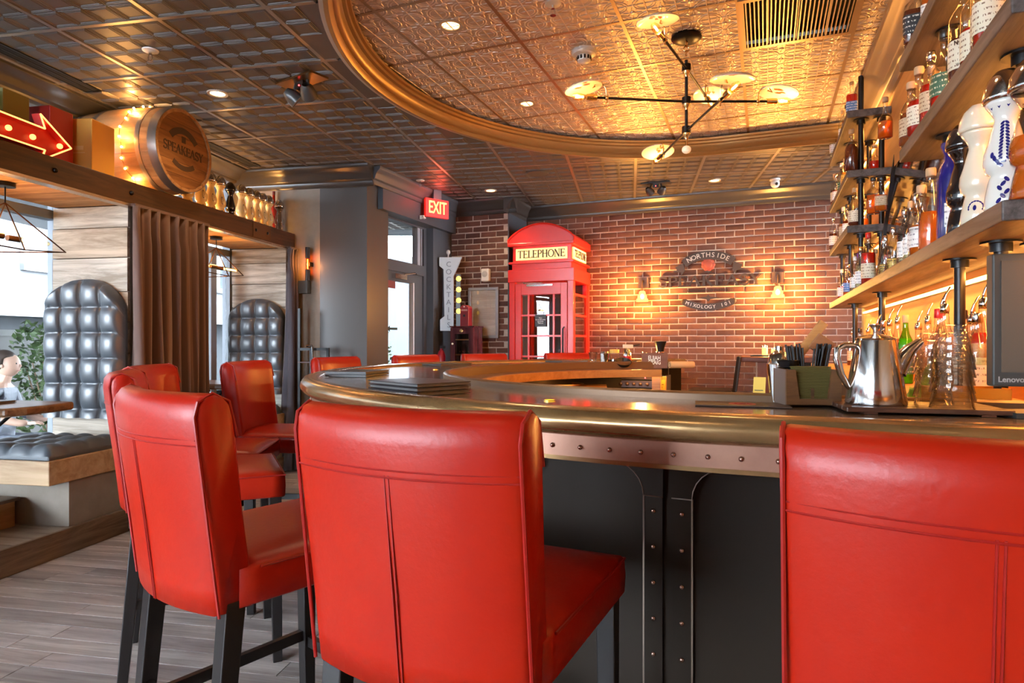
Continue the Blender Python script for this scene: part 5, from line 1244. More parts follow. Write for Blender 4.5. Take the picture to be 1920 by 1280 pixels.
# ---- ceramic and glass decanters with bell tops
DEC = [(.92, 0), (1.0, .015), (.92, .10), (.80, .19), (.70, .245), (.92, .27), (1.02, .33), (.98, .40), (.80, .48), (.64, .57), (.52, .63), (.54, .66), (.68, .70), (.90, .745), (.93, .765)]
def decanter(lab, loc, R, H, body_m, top_m, rz, motif=None, fill=None, grp='bell-topped decanters', tulip=None):
    t = thing('decanter', lab, 'decanter', loc, rz, grp)
    key = ('dec', round(R, 3), round(H, 3))
    if key not in _bm:
        b_ = MB().lathe([(0, 0)] + [(r * R, z * H) for r, z in DEC], 24).mesh('body')
        tp = MB().lathe([(.94 * R, .765 * H), (1.06 * R, .775 * H), (1.06 * R, .80 * H), (1.0 * R, .86 * H), (.80 * R, .93 * H), (.45 * R, .985 * H), (0, H)], 24).mesh('bell_top')
        pe = MB(); n = 12; vs_ = []; fs = []
        for i in range(n):
            a0, a1 = 2 * pi * i / n, 2 * pi * (i + 1) / n; am = (a0 + a1) / 2; r1 = .885 * R + .001; r2 = .72 * R + .001
            o = len(vs_); vs_ += [(r1 * cos(a0), r1 * sin(a0), .76 * H), (r1 * cos(a1), r1 * sin(a1), .76 * H), (r2 * cos(am), r2 * sin(am), .705 * H)]; fs.append((o, o + 2, o + 1))
        crown_ = MB().add(vs_, fs).mesh('petals')
        _bm[key] = (b_, tp, crown_)
    b_, tp, crown_ = _bm[key]
    inst(matmesh(b_, body_m), 'body', t); inst(matmesh(tp, top_m), 'bell_top', t)
    if tulip: inst(matmesh(crown_, tulip), 'petals', t)
    if fill:
        lp = [(0, .01 * H)] + [(r * R * .94, max(z, .012) * H) for r, z in DEC if z < .45] + [(.8 * R, .45 * H), (0, .45 * H)]
        MB().lathe(lp, 20).build('liquid', fill, t)
    if motif:
        mb = MB()
        for (a, zz, s_, tilt) in motif[1]:
            r = None
            for (r0, z0), (r1, z1) in zip(DEC, DEC[1:]):
                if z0 <= zz <= z1: r = R * (r0 + (r1 - r0) * (zz - z0) / (z1 - z0))
            r += .0006; ang = -pi / 2 + a; n = 8; o = len(mb.v); pts = []
            for k in range(n):
                th_ = 2 * pi * k / n; dx, dz = s_ * .55 * cos(th_), s_ * sin(th_); dx, dz = dx * cos(tilt) - dz * sin(tilt), dx * sin(tilt) + dz * cos(tilt)
                aa = ang + dx / r; zz2 = zz + dz / H; rr = r
                for (r0, z0), (r1, z1) in zip(DEC, DEC[1:]):
                    if z0 <= zz2 <= z1: rr = R * (r0 + (r1 - r0) * (zz2 - z0) / (z1 - z0)) + .0008
                pts.append((rr * cos(aa), rr * sin(aa), zz2 * H))
            mb.add(pts, [tuple(range(n))])
        o = mb.build('painted_motif', motif[0], t); o['kind'] = 'stuff'
    return t
M_cer = mat('ceramic_white', (.78, .68, .52), .16, spec=.7, coat=.5); M_cerb = mat('ceramic_black', (.010, .009, .010), .10, spec=.8, coat=.6); M_cerdk = mat('ceramic_brown', (.05, .022, .012), .10, spec=.8, coat=.6)
M_cobalt = mat('cobalt', (.016, .014, .15), .12, spec=.8, coat=.6)
leaves = [(dx + .05, .34 + .024 * k, .0058, (.7 if dx > 0 else -.7)) for k in range(12) for dx in (-.16, .16)] + [(-.5 + .12 * k, .30 + .05 * abs(k - 3) * .5, .008, .3 * k) for k in range(5)] + [(-.2 + .18 * (k % 3), .05 + .03 * k, .008, .6 if k % 2 else -.6) for k in range(6)]
swirl = [(.30 * cos(t_) * .6, .40 + .085 * sin(t_), .0042, t_) for t_ in [k * .38 for k in range(14)]] + [(.24 * cos(t_) , .12 + .05 * sin(t_), .0038, t_) for t_ in [k * .5 for k in range(9)]]
sun_m = [(.42 * cos(t_) - .05, .13 + .05 * sin(t_), .004, t_) for t_ in [k * .42 - .4 for k in range(10)]] + [(-.1, .125, .008, 0)]
for (x_, u_, lab, bm_, tm, mo, fi, H_, R_) in [
 (1806, SU + .055, 'glossy black bell-topped decanter behind the cream one on the long shelf', M_cerb, M_cerb, None, None, .335, .044),
 (1836, SU + .05, 'plain cream ceramic bell-topped decanter on the long shelf', M_cer, M_cer, (M_cobalt, sun_m), None, .335, .046),
 (1866, SU + .15, 'dark brown bell-topped decanter between the cream and the blue-leaf one', M_cerdk, M_cerb, None, LQ['orange'], .345, .044),
 (1889, SU + .05, 'white ceramic decanter painted with blue leaves, on the long shelf', mat('ceramic_bright', (.84, .79, .70), .14, spec=.7, coat=.5), M_chrome, (M_cobalt, leaves), None, .345, .046),
 (1934, SU + .07, 'clear glass bell-topped decanter at the right edge on the long shelf', G_clear, M_chrome, None, LQ['amber'], .33, .045)]:
    loc = sh_loc(x_, u_, zl); decanter(lab, loc, R_, H_, bm_, tm, facing(loc) + (-.12 if 'leaves' in lab else -.15), mo, fi, tulip=M_cer if bm_ is M_cer else (M_cobalt if 'leaves' in lab else None))
# tall cobalt bottle with pale label
loc = sh_loc(1782, SU + .05, zl); t = thing('blue_bottle', 'tall cobalt blue bottle with pale label and blue stopper on the long shelf', 'bottle', loc, facing(loc))
MB().lathe([(0, 0), (.036, .0), (.038, .01), (.036, .20), (.030, .235), (.018, .255), (.017, .275)], 22).build('body', M_cobalt, t); MB().lathe([(.016, .272), (.018, .28), (.026, .30), (.026, .312), (0, .318)], 16).build('stopper', M_cobalt, t)
MB().bb(-.016, .022, -.0375, -.0365, .04, .115).build('label', LB_['white'], t)
# low tumblers and a leather roll between the two halves
loc = sh_loc(1652, SU + .07, zl)
def tumbler(lab, loc, R, H, grp, m=None, tilt=1.0, inv=False, band_m=None):
    t = thing('tumbler', lab, 'glass', loc, 0, grp)
    pr = [(0, .004), (R * .70, 0), (R * .74, .006), (R * .78, H * .3), (R, H), (R * .955, H), (R * .72, H * .3), (R * .66, .012), (0, .010)]
    if inv: pr = [(r, H - z) for r, z in pr]
    MB().lathe(pr, 22).build('glass', m or G_clear, t)
    return t
for k, (x_, u_) in enumerate(((1655, SU + .06), (1662, SU + .11), (1672, SU + .06))): loc = sh_loc(x_, u_, zl); tumbler(['left', 'rear', 'right'][k] + ' one of three clear tumblers upside down on the long shelf', loc, .034, .075, 'tumblers on the long shelf', inv=True)
# ---- back counter bottles with pourers
cz_ = 1.056
cnt = [(1598, .62, 'square', .036, .27, 'dark', 'tan', 'cut-glass decanter'), (1612, .56, 'round', .033, .27, 'brown', 'black', None), (1628, .64, 'square', .036, .27, 'dark', 'tan', None), (1645, .55, 'tall', .03, .27, 'clear', 'white', None), (1656, .60, 'round', .033, .30, 'amber', 'cream', None), (1668, .57, 'round', .033, .29, 'gold', 'cream', None), (1683, .58, 'tall', .031, .30, 'amber', 'tan', None), (1698, .57, 'tall', .030, .30, 'lime', 'green', None),
       (1722, .66, 'jug', .035, .27, 'gold', 'tan', None), (1740, .64, 'tall', .032, .29, 'gold', None, None), (1760, .57, 'tall', .034, .30, 'clear', 'white', None), (1774, .62, 'tall', .034, .31, 'clear', 'blue', None), (1785, .57, 'tall', .034, .31, 'gold', 'white', None), (1797, .66, 'round', .034, .30, 'orange', 'red', None), (1806, .60, 'tall', .034, .27, 'dark', 'black', None), (1822, .64, 'round', .035, .28, 'red', 'red', None), (1834, .60, 'tall', .034, .27, 'pale', 'white', None), (1843, .62, 'tall', .036, .32, 'red', 'white', None)]
for i, (x_, u_, shp, R, H, lq, lb, nm) in enumerate(cnt):
    loc = sh_loc(x_, u_, cz_)
    w_ = 'far' if i < 9 else 'near'
    bottle('%s with %s, %s, %s of the %s counter bottles' % (DESC[lq], 'steel pourer' if i % 3 != 1 else 'stopper', LD[lb].replace('a ', ''), ORD[i if i < 9 else i - 9], w_), loc, shp, R, H, lq, ['silver', 'black', 'red', 'cork'][i % 4], lb, .66, rz=facing(loc), grp='bottles on the back counter', pour=i % 3 != 1, g=G_green if lq == 'lime' else None)
# ---- ease neighbours apart so that nothing interpenetrates
def ease(z, fixed, v_lo, v_hi, u_lo=SU, u_hi=.745):
    obs = [o for o in C.objects if o.parent is None and o.type == 'EMPTY' and o.get('category') in ('bottle', 'decanter', 'glass') and abs(o.location.z - z) < .01]
    P = []
    for o in obs:
        u, v = uv_of(o.location.x, o.location.y)
        if not (u_lo < u < .8 and v_lo - .3 < v < v_hi + .3): continue
        r = max(max(abs(c_[0]), abs(c_[1])) for ch in o.children if ch.type == 'MESH' for c_ in ch.bound_box) + .0025
        P.append([o, u, v, r])
    for it in range(80):
        for i, a in enumerate(P):
            for b_ in P[i + 1:] + [[None, fu, fv, .02] for fu, fv in fixed]:
                du_, dv_ = a[1] - b_[1], a[2] - b_[2]; d = sqrt(du_ * du_ + dv_ * dv_) + 1e-6; m_ = a[3] + b_[3] - d
                if m_ > 0:
                    k = .5 if b_[0] else 1.0; a[1] += du_ / d * m_ * k * .6; a[2] += dv_ / d * m_ * k
                    if b_[0]: b_[1] -= du_ / d * m_ * k * .6; b_[2] -= dv_ / d * m_ * k
            hi = (.665 if 2.98 < a[2] < 4.72 and abs(z - zl) < .02 else u_hi) - a[3]
            a[1] = min(max(a[1], u_lo + a[3] * .7), hi); a[2] = min(max(a[2], v_lo + a[3]), v_hi - a[3])
    for o, u, v, r in P: o.location.x, o.location.y = BP(u, v)
far_p = [(SU + .09, v) for v in (4.80, 5.35, 5.9)] + [(SU + .21, v) for v in (4.80, 5.35, 5.9)]; near_p = [(SU + .10, v) for v in (1.95, 2.62)]
ease(zl, far_p + near_p, 1.70, 5.98)
ease(S2 + TS + .001, near_p, 1.55, 2.95); ease(S3 + TS + .001, [], 1.55, 2.95)
ease(S2 + TS + .001, far_p, 4.74, 5.98); ease(S3 + TS + .001, far_p, 4.74, 5.98); ease(S4 + TS + .001, [(SU + .09, 4.80)], 4.74, 5.98)
ease(cz_, [(SU + .10, v) for v in (2.12, 2.52, 4.05, 5.2)] + [(SU + .21, 2.18)], 2.15, 5.95, .38)
# ---- decanters lined up on the ledge on the left
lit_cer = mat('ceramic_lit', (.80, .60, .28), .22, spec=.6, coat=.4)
qs = [4.40, 4.56, 4.68, 4.80, 4.92, 5.10, 5.22, 5.33, 5.43, 5.53]
labs = ['half hidden by the barrel head', 'second from the barrel', 'third from the barrel', 'fourth from the barrel', None, 'just past the dark gap', 'fifth from the concrete pier', 'fourth from the concrete pier', 'third from the concrete pier', 'second from the concrete pier']
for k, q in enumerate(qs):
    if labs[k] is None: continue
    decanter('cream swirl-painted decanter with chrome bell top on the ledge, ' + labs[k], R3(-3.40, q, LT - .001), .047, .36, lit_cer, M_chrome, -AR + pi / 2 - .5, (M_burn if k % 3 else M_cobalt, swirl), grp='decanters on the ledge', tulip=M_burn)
decanter('dark smoked glass decanter among the cream ones on the ledge', R3(-3.40, 4.94, LT - .001), .042, .34, glass('smoke', (.10, .07, .06), .03, 1.5, 1.5), M_cerb, 0, grp='decanters on the ledge')
decanter('clear glass decanter at the pier end of the ledge', R3(-3.33, 5.60, LT - .001), .043, .33, G_clear, M_chrome, 0, grp='decanters on the ledge')
t = thing('red_bottle', 'tall slim dark red bottle at the pier end of the ledge', 'bottle', R3(-3.42, 5.655, LT - .001), 0)
MB().lathe([(0, 0), (.030, 0), (.032, .01), (.031, .24), (.022, .31), (.013, .34), (.012, .40)], 18).build('body', mat('red_glass', (.22, .012, .006), .12, spec=.8), t); MB().lathe([(.0145, .39), (.0145, .425), (0, .428)], 14).build('cap', mat('wine_cap', (.10, .008, .006), .35), t)
for q in (4.6, 5.15, 5.5): x, y = RP(-3.60, q); point('ledge_glow', (x, y, LT + .06), 5.5, WARM, .03)
# ================================================================== entrance door and transom
du = -3.66
dw = struct(bpy.data.objects.new('door_1', None)); C.objects.link(dw); dw.location = B3(du, 0, 0); dw.rotation_euler = (0, 0, -AB)
MB().bb(-.06, .03, 6.36, 6.46, 0, 2.55).bb(-.06, .03, 5.38, 5.50, 0, 2.55).bb(-.06, .03, 5.5, 6.36, 1.985, 2.10).bb(-.06, .03, 5.5, 6.36, 2.52, 2.60).build('door_frame', M_darkgrey, dw)
lf = MB().bb(-.04, .01, 5.50, 5.60, .0, 1.985).bb(-.04, .01, 6.15, 6.36, .0, 1.985).bb(-.04, .01, 5.6, 6.15, 1.885, 1.985).bb(-.04, .01, 5.6, 6.15, 0, .22).build('door_leaf', M_darkgrey, dw)
MB().bb(-.018, -.012, 5.60, 6.15, .22, 1.885).build('door_pane', M_pane, dw)
MB().bb(-.03, .025, 6.14, 6.155, .2, 1.89).build('glazing_bead', mat('bead_white', (.8, .82, .85), .4), dw)
MB().bb(-.018, -.012, 5.50, 6.24, 2.10, 2.53).build('transom_pane', M_pane, dw)
MB().bb(-.05, .02, 6.24, 6.30, 2.10, 2.53).bb(-.03, .026, 6.315, 6.33, 2.1, 2.53).build('transom_stile', mat('stile', (.34, .38, .44), .35), dw)
clz = MB().bb(.01, .06, 5.72, 5.95, 1.905, 1.955).build('door_closer', M_chrome, dw); MB().tube([(.06, 5.9, 1.96), (.13, 6.0, 1.98), (.03, 6.22, 1.99)], .008, 6).build('closer_arm', M_chrome, clz)
MB().bb(.011, .018, 5.55, 5.78, 1.80, 1.88).build('door_sticker', mat('maroon', (.22, .05, .05), .5), dw)
MB().add([(-.008, 5.66, 1.375), (-.008, 5.715, 1.41), (-.008, 5.715, 1.387), (-.008, 5.86, 1.387), (-.008, 5.86, 1.363), (-.008, 5.715, 1.363), (-.008, 5.715, 1.34)], [(0, 1, 6), (2, 3, 4, 5)]).build('arrow_decal', mat('decal_dark', (.03, .05, .04), .5), dw)
# ================================================================== exterior seen through the glass
struct(MB().bb(-40, -3.95, -25, 40, -.6, -.45).build('ground_outside', mat('paving', (.14, .14, .135), .8), None, (0, 0, 0), -AR))
struct(MB().bb(-20, 6, 7.75, 40, -.6, -.45).build('ground_lawn', mat('pale_ground', (.13, .14, .11), .9), None, B3(0, 0, 0), -AB))
fb = thing('office_building', 'pale grey building with white-framed windows outside the near window', 'building', R3(-13.5, 3, -.45), -AR)
MB().bb(-3, 0, -9, 24, 2.4, 9).build('upper_wall', mat('facade', (.10, .105, .11), .7), fb); MB().bb(-3, -.6, -9, 24, 0, 2.4).build('lower_wall', mat('facade_low', (.035, .04, .045), .6), fb)
MB().bb(-1, .25, -9, 24, 2.25, 3.0).build('canopy', mat('facade_band', (.16, .165, .17), .6), fb)
for k in range(9):
    f_ = MB()
    q0 = -8 + k * 3.4
    for a, b_, c_, d in ((q0, q0 + 2.8, 3.3, 3.45), (q0, q0 + 2.8, 6.0, 6.15), (q0, q0 + .12, 3.3, 6.15), (q0 + 2.68, q0 + 2.8, 3.3, 6.15), (q0 + 1.34, q0 + 1.46, 3.3, 6.15)): f_.bb(0, .1, a, b_, c_, d)
    o = f_.build('window', mat('white_frame', (.2, .21, .21), .5), fb); MB().bb(.0, .04, q0 + .1, q0 + 2.7, 3.42, 6.05).build('pane', mat('far_glass', (.05, .06, .07), .15, spec=.8), o)
pw = thing('planter_wall', 'low white planter wall outside the near window', 'planter', R3(-8.3, 6.6, -.45), -AR); MB().bb(-.5, .5, -.1, 3.4, 0, 1.76).build('wall', mat('white_wall', (.16, .158, .15), .8), pw); MB().bb(-.54, .54, -.14, 3.44, 1.76, 1.84).build('coping', mat('white_wall2', (.18, .178, .17), .7), pw)
M_leaf = mat('leaf', (.035, .075, .015), .6, rand=None, noise=(4, (.06, .10, .03), 1.2))
def shrub(lab, loc, R, H, n, seed):
    t = thing('shrub', lab, 'shrub', loc, 0, 'shrubs outside'); r_ = random.Random(seed); mb = MB()
    for k in range(n):
        a, rr, z = r_.uniform(0, 2 * pi), R * sqrt(r_.random()), H * r_.random() ** .7
        c_ = Vector((rr * cos(a) * (1 - .4 * z / H), rr * sin(a) * (1 - .4 * z / H), z + .1)); d = Vector((r_.uniform(-1, 1), r_.uniform(-1, 1), r_.uniform(-.3, .9))).normalized(); s_ = d.cross(Vector((r_.uniform(-1, 1), r_.uniform(-1, 1), r_.uniform(-1, 1)))).normalized(); l = r_.uniform(.06, .12)
        mb.add([c_, c_ + d * l * .5 + s_ * l * .28, c_ + d * l, c_ + d * l * .5 - s_ * l * .28], [(0, 1, 2, 3)])
    o = mb.build('foliage', M_leaf, t); o['kind'] = 'stuff'
    st = MB()
    for k in range(7): a = k * .9; st.tube([(0, 0, 0), (R * .5 * cos(a), R * .5 * sin(a), H * .8)], [.02, .006], 6)
    st.build('stems', mat('twig', (.20, .13, .08), .8), t); return t
shrub('leafy green shrub in front of the planter wall outside the window', R3(-6.85, 6.6, -.45), .70, 1.8, 1800, 1)
shrub('pale green shrub outside at the left edge of the window', R3(-9.6, 6.4, -.45), .5, 2.9, 900, 2)
x, y = BP(-6.0, 8.2); shrub('green hedge seen through the glass door', (x, y, -.45), 1.0, 1.75, 1500, 3)
x, y = BP(-9, 22); far = thing('grey_house', 'pale blue-grey roofline seen through the transom above the door', 'building', (x, y, -.45), -AB)
MB().bb(-7, 7, 0, 4, 0, 4.6).build('wall', mat('far_house', (.08, .09, .10), .8), far); MB().bb(-7.4, 7.4, -.4, 4.4, 4.6, 5.0).build('roof', mat('far_roof', (.07, .085, .10), .8), far)
# patio table behind the door glass
x, y = BP(-5.1, 7.1); pt_ = thing('patio_table', 'dark patio table outside the glass door', 'table', (x, y, -.45), .3)
MB().bb(-.45, .45, -.35, .35, .98, 1.02).build('table_top', mat('patio_dark', (.05, .07, .09), .5), pt_)
for a in (-.4, .4):
    for b_ in (-.3, .3): MB().bb(a - .02, a + .02, b_ - .02, b_ + .02, 0, .98).build('leg', mat('patio_dark2', (.06, .08, .10), .5), pt_)
# person sitting outside in a grey T-shirt
def person(X, Y, rz):
    t = thing('person', 'person in a grey T-shirt sitting outside the near window', 'person', (X, Y, -.30), rz)
    me = bpy.data.meshes.new('body')
    V = [(0, 0, .50), (0, .02, .70), (0, .03, .92), (0, .03, 1.06), (0, .01, 1.13), (0, -.02, 1.24),
         (.09, -.02, .50), (.11, -.40, .52), (.11, -.40, .28), (.11, -.40, .08), (.11, -.52, .05),
         (-.09, -.02, .50), (-.11, -.40, .52), (-.11, -.40, .28), (-.11, -.40, .08), (-.11, -.52, .05),
         (.17, .03, 1.02), (.23, -.03, .78), (.19, -.24, .72), (.16, -.30, .72),
         (-.17, .03, 1.02), (-.23, -.03, .78), (-.19, -.24, .72), (-.16, -.30, .72)]
    E = [(0, 1), (1, 2), (2, 3), (3, 4), (4, 5), (0, 6), (6, 7), (7, 8), (8, 9), (9, 10), (0, 11), (11, 12), (12, 13), (13, 14), (14, 15), (3, 16), (16, 17), (17, 18), (18, 19), (3, 20), (20, 21), (21, 22), (22, 23)]
    Rr = [.14, .13, .145, .10, .05, .07, .10, .08, .06, .045, .04, .10, .08, .06, .045, .04, .065, .05, .038, .035, .065, .05, .038, .035]
    me.from_pydata(V, E, []); o = bpy.data.objects.new('body', me); C.objects.link(o); o.parent = t
    sk = o.modifiers.new('skin', 'SKIN'); sv = me.skin_vertices[0].data
    for i, r in enumerate(Rr): sv[i].radius = (r, r * (.75 if i in (1, 2, 3) else 1)); sv[i].use_root = (i == 0)
    ss = o.modifiers.new('sub', 'SUBSURF'); ss.levels = 2; ss.render_levels = 2
    m = bpy.data.materials.new('person_skin_clothes'); m.use_nodes = True; N = m.node_tree.nodes; L = m.node_tree.links; tc = N.new('ShaderNodeTexCoord'); sx = N.new('ShaderNodeSeparateXYZ'); L.new(tc.outputs['Object'], sx.inputs[0])
    ax = N.new('ShaderNodeMath'); ax.operation = 'ABSOLUTE'; L.new(sx.outputs[0], ax.inputs[0])
    cr = N.new('ShaderNodeValToRGB'); cr.color_ramp.interpolation = 'CONSTANT'; e = cr.color_ramp.elements; e[0].position = 0; e[0].color = (.06, .07, .10, 1); e[1].position = .565; e[1].color = (.20, .22, .26, 1); e2 = e.new(1.07 / 1.3 * 1.0); e2.color = (.60, .38, .28, 1)
    dv = N.new('ShaderNodeMath'); dv.operation = 'DIVIDE'; dv.inputs[1].default_value = 1.3; L.new(sx.outputs[2], dv.inputs[0]); L.new(dv.outputs[0], cr.inputs[0]); e[1].position = .55 / 1.3
    # bare forearms
    gt = N.new('ShaderNodeMath'); gt.operation = 'LESS_THAN'; gt.inputs[1].default_value = -.10; L.new(sx.outputs[1], gt.inputs[0]); gz = N.new('ShaderNodeMath'); gz.operation = 'GREATER_THAN'; gz.inputs[1].default_value = .64; L.new(sx.outputs[2], gz.inputs[0]); gm = N.new('ShaderNodeMath'); gm.operation = 'MULTIPLY'; L.new(gt.outputs[0], gm.inputs[0]); L.new(gz.outputs[0], gm.inputs[1])
    mx = N.new('ShaderNodeMix'); mx.data_type = 'RGBA'; L.new(gm.outputs[0], mx.inputs[0]); L.new(cr.outputs[0], mx.inputs[6]); mx.inputs[7].default_value = (.60, .38, .28, 1); L.new(mx.outputs[2], N['Principled BSDF'].inputs['Base Color']); me.materials.append(m)
    hd = MB().ball((0, -.03, 1.30), .105, 18, 12, (1, 1, 1)); hd.v = [(x_ * .86, y_, z_ * 1.0 + (z_ - 1.30) * .18) for x_, y_, z_ in hd.v]; hd.ball((0, -.135, 1.29), .016, 8, 6).ball((.09, -.02, 1.29), .02, 8, 6).ball((-.09, -.02, 1.29), .02, 8, 6)
    ho = hd.build('head', mat('skin', (.60, .38, .28), .5), t, sharp=False)
    MB().ball((.035, -.118, 1.315), .010, 8, 6).ball((-.035, -.118, 1.315), .010, 8, 6).build('eyes', M_black, ho); MB().bb(-.025, .025, -.131, -.12, 1.238, 1.246).build('mouth', mat('lips', (.45, .18, .15), .5), ho)
    hr = MB().ball((0, .012, 1.335), .122, 20, 14, (.86, 1, 1)); hr.v = [(x_ * (.8 if y_ < -.045 and z_ < 1.37 else 1), y_ * (.55 if y_ < -.045 and z_ < 1.37 else 1), max(z_, 1.22)) for x_, y_, z_ in hr.v]; hr.build('hair', mat('hair', (.05, .03, .02), .6), t, sharp=False)
    for s_ in (-1, 1):
        hnd = MB().ball((s_ * .15, -.34, .72), .035, 10, 8, (1, 1, .6)).v and MB()
        hnd.box((s_ * .15, -.335, .72), (.07, .075, .026))
        for k in range(4): x0_ = s_ * .15 + (-.027 + k * .018); ln = (.055, .066, .062, .05)[k]; hnd.tube([(x0_, -.365, .72), (x0_, -.365 - ln * .55, .717), (x0_, -.365 - ln, .705)], [.0095, .009, .007], 6)
        hnd.tube([(s_ * .12, -.325, .718), (s_ * .095, -.35, .712), (s_ * .09, -.375, .706)], [.011, .010, .008], 6)
        hnd.build('hand', mat('skin', (.60, .38, .28), .5), t)
    return t
X, Y = -5.19, 6.5; person(X, Y, radians(100))
X, Y = -5.19, 6.5; ch = thing('patio_chair', 'outdoor chair under the person outside the window', 'chair', (X, Y, -.30), radians(100))
struct(MB().bb(-.6, .6, -.7, .5, -.15, .0).build('ground_deck', mat('decking', (.1, .09, .08), .8), None, (X, Y, -.30), radians(100))); MB().bb(-.22, .22, -.28, .20, .37, .41).build('seat', M_chrome, ch); MB().box((0, .23, .66), (.42, .02, .42), rx=radians(-8)).build('backrest', M_chrome, ch)
for a in (-.2, .2):
    for b_ in (-.24, .18): MB().tube([(a, b_, .38), (a * 1.1, b_ * 1.1, 0)], .012, 8).build('leg', M_chrome, ch)

# ================================================================== ceiling fixtures
def downlight(lab, X, Y, z, e, r=.065, ang=125):
    t = thing('downlight', lab, 'light', (X, Y, z), 0, 'recessed downlights')
    MB().lathe([(r * .72, .004), (r * .74, -.004), (r, -.006), (r * 1.02, -.001), (r * 1.02, .003)], 24, caps=False).build('trim_ring', M_trim, t); MB().lathe([(0, .001), (r * .72, .001), (r * .72, .006), (0, .006)], 20).build('lamp', M_downlight, t)
    spot('downlight_beam', (X, Y, z - .03), e, (1, .72, .42), ang, .06); return t
dl = [(845, 47, TIN, 'recessed downlight in the tin ceiling, nearer of the two', 24, .07), (988, 194, TIN, 'recessed downlight in the tin ceiling, farther of the two', 24, .065), (408, 175, CEIL, 'recessed downlight in the dark ceiling right of the barrel', 18, .065), (920, 357, CEIL, 'recessed downlight in the dark ceiling near the exit sign', 18, .065), (1340, 338, CEIL, 'recessed downlight in the dark ceiling above the brick wall', 22, .06)]
for x_, y_, z_, lab, e, r in dl: X, Y = ceil_at(x_, y_, z_); downlight(lab, X, Y, z_ - .001, e, r)
k = 0
for (X, Y, z_) in ((-1.6, .2, CEIL), (-.5, .2, CEIL), (.9, .2, CEIL), (-1.2, -1.4, CEIL), (.6, -1.4, CEIL), (2.2, -1.2, CEIL), (.55, 1.9, TIN), (-1.8, 1.7, CEIL)):  # unseen downlights added as ambient fill
    downlight('added fill downlight in the ceiling, %s of those over and behind the viewer' % ORD[k], X, Y, z_ - .001, 8, .065); k += 1
# sprinklers
def sprinkler(lab, X, Y, z):
    t = thing('sprinkler', lab, 'sprinkler', (X, Y, z), 0, 'sprinklers'); MB().lathe([(.012, -.012), (.042, -.006), (.044, 0)], 20).build('escutcheon', M_white, t); MB().tube([(0, 0, -.008), (0, 0, -.03)], .009, 8).tube([(.010, 0, -.03), (.012, 0, -.05), (.004, 0, -.062)], .003, 6).tube([(-.010, 0, -.03), (-.012, 0, -.05), (-.004, 0, -.062)], .003, 6).build('frame', M_chrome, t); MB().lathe([(0, -.063), (.016, -.063), (.016, -.066), (0, -.066)], 14).build('deflector', M_chrome, t)
for (x_, y_, z_, lab) in ((282, 94, CEIL, 'white sprinkler head in the dark ceiling above the barrel'), (1037, 6, TIN, 'dark sprinkler head in the tin ceiling at the top edge'), (788, 338, CEIL, 'small sprinkler head in the ceiling left of the exit sign'), (640, 314, CEIL, 'small sprinkler head in the ceiling above the dark column')):
    X, Y = ceil_at(x_, y_, z_); sprinkler(lab, X, Y, z_)
# smoke detector
X, Y = ceil_at(1095, 95, TIN); t = thing('smoke_detector', 'white round smoke detector on the tin ceiling', 'smoke detector', (X, Y, TIN), 0)
MB().lathe([(.075, 0), (.078, -.012), (.070, -.028), (.045, -.036)], 26).build('base', M_white, t); MB().lathe([(.044, -.036), (.040, -.066), (.028, -.074), (0, -.075)], 22).build('chamber', M_white, t)
gm = with_mat(MB().bb(-.006, .006, -.003, .003, -.010, .010).mesh('grille_slot'), M_black)
for k in range(12): a = 2 * pi * k / 12; inst(gm, 'grille_slot', t, (.043 * cos(a), .043 * sin(a), -.050), (0, 0, a + pi / 2))
# ceiling loudspeakers
for (x_, y_, lab) in ((1007, 325, 'round flush ceiling loudspeaker left of the chandelier'), (1330, 363, 'round flush ceiling loudspeaker above the brick wall logo')):
    X, Y = ceil_at(x_, y_); t = thing('ceiling_speaker', lab, 'speaker', (X, Y, CEIL - .001), 0, 'ceiling speakers'); MB().lathe([(.105, 0), (.11, -.006), (.115, 0)], 26).build('rim', M_crown, t); MB().lathe([(0, -.003), (.105, -.004), (.105, 0), (0, 0)], 26).build('grille', mat('speaker_mesh', (.075, .062, .055), .6), t)
# emergency lights
def emergency(lab, X, Y, z, rz, s=1.0, plate=True):
    t = thing('emergency_light', lab, 'emergency light', (X, Y, z), rz, 'twin-head emergency lights')
    MB().bb(-.15 * s, .15 * s, -.06 * s, .06 * s, -.012, 0).build('plate', M_bronze if plate else M_black, t); MB().bb(-.03 * s, .03 * s, -.02, .02, -.05 * s, -.012).build('housing', M_black, t)
    MB().ball((0, -.022, -.035 * s), .005, 8, 6).build('status_led', mat('red_led', (1, .05, .05), .4, emit=((1, .05, .05), 8)), t)
    for k, (sx_, yaw, pit) in enumerate(((-1, -.5, .9), (1, .6, 1.0))):
        hd = MB(); Mh = Matrix.Rotation(yaw, 4, 'Z') @ Matrix.Rotation(pit, 4, 'X')
        c_ = (sx_ * .065 * s, -.01, -.085 * s)
        hd.lathe([(.020 * s, .05 * s), (.034 * s, .03 * s), (.042 * s, 0), (.045 * s, -.03 * s), (.040 * s, -.03 * s), (.034 * s, -.01 * s)], 18, c_, Mh.to_4x4(), caps=False); hd.tube([(sx_ * .05 * s, 0, -.012), (sx_ * .06 * s, -.005, -.055 * s)], .010 * s, 8)
        ho = hd.build('lamp_head', M_crown, t); MB().lathe([(0, -.030 * s), (.038 * s, -.028 * s), (.038 * s, -.024 * s), (0, -.02 * s)], 16, c_, Mh).build('lens', mat('lens', (.85, .8, .7), .1, metal=.8), ho)
X, Y = ceil_at(566, 150); emergency('twin-head emergency light on a brass plate in the dark ceiling', X, Y, CEIL, -.6, 1.15)
X, Y = ceil_at(1230, 343); emergency('small black twin-head emergency light above the brick wall', X, Y, CEIL, -AB, 1.0, False)
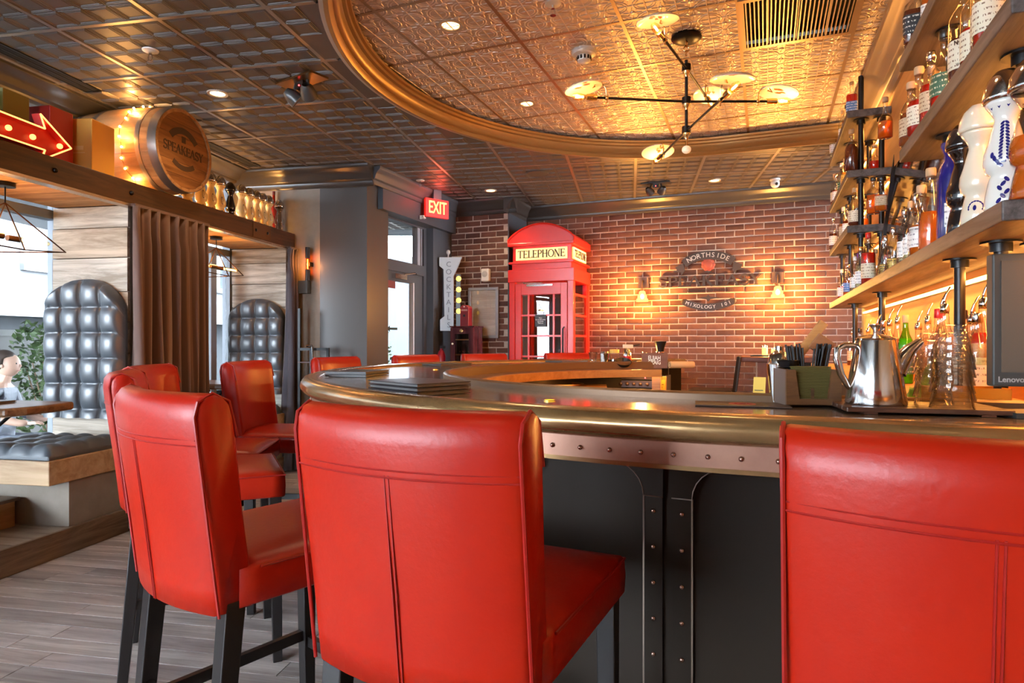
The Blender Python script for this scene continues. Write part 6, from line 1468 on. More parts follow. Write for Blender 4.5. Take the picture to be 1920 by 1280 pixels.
# exit sign
t = thing('exit_sign', 'red glowing EXIT sign on the dark bulkhead', 'exit sign', B3(-3.36, 6.17, CEIL - .20), -AB + radians(62))
MB().bb(-.15, .15, -.015, .02, -.10, .10).build('housing', mat('exit_red', (.35, .01, .01), .4, emit=((1, .02, .01), .55)), t); MB().bb(-.05, .05, -.02, .02, .1, .20).build('mount', M_darkgrey, t)
text('EXIT', .19, .003, mat('exit_letters', (1, .4, .1), .4, emit=((1, .24, .05), 5)), t, (0, -.019, 0), sx=.60, bold=.001)
point('exit_glow', B3(-3.28, 6.1, CEIL - .1), 1.2, (1, .05, .03), .06)
X, Y = ceil_at(1453, 335); t = thing('security_camera', 'small white dome camera on the ceiling near the shelves', 'camera', (X, Y, CEIL - .001), 0); MB().lathe([(.05, 0), (.052, -.015), (.045, -.02)], 20).build('mount', M_white, t); MB().ball((0, -.005, -.05), .045, 18, 12).build('dome', M_white, t); MB().ball((.0, -.04, -.06), .017, 12, 8).build('lens', M_black, t)
X, Y = BP(-3.42, 6.0); t = thing('motion_sensor', 'tiny white sensor below the exit sign', 'sensor', (X, Y, CEIL - .33), -AB); MB().ball((0, 0, 0), .02, 12, 8, (1, 1, .6)).build('lens', M_white, t); MB().bb(-.05, 0, -.01, .01, -.008, .03).build('bracket', M_white, t)

# ================================================================== chandelier
Cx, Cy = ceil_at(1287, 68, TIN)
ch = thing('chandelier', 'black and brass six-arm chandelier with tilted china-plate shades', 'chandelier', (Cx, Cy, CH), 0)
zT = TIN - CH
MB().lathe([(.085, zT), (.088, zT - .012), (.075, zT - .024), (.03, zT - .03), (0, zT - .03)], 26).build('canopy', M_blackmetal, ch)
for k, z in enumerate((zT - .045, zT - .075, zT - .10)): MB().ring((0, 0, z), .016, .0035, 16, 6, Matrix.Rotation(pi / 2, 4, 'X') @ Matrix.Rotation(0, 4, 'Z') if k % 2 else Matrix.Rotation(pi / 2, 4, 'Y')).build('chain_link', M_brass, ch)
z1, z2, z3 = 1.60, 1.407, 1.235
MB().tube([(0, 0, z1 + .05), (0, 0, z3 - .02)], .009, 10).build('stem', M_blackmetal, ch)
for z in (z1, z2, z3): MB().lathe([(.012, .028), (.026, .024), (.026, -.012), (.018, -.016)], 16, (0, 0, z)).build('hub', M_blackmetal, ch); MB().lathe([(.022, -.014), (.022, -.022), (.012, -.034), (.010, -.05)], 14, (0, 0, z)).build('brass_collar', M_brass, ch)
MB().tube([(0, 0, z3 - .05), (0, 0, z3 - .085)], .007, 8).build('finial_stem', M_brass, ch); MB().ball((0, 0, z3 - .11), .027, 14, 10, (1, 1, .85)).build('finial', mat('finial_white', (.9, .75, .6), .3, emit=((1, .7, .4), .3)), ch)
M_plate = mat('china_plate', (.88, .78, .62), .2, spec=.6, coat=.3)
M_print1 = mat('print_brown', (.20, .05, .015), .5); M_print2 = mat('print_red', (.50, .04, .03), .5)
arms = [(z2, (.43 - Cx, 3.656 - Cy)), (z2, (1.547 - Cx, 3.72 - Cy)), (z1, (.759 - Cx, 3.283 - Cy)), (z1, (1.315 - Cx, 4.23 - Cy)), (z3, (1.077 - Cx, 3.127 - Cy)), (z3, (.99 - Cx, 4.285 - Cy))]
for k, (z, (ax, ay)) in enumerate(arms):
    l = sqrt(ax * ax + ay * ay); dx, dy = ax / l, ay / l; rz = atan2(dy, dx)
    a_ = MB().tube([(0, 0, z), (ax * .93, ay * .93, z)], .0075, 8).build('arm', M_blackmetal, ch)
    MB().lathe([(.016, -.03), (.018, 0), (.016, .03)], 14, (ax * .95, ay * .95, z), Matrix.Rotation(rz, 4, 'Z') @ Matrix.Rotation(pi / 2, 4, 'Y')).build('socket', M_brass, a_)
    bl = MB().lathe([(.010, 0), (.019, .03), (.022, .055), (.016, .08), (0, .088)], 14, (ax + dx * .0, ay + dy * .0, z), Matrix.Rotation(rz, 4, 'Z') @ Matrix.Rotation(pi / 2, 4, 'Y')).build('bulb', M_bulbglass, a_)
    MB().tube([(ax + dx * .018, ay + dy * .018, z), (ax + dx * .065, ay + dy * .065, z)], .006, 6).build('filament', M_warm, a_)
    # plate shade above the bulb, held by a curved bracket
    sh_ = thing('x', 'x', 'x'); bpy.data.objects.remove(sh_)
    pc = Vector((ax + dx * .02, ay + dy * .02, z + .058)); tilt = .18
    Mp = Matrix.Rotation(rz, 4, 'Z') @ Matrix.Rotation(tilt, 4, 'Y')
    ps = MB().lathe([(0, .012), (.05, .010), (.085, .0), (.108, -.012), (.110, -.008), (.086, .006), (.05, .016), (0, .018)], 30, pc, Mp).build('plate_shade', M_plate, ch)
    pr = MB(); r_ = random.Random(k)
    for _ in range(5):
        a0 = r_.uniform(0, 6); rr = r_.uniform(.0, .045); c_ = Vector((rr * cos(a0), rr * sin(a0), .0085)); n = 9; s_ = r_.uniform(.008, .02); ph = r_.uniform(0, 3)
        pr.add([pc + Mp.to_3x3() @ (c_ + Vector((s_ * (1 + .4 * sin(3 * t_ + ph)) * cos(t_), s_ * .6 * sin(t_), 0))) for t_ in [2 * pi * i / n for i in range(n)]], [tuple(range(n))])
    o = pr.build('plate_print', M_print1 if k % 2 else M_print2, ps); o['kind'] = 'stuff'
    arc = [Vector((ax * .80, ay * .80, z))] + [Vector((ax * .80 + dx * .045 * (1 - cos(t_)), ay * .80 + dy * .045 * (1 - cos(t_)), z + .01 + .075 * sin(t_) ** .8)) for t_ in (.5, 1.0, 1.57, 2.1, 2.6)] + [pc - Vector((dx, dy, 0)) * .07 + Vector((0, 0, .006))]
    MB().tube(arc, .0035, 6).build('shade_bracket', M_brass, a_); MB().ball((ax * .80, ay * .80, z), .012, 10, 6).tube([(ax * .8, ay * .8, z), (ax * .8, ay * .8, z - .03)], .004, 6).build('thumbscrew', M_brass, a_)
    point('chandelier_glow', (Cx + ax + dx * .05, Cy + ay + dy * .05, CH + z - .004), 2.8, (1, .54, .20), .018)

# ================================================================== brick wall: logo and sconces
def wall_uv(x_px, v=BZ - .03):
    Y = v / (cos(AB) + sin(AB) * (x_px - 960) / 1190); X = PX(x_px, Y); return X, Y
def wall_z(x_px, y_px, v=BZ - .03): X, Y = wall_uv(x_px, v); return CH + (640 - y_px) / 1190 * Y
X, Y = wall_uv(1328)
lo = thing('wall_logo', 'dark metal SPEAKEASY logo with ribbons on the brick wall', 'logo sign', (X, Y, 0), -AB)
M_logo = mat('logo_metal', (.035, .022, .018), .5, metal=.3); zc = wall_z(1328, 526)
serif_text('SPEAKEASY', 1.11, .118, .018, M_logo, lo, (0, 0, zc), weight=1.35)
def ribbon(name, R, a0, a1, w_, cz, m, parent, n=20, y0=-.012, y1=.012):
    pts = [(R * sin(radians(a0 + (a1 - a0) * i / n)), cz + R * cos(radians(a0 + (a1 - a0) * i / n))) for i in range(n + 1)] + [((R - w_) * sin(radians(a1 + (a0 - a1) * i / n)), cz + (R - w_) * cos(radians(a1 + (a0 - a1) * i / n))) for i in range(n + 1)]
    return MB().plate(pts, y0, y1).build(name, m, parent)
zr = wall_z(1328, 470)
rb_ = ribbon('top_ribbon', .50, -36, 36, .095, zr - .50, M_logo, lo)
for i, c_ in enumerate('NORTHSIDE'):
    a = radians(-27 + i * 54 / 8); text(c_, .075, .003, mat('logo_letters', (.42, .36, .31), .4, metal=.5), rb_, (.452 * sin(a), -.016, zr - .50 + .452 * cos(a)), rot=(pi / 2, a, 0), name='ribbon_letter')
for s_ in (-1, 1):
    pts = [(s_ * .27, zr - .13), (s_ * .36, zr - .17), (s_ * .345, zr - .205), (s_ * .395, zr - .225), (s_ * .30, zr - .23), (s_ * .295, zr - .27), (s_ * .255, zr - .215)]
    MB().plate(pts if s_ > 0 else pts[::-1], -.006, .010).build('ribbon_tail', M_logo, lo)
zm = wall_z(1328, 575); r2 = ribbon('bottom_ribbon', .62, 153, 207, .075, zm + .58, M_logo, lo)
for s_ in (-1, 1): MB().ball((s_ * .265, 0, zm + .06), .034, 12, 8, (1, .4, 1)).build('ribbon_end', M_logo, lo)
for i, c_ in enumerate('MIXOLOGY 101'):
    a = radians(203 - i * 46 / 11)
    if c_ != ' ': text(c_, .055, .003, mat('logo_letters', (.42, .36, .31), .4, metal=.5), r2, (.583 * sin(a), -.016, zm + .58 + .583 * cos(a)), rot=(pi / 2, a - pi, 0), name='ribbon_letter')
M_rose = mat('logo_rose', (.24, .045, .032), .6)
zq = wall_z(1328, 496); rs = MB()
for k in range(9): a = 2 * pi * k / 9; rs.ball((.048 * cos(a), 0, zq + .045 * sin(a)), .03, 10, 6, (1, .35, 1))
rs.ball((0, -.004, zq), .05, 12, 8, (1, .3, 1)).build('rose', M_rose, lo); MB().plate([(-.05, zq - .10), (0, zq - .05), (.05, zq - .10), (.01, zq - .085), (0, zq - .115), (-.01, zq - .085)], -.004, .008).build('rose_leaves', M_logo, lo)
text('HANDCRAFTED DISTILLED', .042, .004, M_logo, lo, (0, 0, wall_z(1328, 545)), spacing=1.1)
MB().plate([(-.12, wall_z(1328, 558)), (-.02, wall_z(1328, 556)), (0, wall_z(1328, 552)), (.02, wall_z(1328, 556)), (.12, wall_z(1328, 558)), (.02, wall_z(1328, 561)), (0, wall_z(1328, 566)), (-.02, wall_z(1328, 561))], -.004, .006).build('flourish', M_logo, lo)
def glow_glass(name):
    m = glass(name, (1, .90, .66), .08, 1.45, .9, .8); nt = m.node_tree; N = nt.nodes; L = nt.links; out = N['Material Output']; old = out.inputs[0].links[0].from_socket
    em = N.new('ShaderNodeEmission'); em.inputs[0].default_value = (1, .56, .15, 1); em.inputs[1].default_value = 2.2
    mx = N.new('ShaderNodeMixShader'); mx.inputs[0].default_value = .4; L.new(old, mx.inputs[1]); L.new(em.outputs[0], mx.inputs[2]); L.new(mx.outputs[0], out.inputs[0]); return m
def sconce(lab, x_, y_):
    X, Y = wall_uv(x_, BZ - .02); z = wall_z(x_, y_); t = thing('wall_sconce', lab, 'wall lamp', (X, Y, z), -AB, 'wall sconces')
    MB().bb(-.062, .062, -.012, .012, -.062, .062).build('back_plate', wood('sconce_wood', (.05, .03, .025), (.10, .06, .045), 'z', 1, .5), t, bevel=.003); MB().tube([(0, -.012, .01), (0, -.05, .025), (0, -.085, .02), (0, -.095, -.01), (0, -.095, -.075)], .006, 8).build('swan_arm', M_bronze, t)
    MB().lathe([(.020, -.075), (.022, -.10)], 14, (0, -.095, 0)).build('socket', M_bronze, t)
    MB().lathe([(.022, -.10), (.035, -.11), (.040, -.135), (.036, -.142), (.050, -.150), (.056, -.175), (.050, -.182), (.066, -.192), (.070, -.225), (.066, -.225)], 24, (0, -.095, 0), caps=False).build('insulator_shade', glow_glass('shade_glass'), t)
    MB().ball((0, -.095, -.165), .024, 14, 10, (1, 1, 1.3)).build('bulb', M_warm, t)
    p = Vector((0, -.16, -.17)); p = Matrix.Rotation(-AB, 3, 'Z') @ p; point('sconce_glow', (X + p.x, Y + p.y, z + p.z), 95, (1, .45, .09), .03)
sconce('wall sconce with glass insulator shade left of the SPEAKEASY logo', 1207, 530)
sconce('wall sconce with glass insulator shade right of the SPEAKEASY logo', 1458, 520)
# candle table at the brick wall
X, Y = wall_uv(1440, 7.12); ct = thing('high_table', 'high dark wooden table against the brick wall carrying candles', 'table', (X, Y, 0), -AB)
MB().bb(-.27, .42, -.22, .28, 1.03, 1.085).build('table_top', wood('maroon_wood', (.09, .03, .022), (.16, .06, .04), 'x', .6, .35), ct, bevel=.012); MB().bb(-.10, .10, -.10, .10, .0, 1.03).build('pedestal', wood('pedestal', (.14, .035, .015), (.20, .06, .028), 'z', .5, .4), ct)
for s_ in (-1, 1): MB().bb(s_ * .11 - .008, s_ * .11 + .008, -.11, -.09, 0, 1.03).build('edge_strip', mat('edge_pale', (.40, .33, .28), .5), ct)
MB().bb(.17, .40, -.1, .12, 0, 1.03).build('side_panel', M_die, ct)
tr = thing('candle_tray', 'thin dark tray under the two candles', 'tray', (*BP(uv_of(X, Y)[0] + .02, 7.10), 1.086), -AB); MB().bb(-.19, .19, -.09, .09, 0, .012).build('tray', M_black, tr, bevel=.004); MB().bb(-.17, .17, -.07, .07, .012, .014).build('liner', mat('tray_liner', (.04, .03, .025), .6), tr)
M_wax = mat('candle_wax', (.95, .72, .35), .5, emit=((1, .50, .10), 1.3)); M_flame = mat('flame', (1, .7, .3), .5, emit=((1, .55, .14), 30))
def candle(lab, X, Y, z, R, H, jar=True, g=4):
    t = thing('candle', lab, 'candle', (X, Y, z), 0, 'lit candles')
    MB().lathe([(0, 0), (R, 0), (R, H * .75), (R * .8, H * .78), (0, H * .72)], 18).build('wax', M_wax, t)
    MB().lathe([(.001, H * .78), (.006, H * .85), (.004, H * .95), (0, H * 1.05)], 8).build('flame', M_flame, t)
    if jar: MB().lathe([(R * 1.06, 0), (R * 1.08, H), (R * 1.04, H)], 20, caps=False).build('jar', G_clear, t)
    point('candle_glow', (X, Y - .01, z + H + .03), g, (1, .45, .10), .015)
b0 = uv_of(X, Y)[0]
candle('taller lit candle on the tray at the brick wall', *BP(b0 - .03, 7.10), 1.101, .030, .10); candle('shorter lit candle on the tray at the brick wall', *BP(b0 + .06, 7.10), 1.101, .030, .075, g=2)
X2, Y2 = wall_uv(1330, 7.0)
hc = thing('low_chair', 'dark low-backed chair beside the candle table', 'chair', (*BP(b0 - .54, 7.0), 0), -AB - pi / 2)
MB().bb(-.22, .22, -.24, .20, .66, .74).build('seat', M_black, hc, bevel=.02); MB().box((0, .24, .90), (.40, .035, .38), rx=radians(-7)).build('backrest', M_die, hc, bevel=.01)
for a in (-.19, .19):
    for b_ in (-.2, .18): MB().bb(a - .018, a + .018, b_ - .018, b_ + .018, 0, .66).build('leg', M_black, hc)

# ================================================================== by the entrance
X, Y = wall_uv(858, LZ - .30)
ck = thing('cocktails_sign', 'grey metal vertical COCKTAILS arrow sign with yellow bulbs', 'sign', (*BP(-3.42, LZ - .30), 0), -AB + .35)
zt_, zb_ = CH + (640 - 482) / 1190 * 7.35, CH + (640 - 620) / 1190 * 7.35
H = zt_ - zb_
M_cks = mat('cocktail_grey', (.42, .44, .46), .45, metal=.3)
MB().plate([(-.07, zb_), (.03, zb_), (.055, zb_ + .05), (.055, zt_ - .22), (.15, zt_), (-.11, zt_), (-.11, zt_ - .10), (-.06, zt_ - .14), (-.05, zb_ + .17), (-.10, zb_ + .13), (-.10, zb_)], -.03, .03).build('body', M_cks, ck)
for i, c_ in enumerate('COCKTAILS'): text(c_, .085, .003, mat('sign_dark', (.16, .17, .19), .5), ck, (.0, -.034, zt_ - .085 - i * (H - .15) / 8), name='sign_letter')
MB().box((.11, 0, (zt_ + zb_) / 2 - .08), (.05, .05, H * .72)).build('bulb_rail', M_crown, ck)
MB().tube([(-.01, 0, zt_), (-.01, 0, zt_ + .05)], .008, 6).ball((-.01, 0, zt_ + .06), .025, 10, 8, (1, .4, 1.2)).build('finial', M_cks, ck)
by = with_mat(MB().ball((0, 0, 0), .030, 12, 8).mesh('bulb'), mat('yellow_bulb', (1, .8, .2), .3, emit=((1, .62, .08), 2.0)))
for k in range(4): inst(by, 'bulb', ck, (.115, -.03, zt_ - .25 - k * .125))
# framed notice and wall speaker on the brick pier
fx, fy = BP(-3.10, LZ - .035); z0_, z1_ = CH + (640 - 634) / 1190 * 7.6, CH + (640 - 540) / 1190 * 7.6
fn = thing('framed_notice', 'silver framed aged notice board on the brick pier', 'frame', (fx, fy, 0), -AB); w_ = .195
for a, b_, c_, d in ((-w_, w_, z0_, z0_ + .035), (-w_, w_, z1_ - .035, z1_), (-w_, -w_ + .035, z0_ + .035, z1_ - .035), (w_ - .035, w_, z0_ + .035, z1_ - .035)): MB().bb(a, b_, -.02, .015, c_, d).build('frame_rail', mat('pewter', (.42, .40, .40), .35, metal=.7), fn, bevel=.005)
MB().bb(-w_ + .03, w_ - .03, .0, .01, z0_ + .03, z1_ - .03).build('board', wood('aged_board', (.62, .50, .40), (.88, .78, .66), 'x', .4, .5), fn); MB().bb(-w_ + .03, w_ - .03, -.006, -.004, z0_ + .03, z1_ - .03).build('cover_glass', glass('cover_glass', (.96, .96, .96), .02, 1.5, 1.3), fn)
M_sk = mat('sketch', (.55, .48, .42), .6); MB().bb(.01, .09, -.002, .0, z1_ - .22, z1_ - .217).bb(.087, .09, -.002, 0, z1_ - .25, z1_ - .1).bb(-.1, .09, -.002, 0, z1_ - .30, z1_ - .297).bb(-.1, .0, -.002, 0, z1_ - .45, z1_ - .447).build('sketch_lines', M_sk, fn)
sx_, sy_ = BP(-3.06, LZ - .05); ws = thing('wall_speaker', 'small white loudspeaker on the brick pier above the frame', 'speaker', (sx_, sy_, CH + (640 - 517) / 1190 * 7.55), -AB); MB().bb(-.05, .05, -.04, .03, -.075, .075).build('cabinet', M_white, ws, bevel=.012); MB().lathe([(0, .0), (.034, 0), (.036, .004), (0, .006)], 20, (0, -.041, .01), Matrix.Rotation(pi / 2, 4, 'X')).build('cone', mat('speaker_grey', (.55, .53, .50), .6), ws)
# cabinet with the miniature phone box
cbx, cby = BP(-3.17, 6.42); hcb = CH + (640 - 611) / 1190 * 7.15
cb = thing('display_cabinet', 'tall dark red glass-fronted cabinet in the corner by the entrance', 'cabinet', (cbx, cby, 0), -AB); M_mah = wood('mahogany', (.055, .010, .014), (.11, .022, .024), 'z', .6, .25)
MB().bb(-.14, .14, .22, .24, 0, hcb).bb(-.14, -.12, -.0, .22, 0, hcb).bb(.12, .14, 0, .22, 0, hcb).bb(-.12, .12, 0, .22, .3, .32).build('carcass', M_mah, cb)
MB().bb(-.15, .15, -.015, .25, hcb - .015, hcb).build('top', M_mah, cb)
for z in (hcb - .33, hcb - .16): MB().bb(-.12, .12, .01, .22, z, z + .012).build('shelf', M_counter, cb)
d_ = MB().bb(-.14, -.085, -.02, 0, .3, hcb - .02).bb(.09, .14, -.02, 0, .3, hcb - .02).bb(-.085, .09, -.02, 0, hcb - .09, hcb - .02).bb(-.085, .09, -.02, 0, .3, .4).bb(-.14, .14, -.02, 0, 0, .29).build('door', M_mah, cb)
MB().bb(-.085, .09, -.012, -.008, .4, hcb - .09).build('pane', glass('cab_pane', (.8, .75, .72), .02, 1.5, 1.2), d_); MB().ball((-.11, -.028, hcb - .20), .012, 10, 8).build('knob', M_white, d_); MB().lathe([(0, .0), (.026, 0), (.024, .008), (0, .012)], 6, (.0, -.022, hcb - .055), Matrix.Rotation(pi / 2, 4, 'X')).build('medallion', M_brass, d_)
for k in range(5): x_ = -.07 + k * .035; o = thing('trinket', 'tiny brass trinket on the shelf inside the glass-fronted cabinet', 'figurine', (*(Vector((cbx, cby)) + Vector((cos(-AB) * x_ - sin(-AB) * .08, sin(-AB) * x_ + cos(-AB) * .08))), hcb - .3175), 0, 'trinkets in the cabinet'); MB().lathe([(.008, 0), (.006, .01), (.003, .02), (.006, .03), (0, .04)], 8).build('figure', M_brass, o)
mp = thing('toy_phone_box', 'miniature dark red phone box standing on the cabinet', 'ornament', (*(Vector((cbx, cby)) + Vector((cos(-AB) * 0 - sin(-AB) * .10, sin(-AB) * 0 + cos(-AB) * .10))), hcb + .001), -AB)
M_mrd = mat('toy_red', (.30, .015, .02), .35); hh = .24
MB().bb(-.052, .052, -.05, .05, 0, hh - .035).build('body', M_mrd, mp, bevel=.004); arc = [(-.056 + .112 * i / 10, hh - .035 + .035 * sin(pi * i / 10)) for i in range(11)]
MB().plate(arc[::-1], -.054, .054).build('roof', mat('toy_red2', (.42, .05, .05), .35), mp); MB().bb(-.040, .040, -.0525, -.05, hh - .07, hh - .05).build('sign', mat('toy_sign', (.55, .25, .22), .5), mp); MB().bb(-.036, .036, -.052, -.05, .01, hh - .085).build('door', mat('toy_red3', (.22, .01, .015), .4), mp); MB().bb(-.012, .012, -.0535, -.052, hh - .135, hh - .11).build('window', M_black, mp); MB().ball((0, -.053, hh - .022), .008, 8, 6).build('crown', M_white, mp)
# red stand-pipe by the door
fxx, fyy = BP(-3.488, 6.52); fe = thing('fire_extinguisher', 'small red fire extinguisher on the wall by the glass door', 'extinguisher', (fxx, fyy, .78), -AB); MB().lathe([(0, 0), (.045, 0), (.048, .02), (.048, .30), (.03, .35), (.016, .36), (.016, .38)], 16).build('tank', mat('ext_red', (.45, .015, .03), .35), fe); MB().bb(-.01, .05, -.012, .012, .38, .41).build('valve', M_black, fe); MB().bb(-.055, -.04, -.02, .02, .1, .3).build('wall_bracket', M_black, fe)
# tube lamp and black service stand against the column
tl = thing('tube_lamp', 'black tube wall lamp with glowing orange window by the concrete pier', 'wall lamp', R3(-3.05, 5.63, CH + (640 - 495) / 1190 * 6.1), -AR)
MB().lathe([(.022, .055), (.022, .16), (0, .16)], 16).lathe([(.022, -.055), (.022, -.16), (0, -.16)], 16).build('tube', M_blackmetal, tl); MB().lathe([(.017, -.055), (.017, .055)], 14).build('amber_glass', glass('amber_tube', (1, .45, .12), .05, 1.4, .8), tl); MB().tube([(0, 0, -.045), (0, 0, .045)], .004, 6).build('filament', mat('amber_fil', (1, .4, .1), .4, emit=((1, .38, .06), 40)), tl); MB().bb(-.02, .02, .0, .07, -.02, .02).build('wall_bracket', M_blackmetal, tl); MB().bb(-.11, -.0, -.01, .06, -.28, -.16).build('ballast_box', mat('ballast', (.05, .055, .05), .5), tl)
point('tube_glow', R3(-3.05, 5.585, CH + (640 - 495) / 1190 * 6.1), 2.5, (1, .33, .06), .02)
ss = thing('service_stand', 'black metal folding stand with steel arm by the column', 'stand', R3(-2.95, 5.50, 0), -AR)
for x_ in (-.12, .0, .17): MB().bb(x_ - .012, x_ + .012, -.0, .024, 0, 1.18 if x_ > -.1 else 1.55).build('leg', M_blackmetal, ss)
MB().bb(-.13, .18, 0, .02, 1.155, 1.18).build('top_bar', M_blackmetal, ss); MB().bb(-.12, .17, -.02, .10, 1.04, 1.05).build('shelf', mat('stand_shelf', (.10, .05, .05), .5), ss); MB().bb(-.02, .12, .03, .05, .85, 1.04).build('panel', M_die, ss)
MB().tube([(-.03, -.02, 1.20), (.02, -.02, 1.20), (.03, -.02, 1.18), (.06, -.03, .80)], .011, 8).build('steel_arm', M_chrome, ss); MB().bb(.145, .158, -.012, .0, .96, 1.03).build('green_tag', mat('tag_green', (.45, .65, .03), .5), ss)

# ================================================================== things on the bar
zb = BT - .011
def onbar(x_, y_, z=None):
    d = (CH - (z or zb)) * 1190 / (y_ - 640); return PX(x_, d), d
for (x_, y_, rz, n_, lab) in ((672, 704, -.2, 2, 'two stacked black menu folders at the left end of the bar'), (785, 735, .75, 3, 'stack of three black menu folders on the near left of the bar'), (838, 684.5, -.75, 1, 'black menu folder on the far side of the bar below the cabinet'), (1062, 678.5, -.9, 1, 'black menu folder on the far bar in front of the phone box')):
    X, Y = onbar(x_, y_); menu(lab, X, Y, zb, rz, .22, .30, n=n_)
# small round brass markers let into the bar (glowing in the light)
for k, (x_, y_, w_) in enumerate(((1030, 751, 'front'), (816, 693, 'left'), (908, 687, 'middle'), (1022, 683, 'right'))):
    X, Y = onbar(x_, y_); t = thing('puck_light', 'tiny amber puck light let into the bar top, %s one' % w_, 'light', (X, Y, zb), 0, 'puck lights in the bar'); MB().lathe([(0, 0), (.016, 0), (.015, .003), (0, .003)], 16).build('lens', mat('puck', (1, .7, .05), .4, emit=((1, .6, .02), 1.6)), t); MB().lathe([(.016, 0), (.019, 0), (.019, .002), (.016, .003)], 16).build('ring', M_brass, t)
# rubber mat
X, Y = onbar(1385, 760); mt = thing('bar_mat', 'flat dark rubber bar mat with a faded print', 'mat', (X, Y, zb), -.28); MB().bb(-.115, .13, -.045, .075, 0, .004).build('pad', mat('rubber', (.055, .03, .018), .6), mt, bevel=.001); MB().lathe([(.028, .0042), (.032, .0046), (.036, .0042)], 24, (.01, .012, 0)).build('print_ring', M_print2, mt); text('BAR', .026, .0003, M_print2, mt, (.01, .012, .0045), rot=(0, 0, 0), name='print')
# wooden caddy with napkins and straws
X, Y = onbar(1530, 763); cd = thing('bar_caddy', 'wooden bar caddy with a notched front on the near bar', 'caddy', (X, Y + .055, zb), -.10)
M_cad = wood('caddy_wood', (.06, .022, .007), (.17, .07, .022), 'x', .9, .5); cw = .071; chh = .100
MB().plate([(-cw, .006), (cw, .006), (cw, chh), (cw - .024, chh), (cw - .034, .022), (-cw + .034, .022), (-cw + .024, chh), (-cw, chh)], -.056, -.046).build('front_panel', M_cad, cd)
for s_ in (-1, 1): MB().bb(s_ * cw - (.0 if s_ < 0 else .009), s_ * cw + (.009 if s_ < 0 else 0), -.046, .05, .0, chh).build('side_panel', mat('caddy_side', (.14, .10, .085), .5), cd)
MB().bb(-cw, cw, .05, .058, .006, chh).build('back_panel', M_cad, cd); MB().bb(-cw + .009, cw - .009, -.046, .05, .004, .012).build('bottom', M_cad, cd); MB().bb(-.004, .004, -.046, .0, .012, .05).build('divider', M_cad, cd)
np_ = thing('napkin_stack', 'stack of olive green paper napkins in the wooden caddy', 'napkins', (X, Y + .055, zb + .0125), -.10)
n_me = {}
for k in range(22):
    r_ = random.Random(k); MB().bb(-.048 + r_.uniform(-.0015, .0015), .048 + r_.uniform(-.0015, .0015), -.0445, -.012, k * .0044, k * .0044 + .0036).build('napkin', mat('olive_paper', (.080, .060, .006), .8), np_)
stp = thing('cocktail_straws', 'bundle of black cocktail straws standing in the wooden caddy', 'straws', (X, Y + .055, zb + .013), -.10)
r_ = random.Random(4)
for k in range(46):
    side = k % 2; x0_ = (-.012 if not side else .028) + r_.uniform(-.018, .018); y0_ = r_.uniform(.006, .038); dx = (-.030 if not side else .042) * r_.uniform(.5, 1.2)
    MB().tube([(x0_, y0_, 0), (x0_ + dx * .6, y0_, .150 + r_.uniform(-.008, .008))], .0026, 6).build('straw', mat('straw_black', (.006, .005, .005), .5, spec=.25), stp)
bw = thing('garnish_bowl', 'small black bowl resting on the caddy edge', 'bowl', (X - .045, Y + .07, zb + .101), 0); MB().lathe([(.012, 0), (.022, .004), (.030, .022), (.028, .022), (.020, .007), (0, .005)], 20).build('bowl', M_black, bw); MB().ring((0, 0, .022), .029, .0018, 20, 5).build('rim', M_blackmetal, bw)
wt = thing('citrus_press', 'wooden citrus press handle sticking up behind the straws', 'bar tool', (X + .035, Y + .15, zb), -.2); MB().box((.0, 0, .155), (.026, .016, .19), ry=radians(36)).build('handle', M_counter, wt, bevel=.003); MB().box((.048, -.004, .165), (.055, .018, .05), ry=radians(36)).build('press_block', wood('press', (.20, .07, .02), (.32, .13, .05), 'x', 1, .5), wt, bevel=.003)
sk = thing('cocktail_shaker', 'small steel shaker behind the caddy', 'shaker', (X - .03, Y + .16, zb), 0); MB().lathe([(0, 0), (.028, 0), (.036, .11), (.034, .112)], 20).build('tin', M_chrome, sk); MB().lathe([(.034, .112), (.030, .135), (.012, .15), (.012, .162), (0, .165)], 18).build('lid', M_chrome, sk)
nb = thing('yellow_note', 'yellow paper note behind the caddy', 'note', (X - .078, Y + .19, zb), -.6); MB().box((0, 0, .035), (.035, .003, .07), rx=-.2).build('paper', mat('note_yellow', (.80, .48, .05), .6), nb); MB().bb(-.012, .012, -.0075, -.0055, .03, .032).build('writing', M_ink, nb)
# dark board with pitcher and glasses
X0_, Y0_ = onbar(1588, 775); X1_, Y1_ = onbar(1905, 783)
bx, by_ = (X0_ + X1_) / 2, (Y0_ + Y1_) / 2; ang = atan2(Y1_ - Y0_, X1_ - X0_); ln = sqrt((X1_ - X0_) ** 2 + (Y1_ - Y0_) ** 2)
bd = thing('serving_board', 'dark slatted board under the pitcher and glass stacks', 'board', (bx, by_, zb), ang)
M_brd = wood('board_dark', (.05, .018, .010), (.12, .05, .028), 'x', .8, .35)
for k in range(6): MB().bb(-ln / 2, ln / 2, k * .05, k * .05 + .047, .004, .016).build('slat', M_brd, bd, bevel=.002)
for x_ in (-ln * .35, ln * .35): MB().bb(x_ - .015, x_ + .015, .0, .297, 0, .004).build('batten', M_brd, bd)
zbd = zb + .017
X, Y = onbar(1668, 761, zbd); pi_ = thing('steel_pitcher', 'polished steel pitcher with lid, spout and looped handle', 'pitcher', (X, Y + .06, zbd), -.12)
MB().lathe([(0, 0), (.070, 0), (.071, .004), (.060, .08), (.0475, .158), (.046, .163)], 36).build('body', M_chrome, pi_); MB().lathe([(.047, .163), (.048, .167), (.030, .174), (.010, .178)], 30).lathe([(.006, .178), (.006, .188), (.015, .20), (.015, .203), (0, .203)], 16).build('lid', M_chrome, pi_)
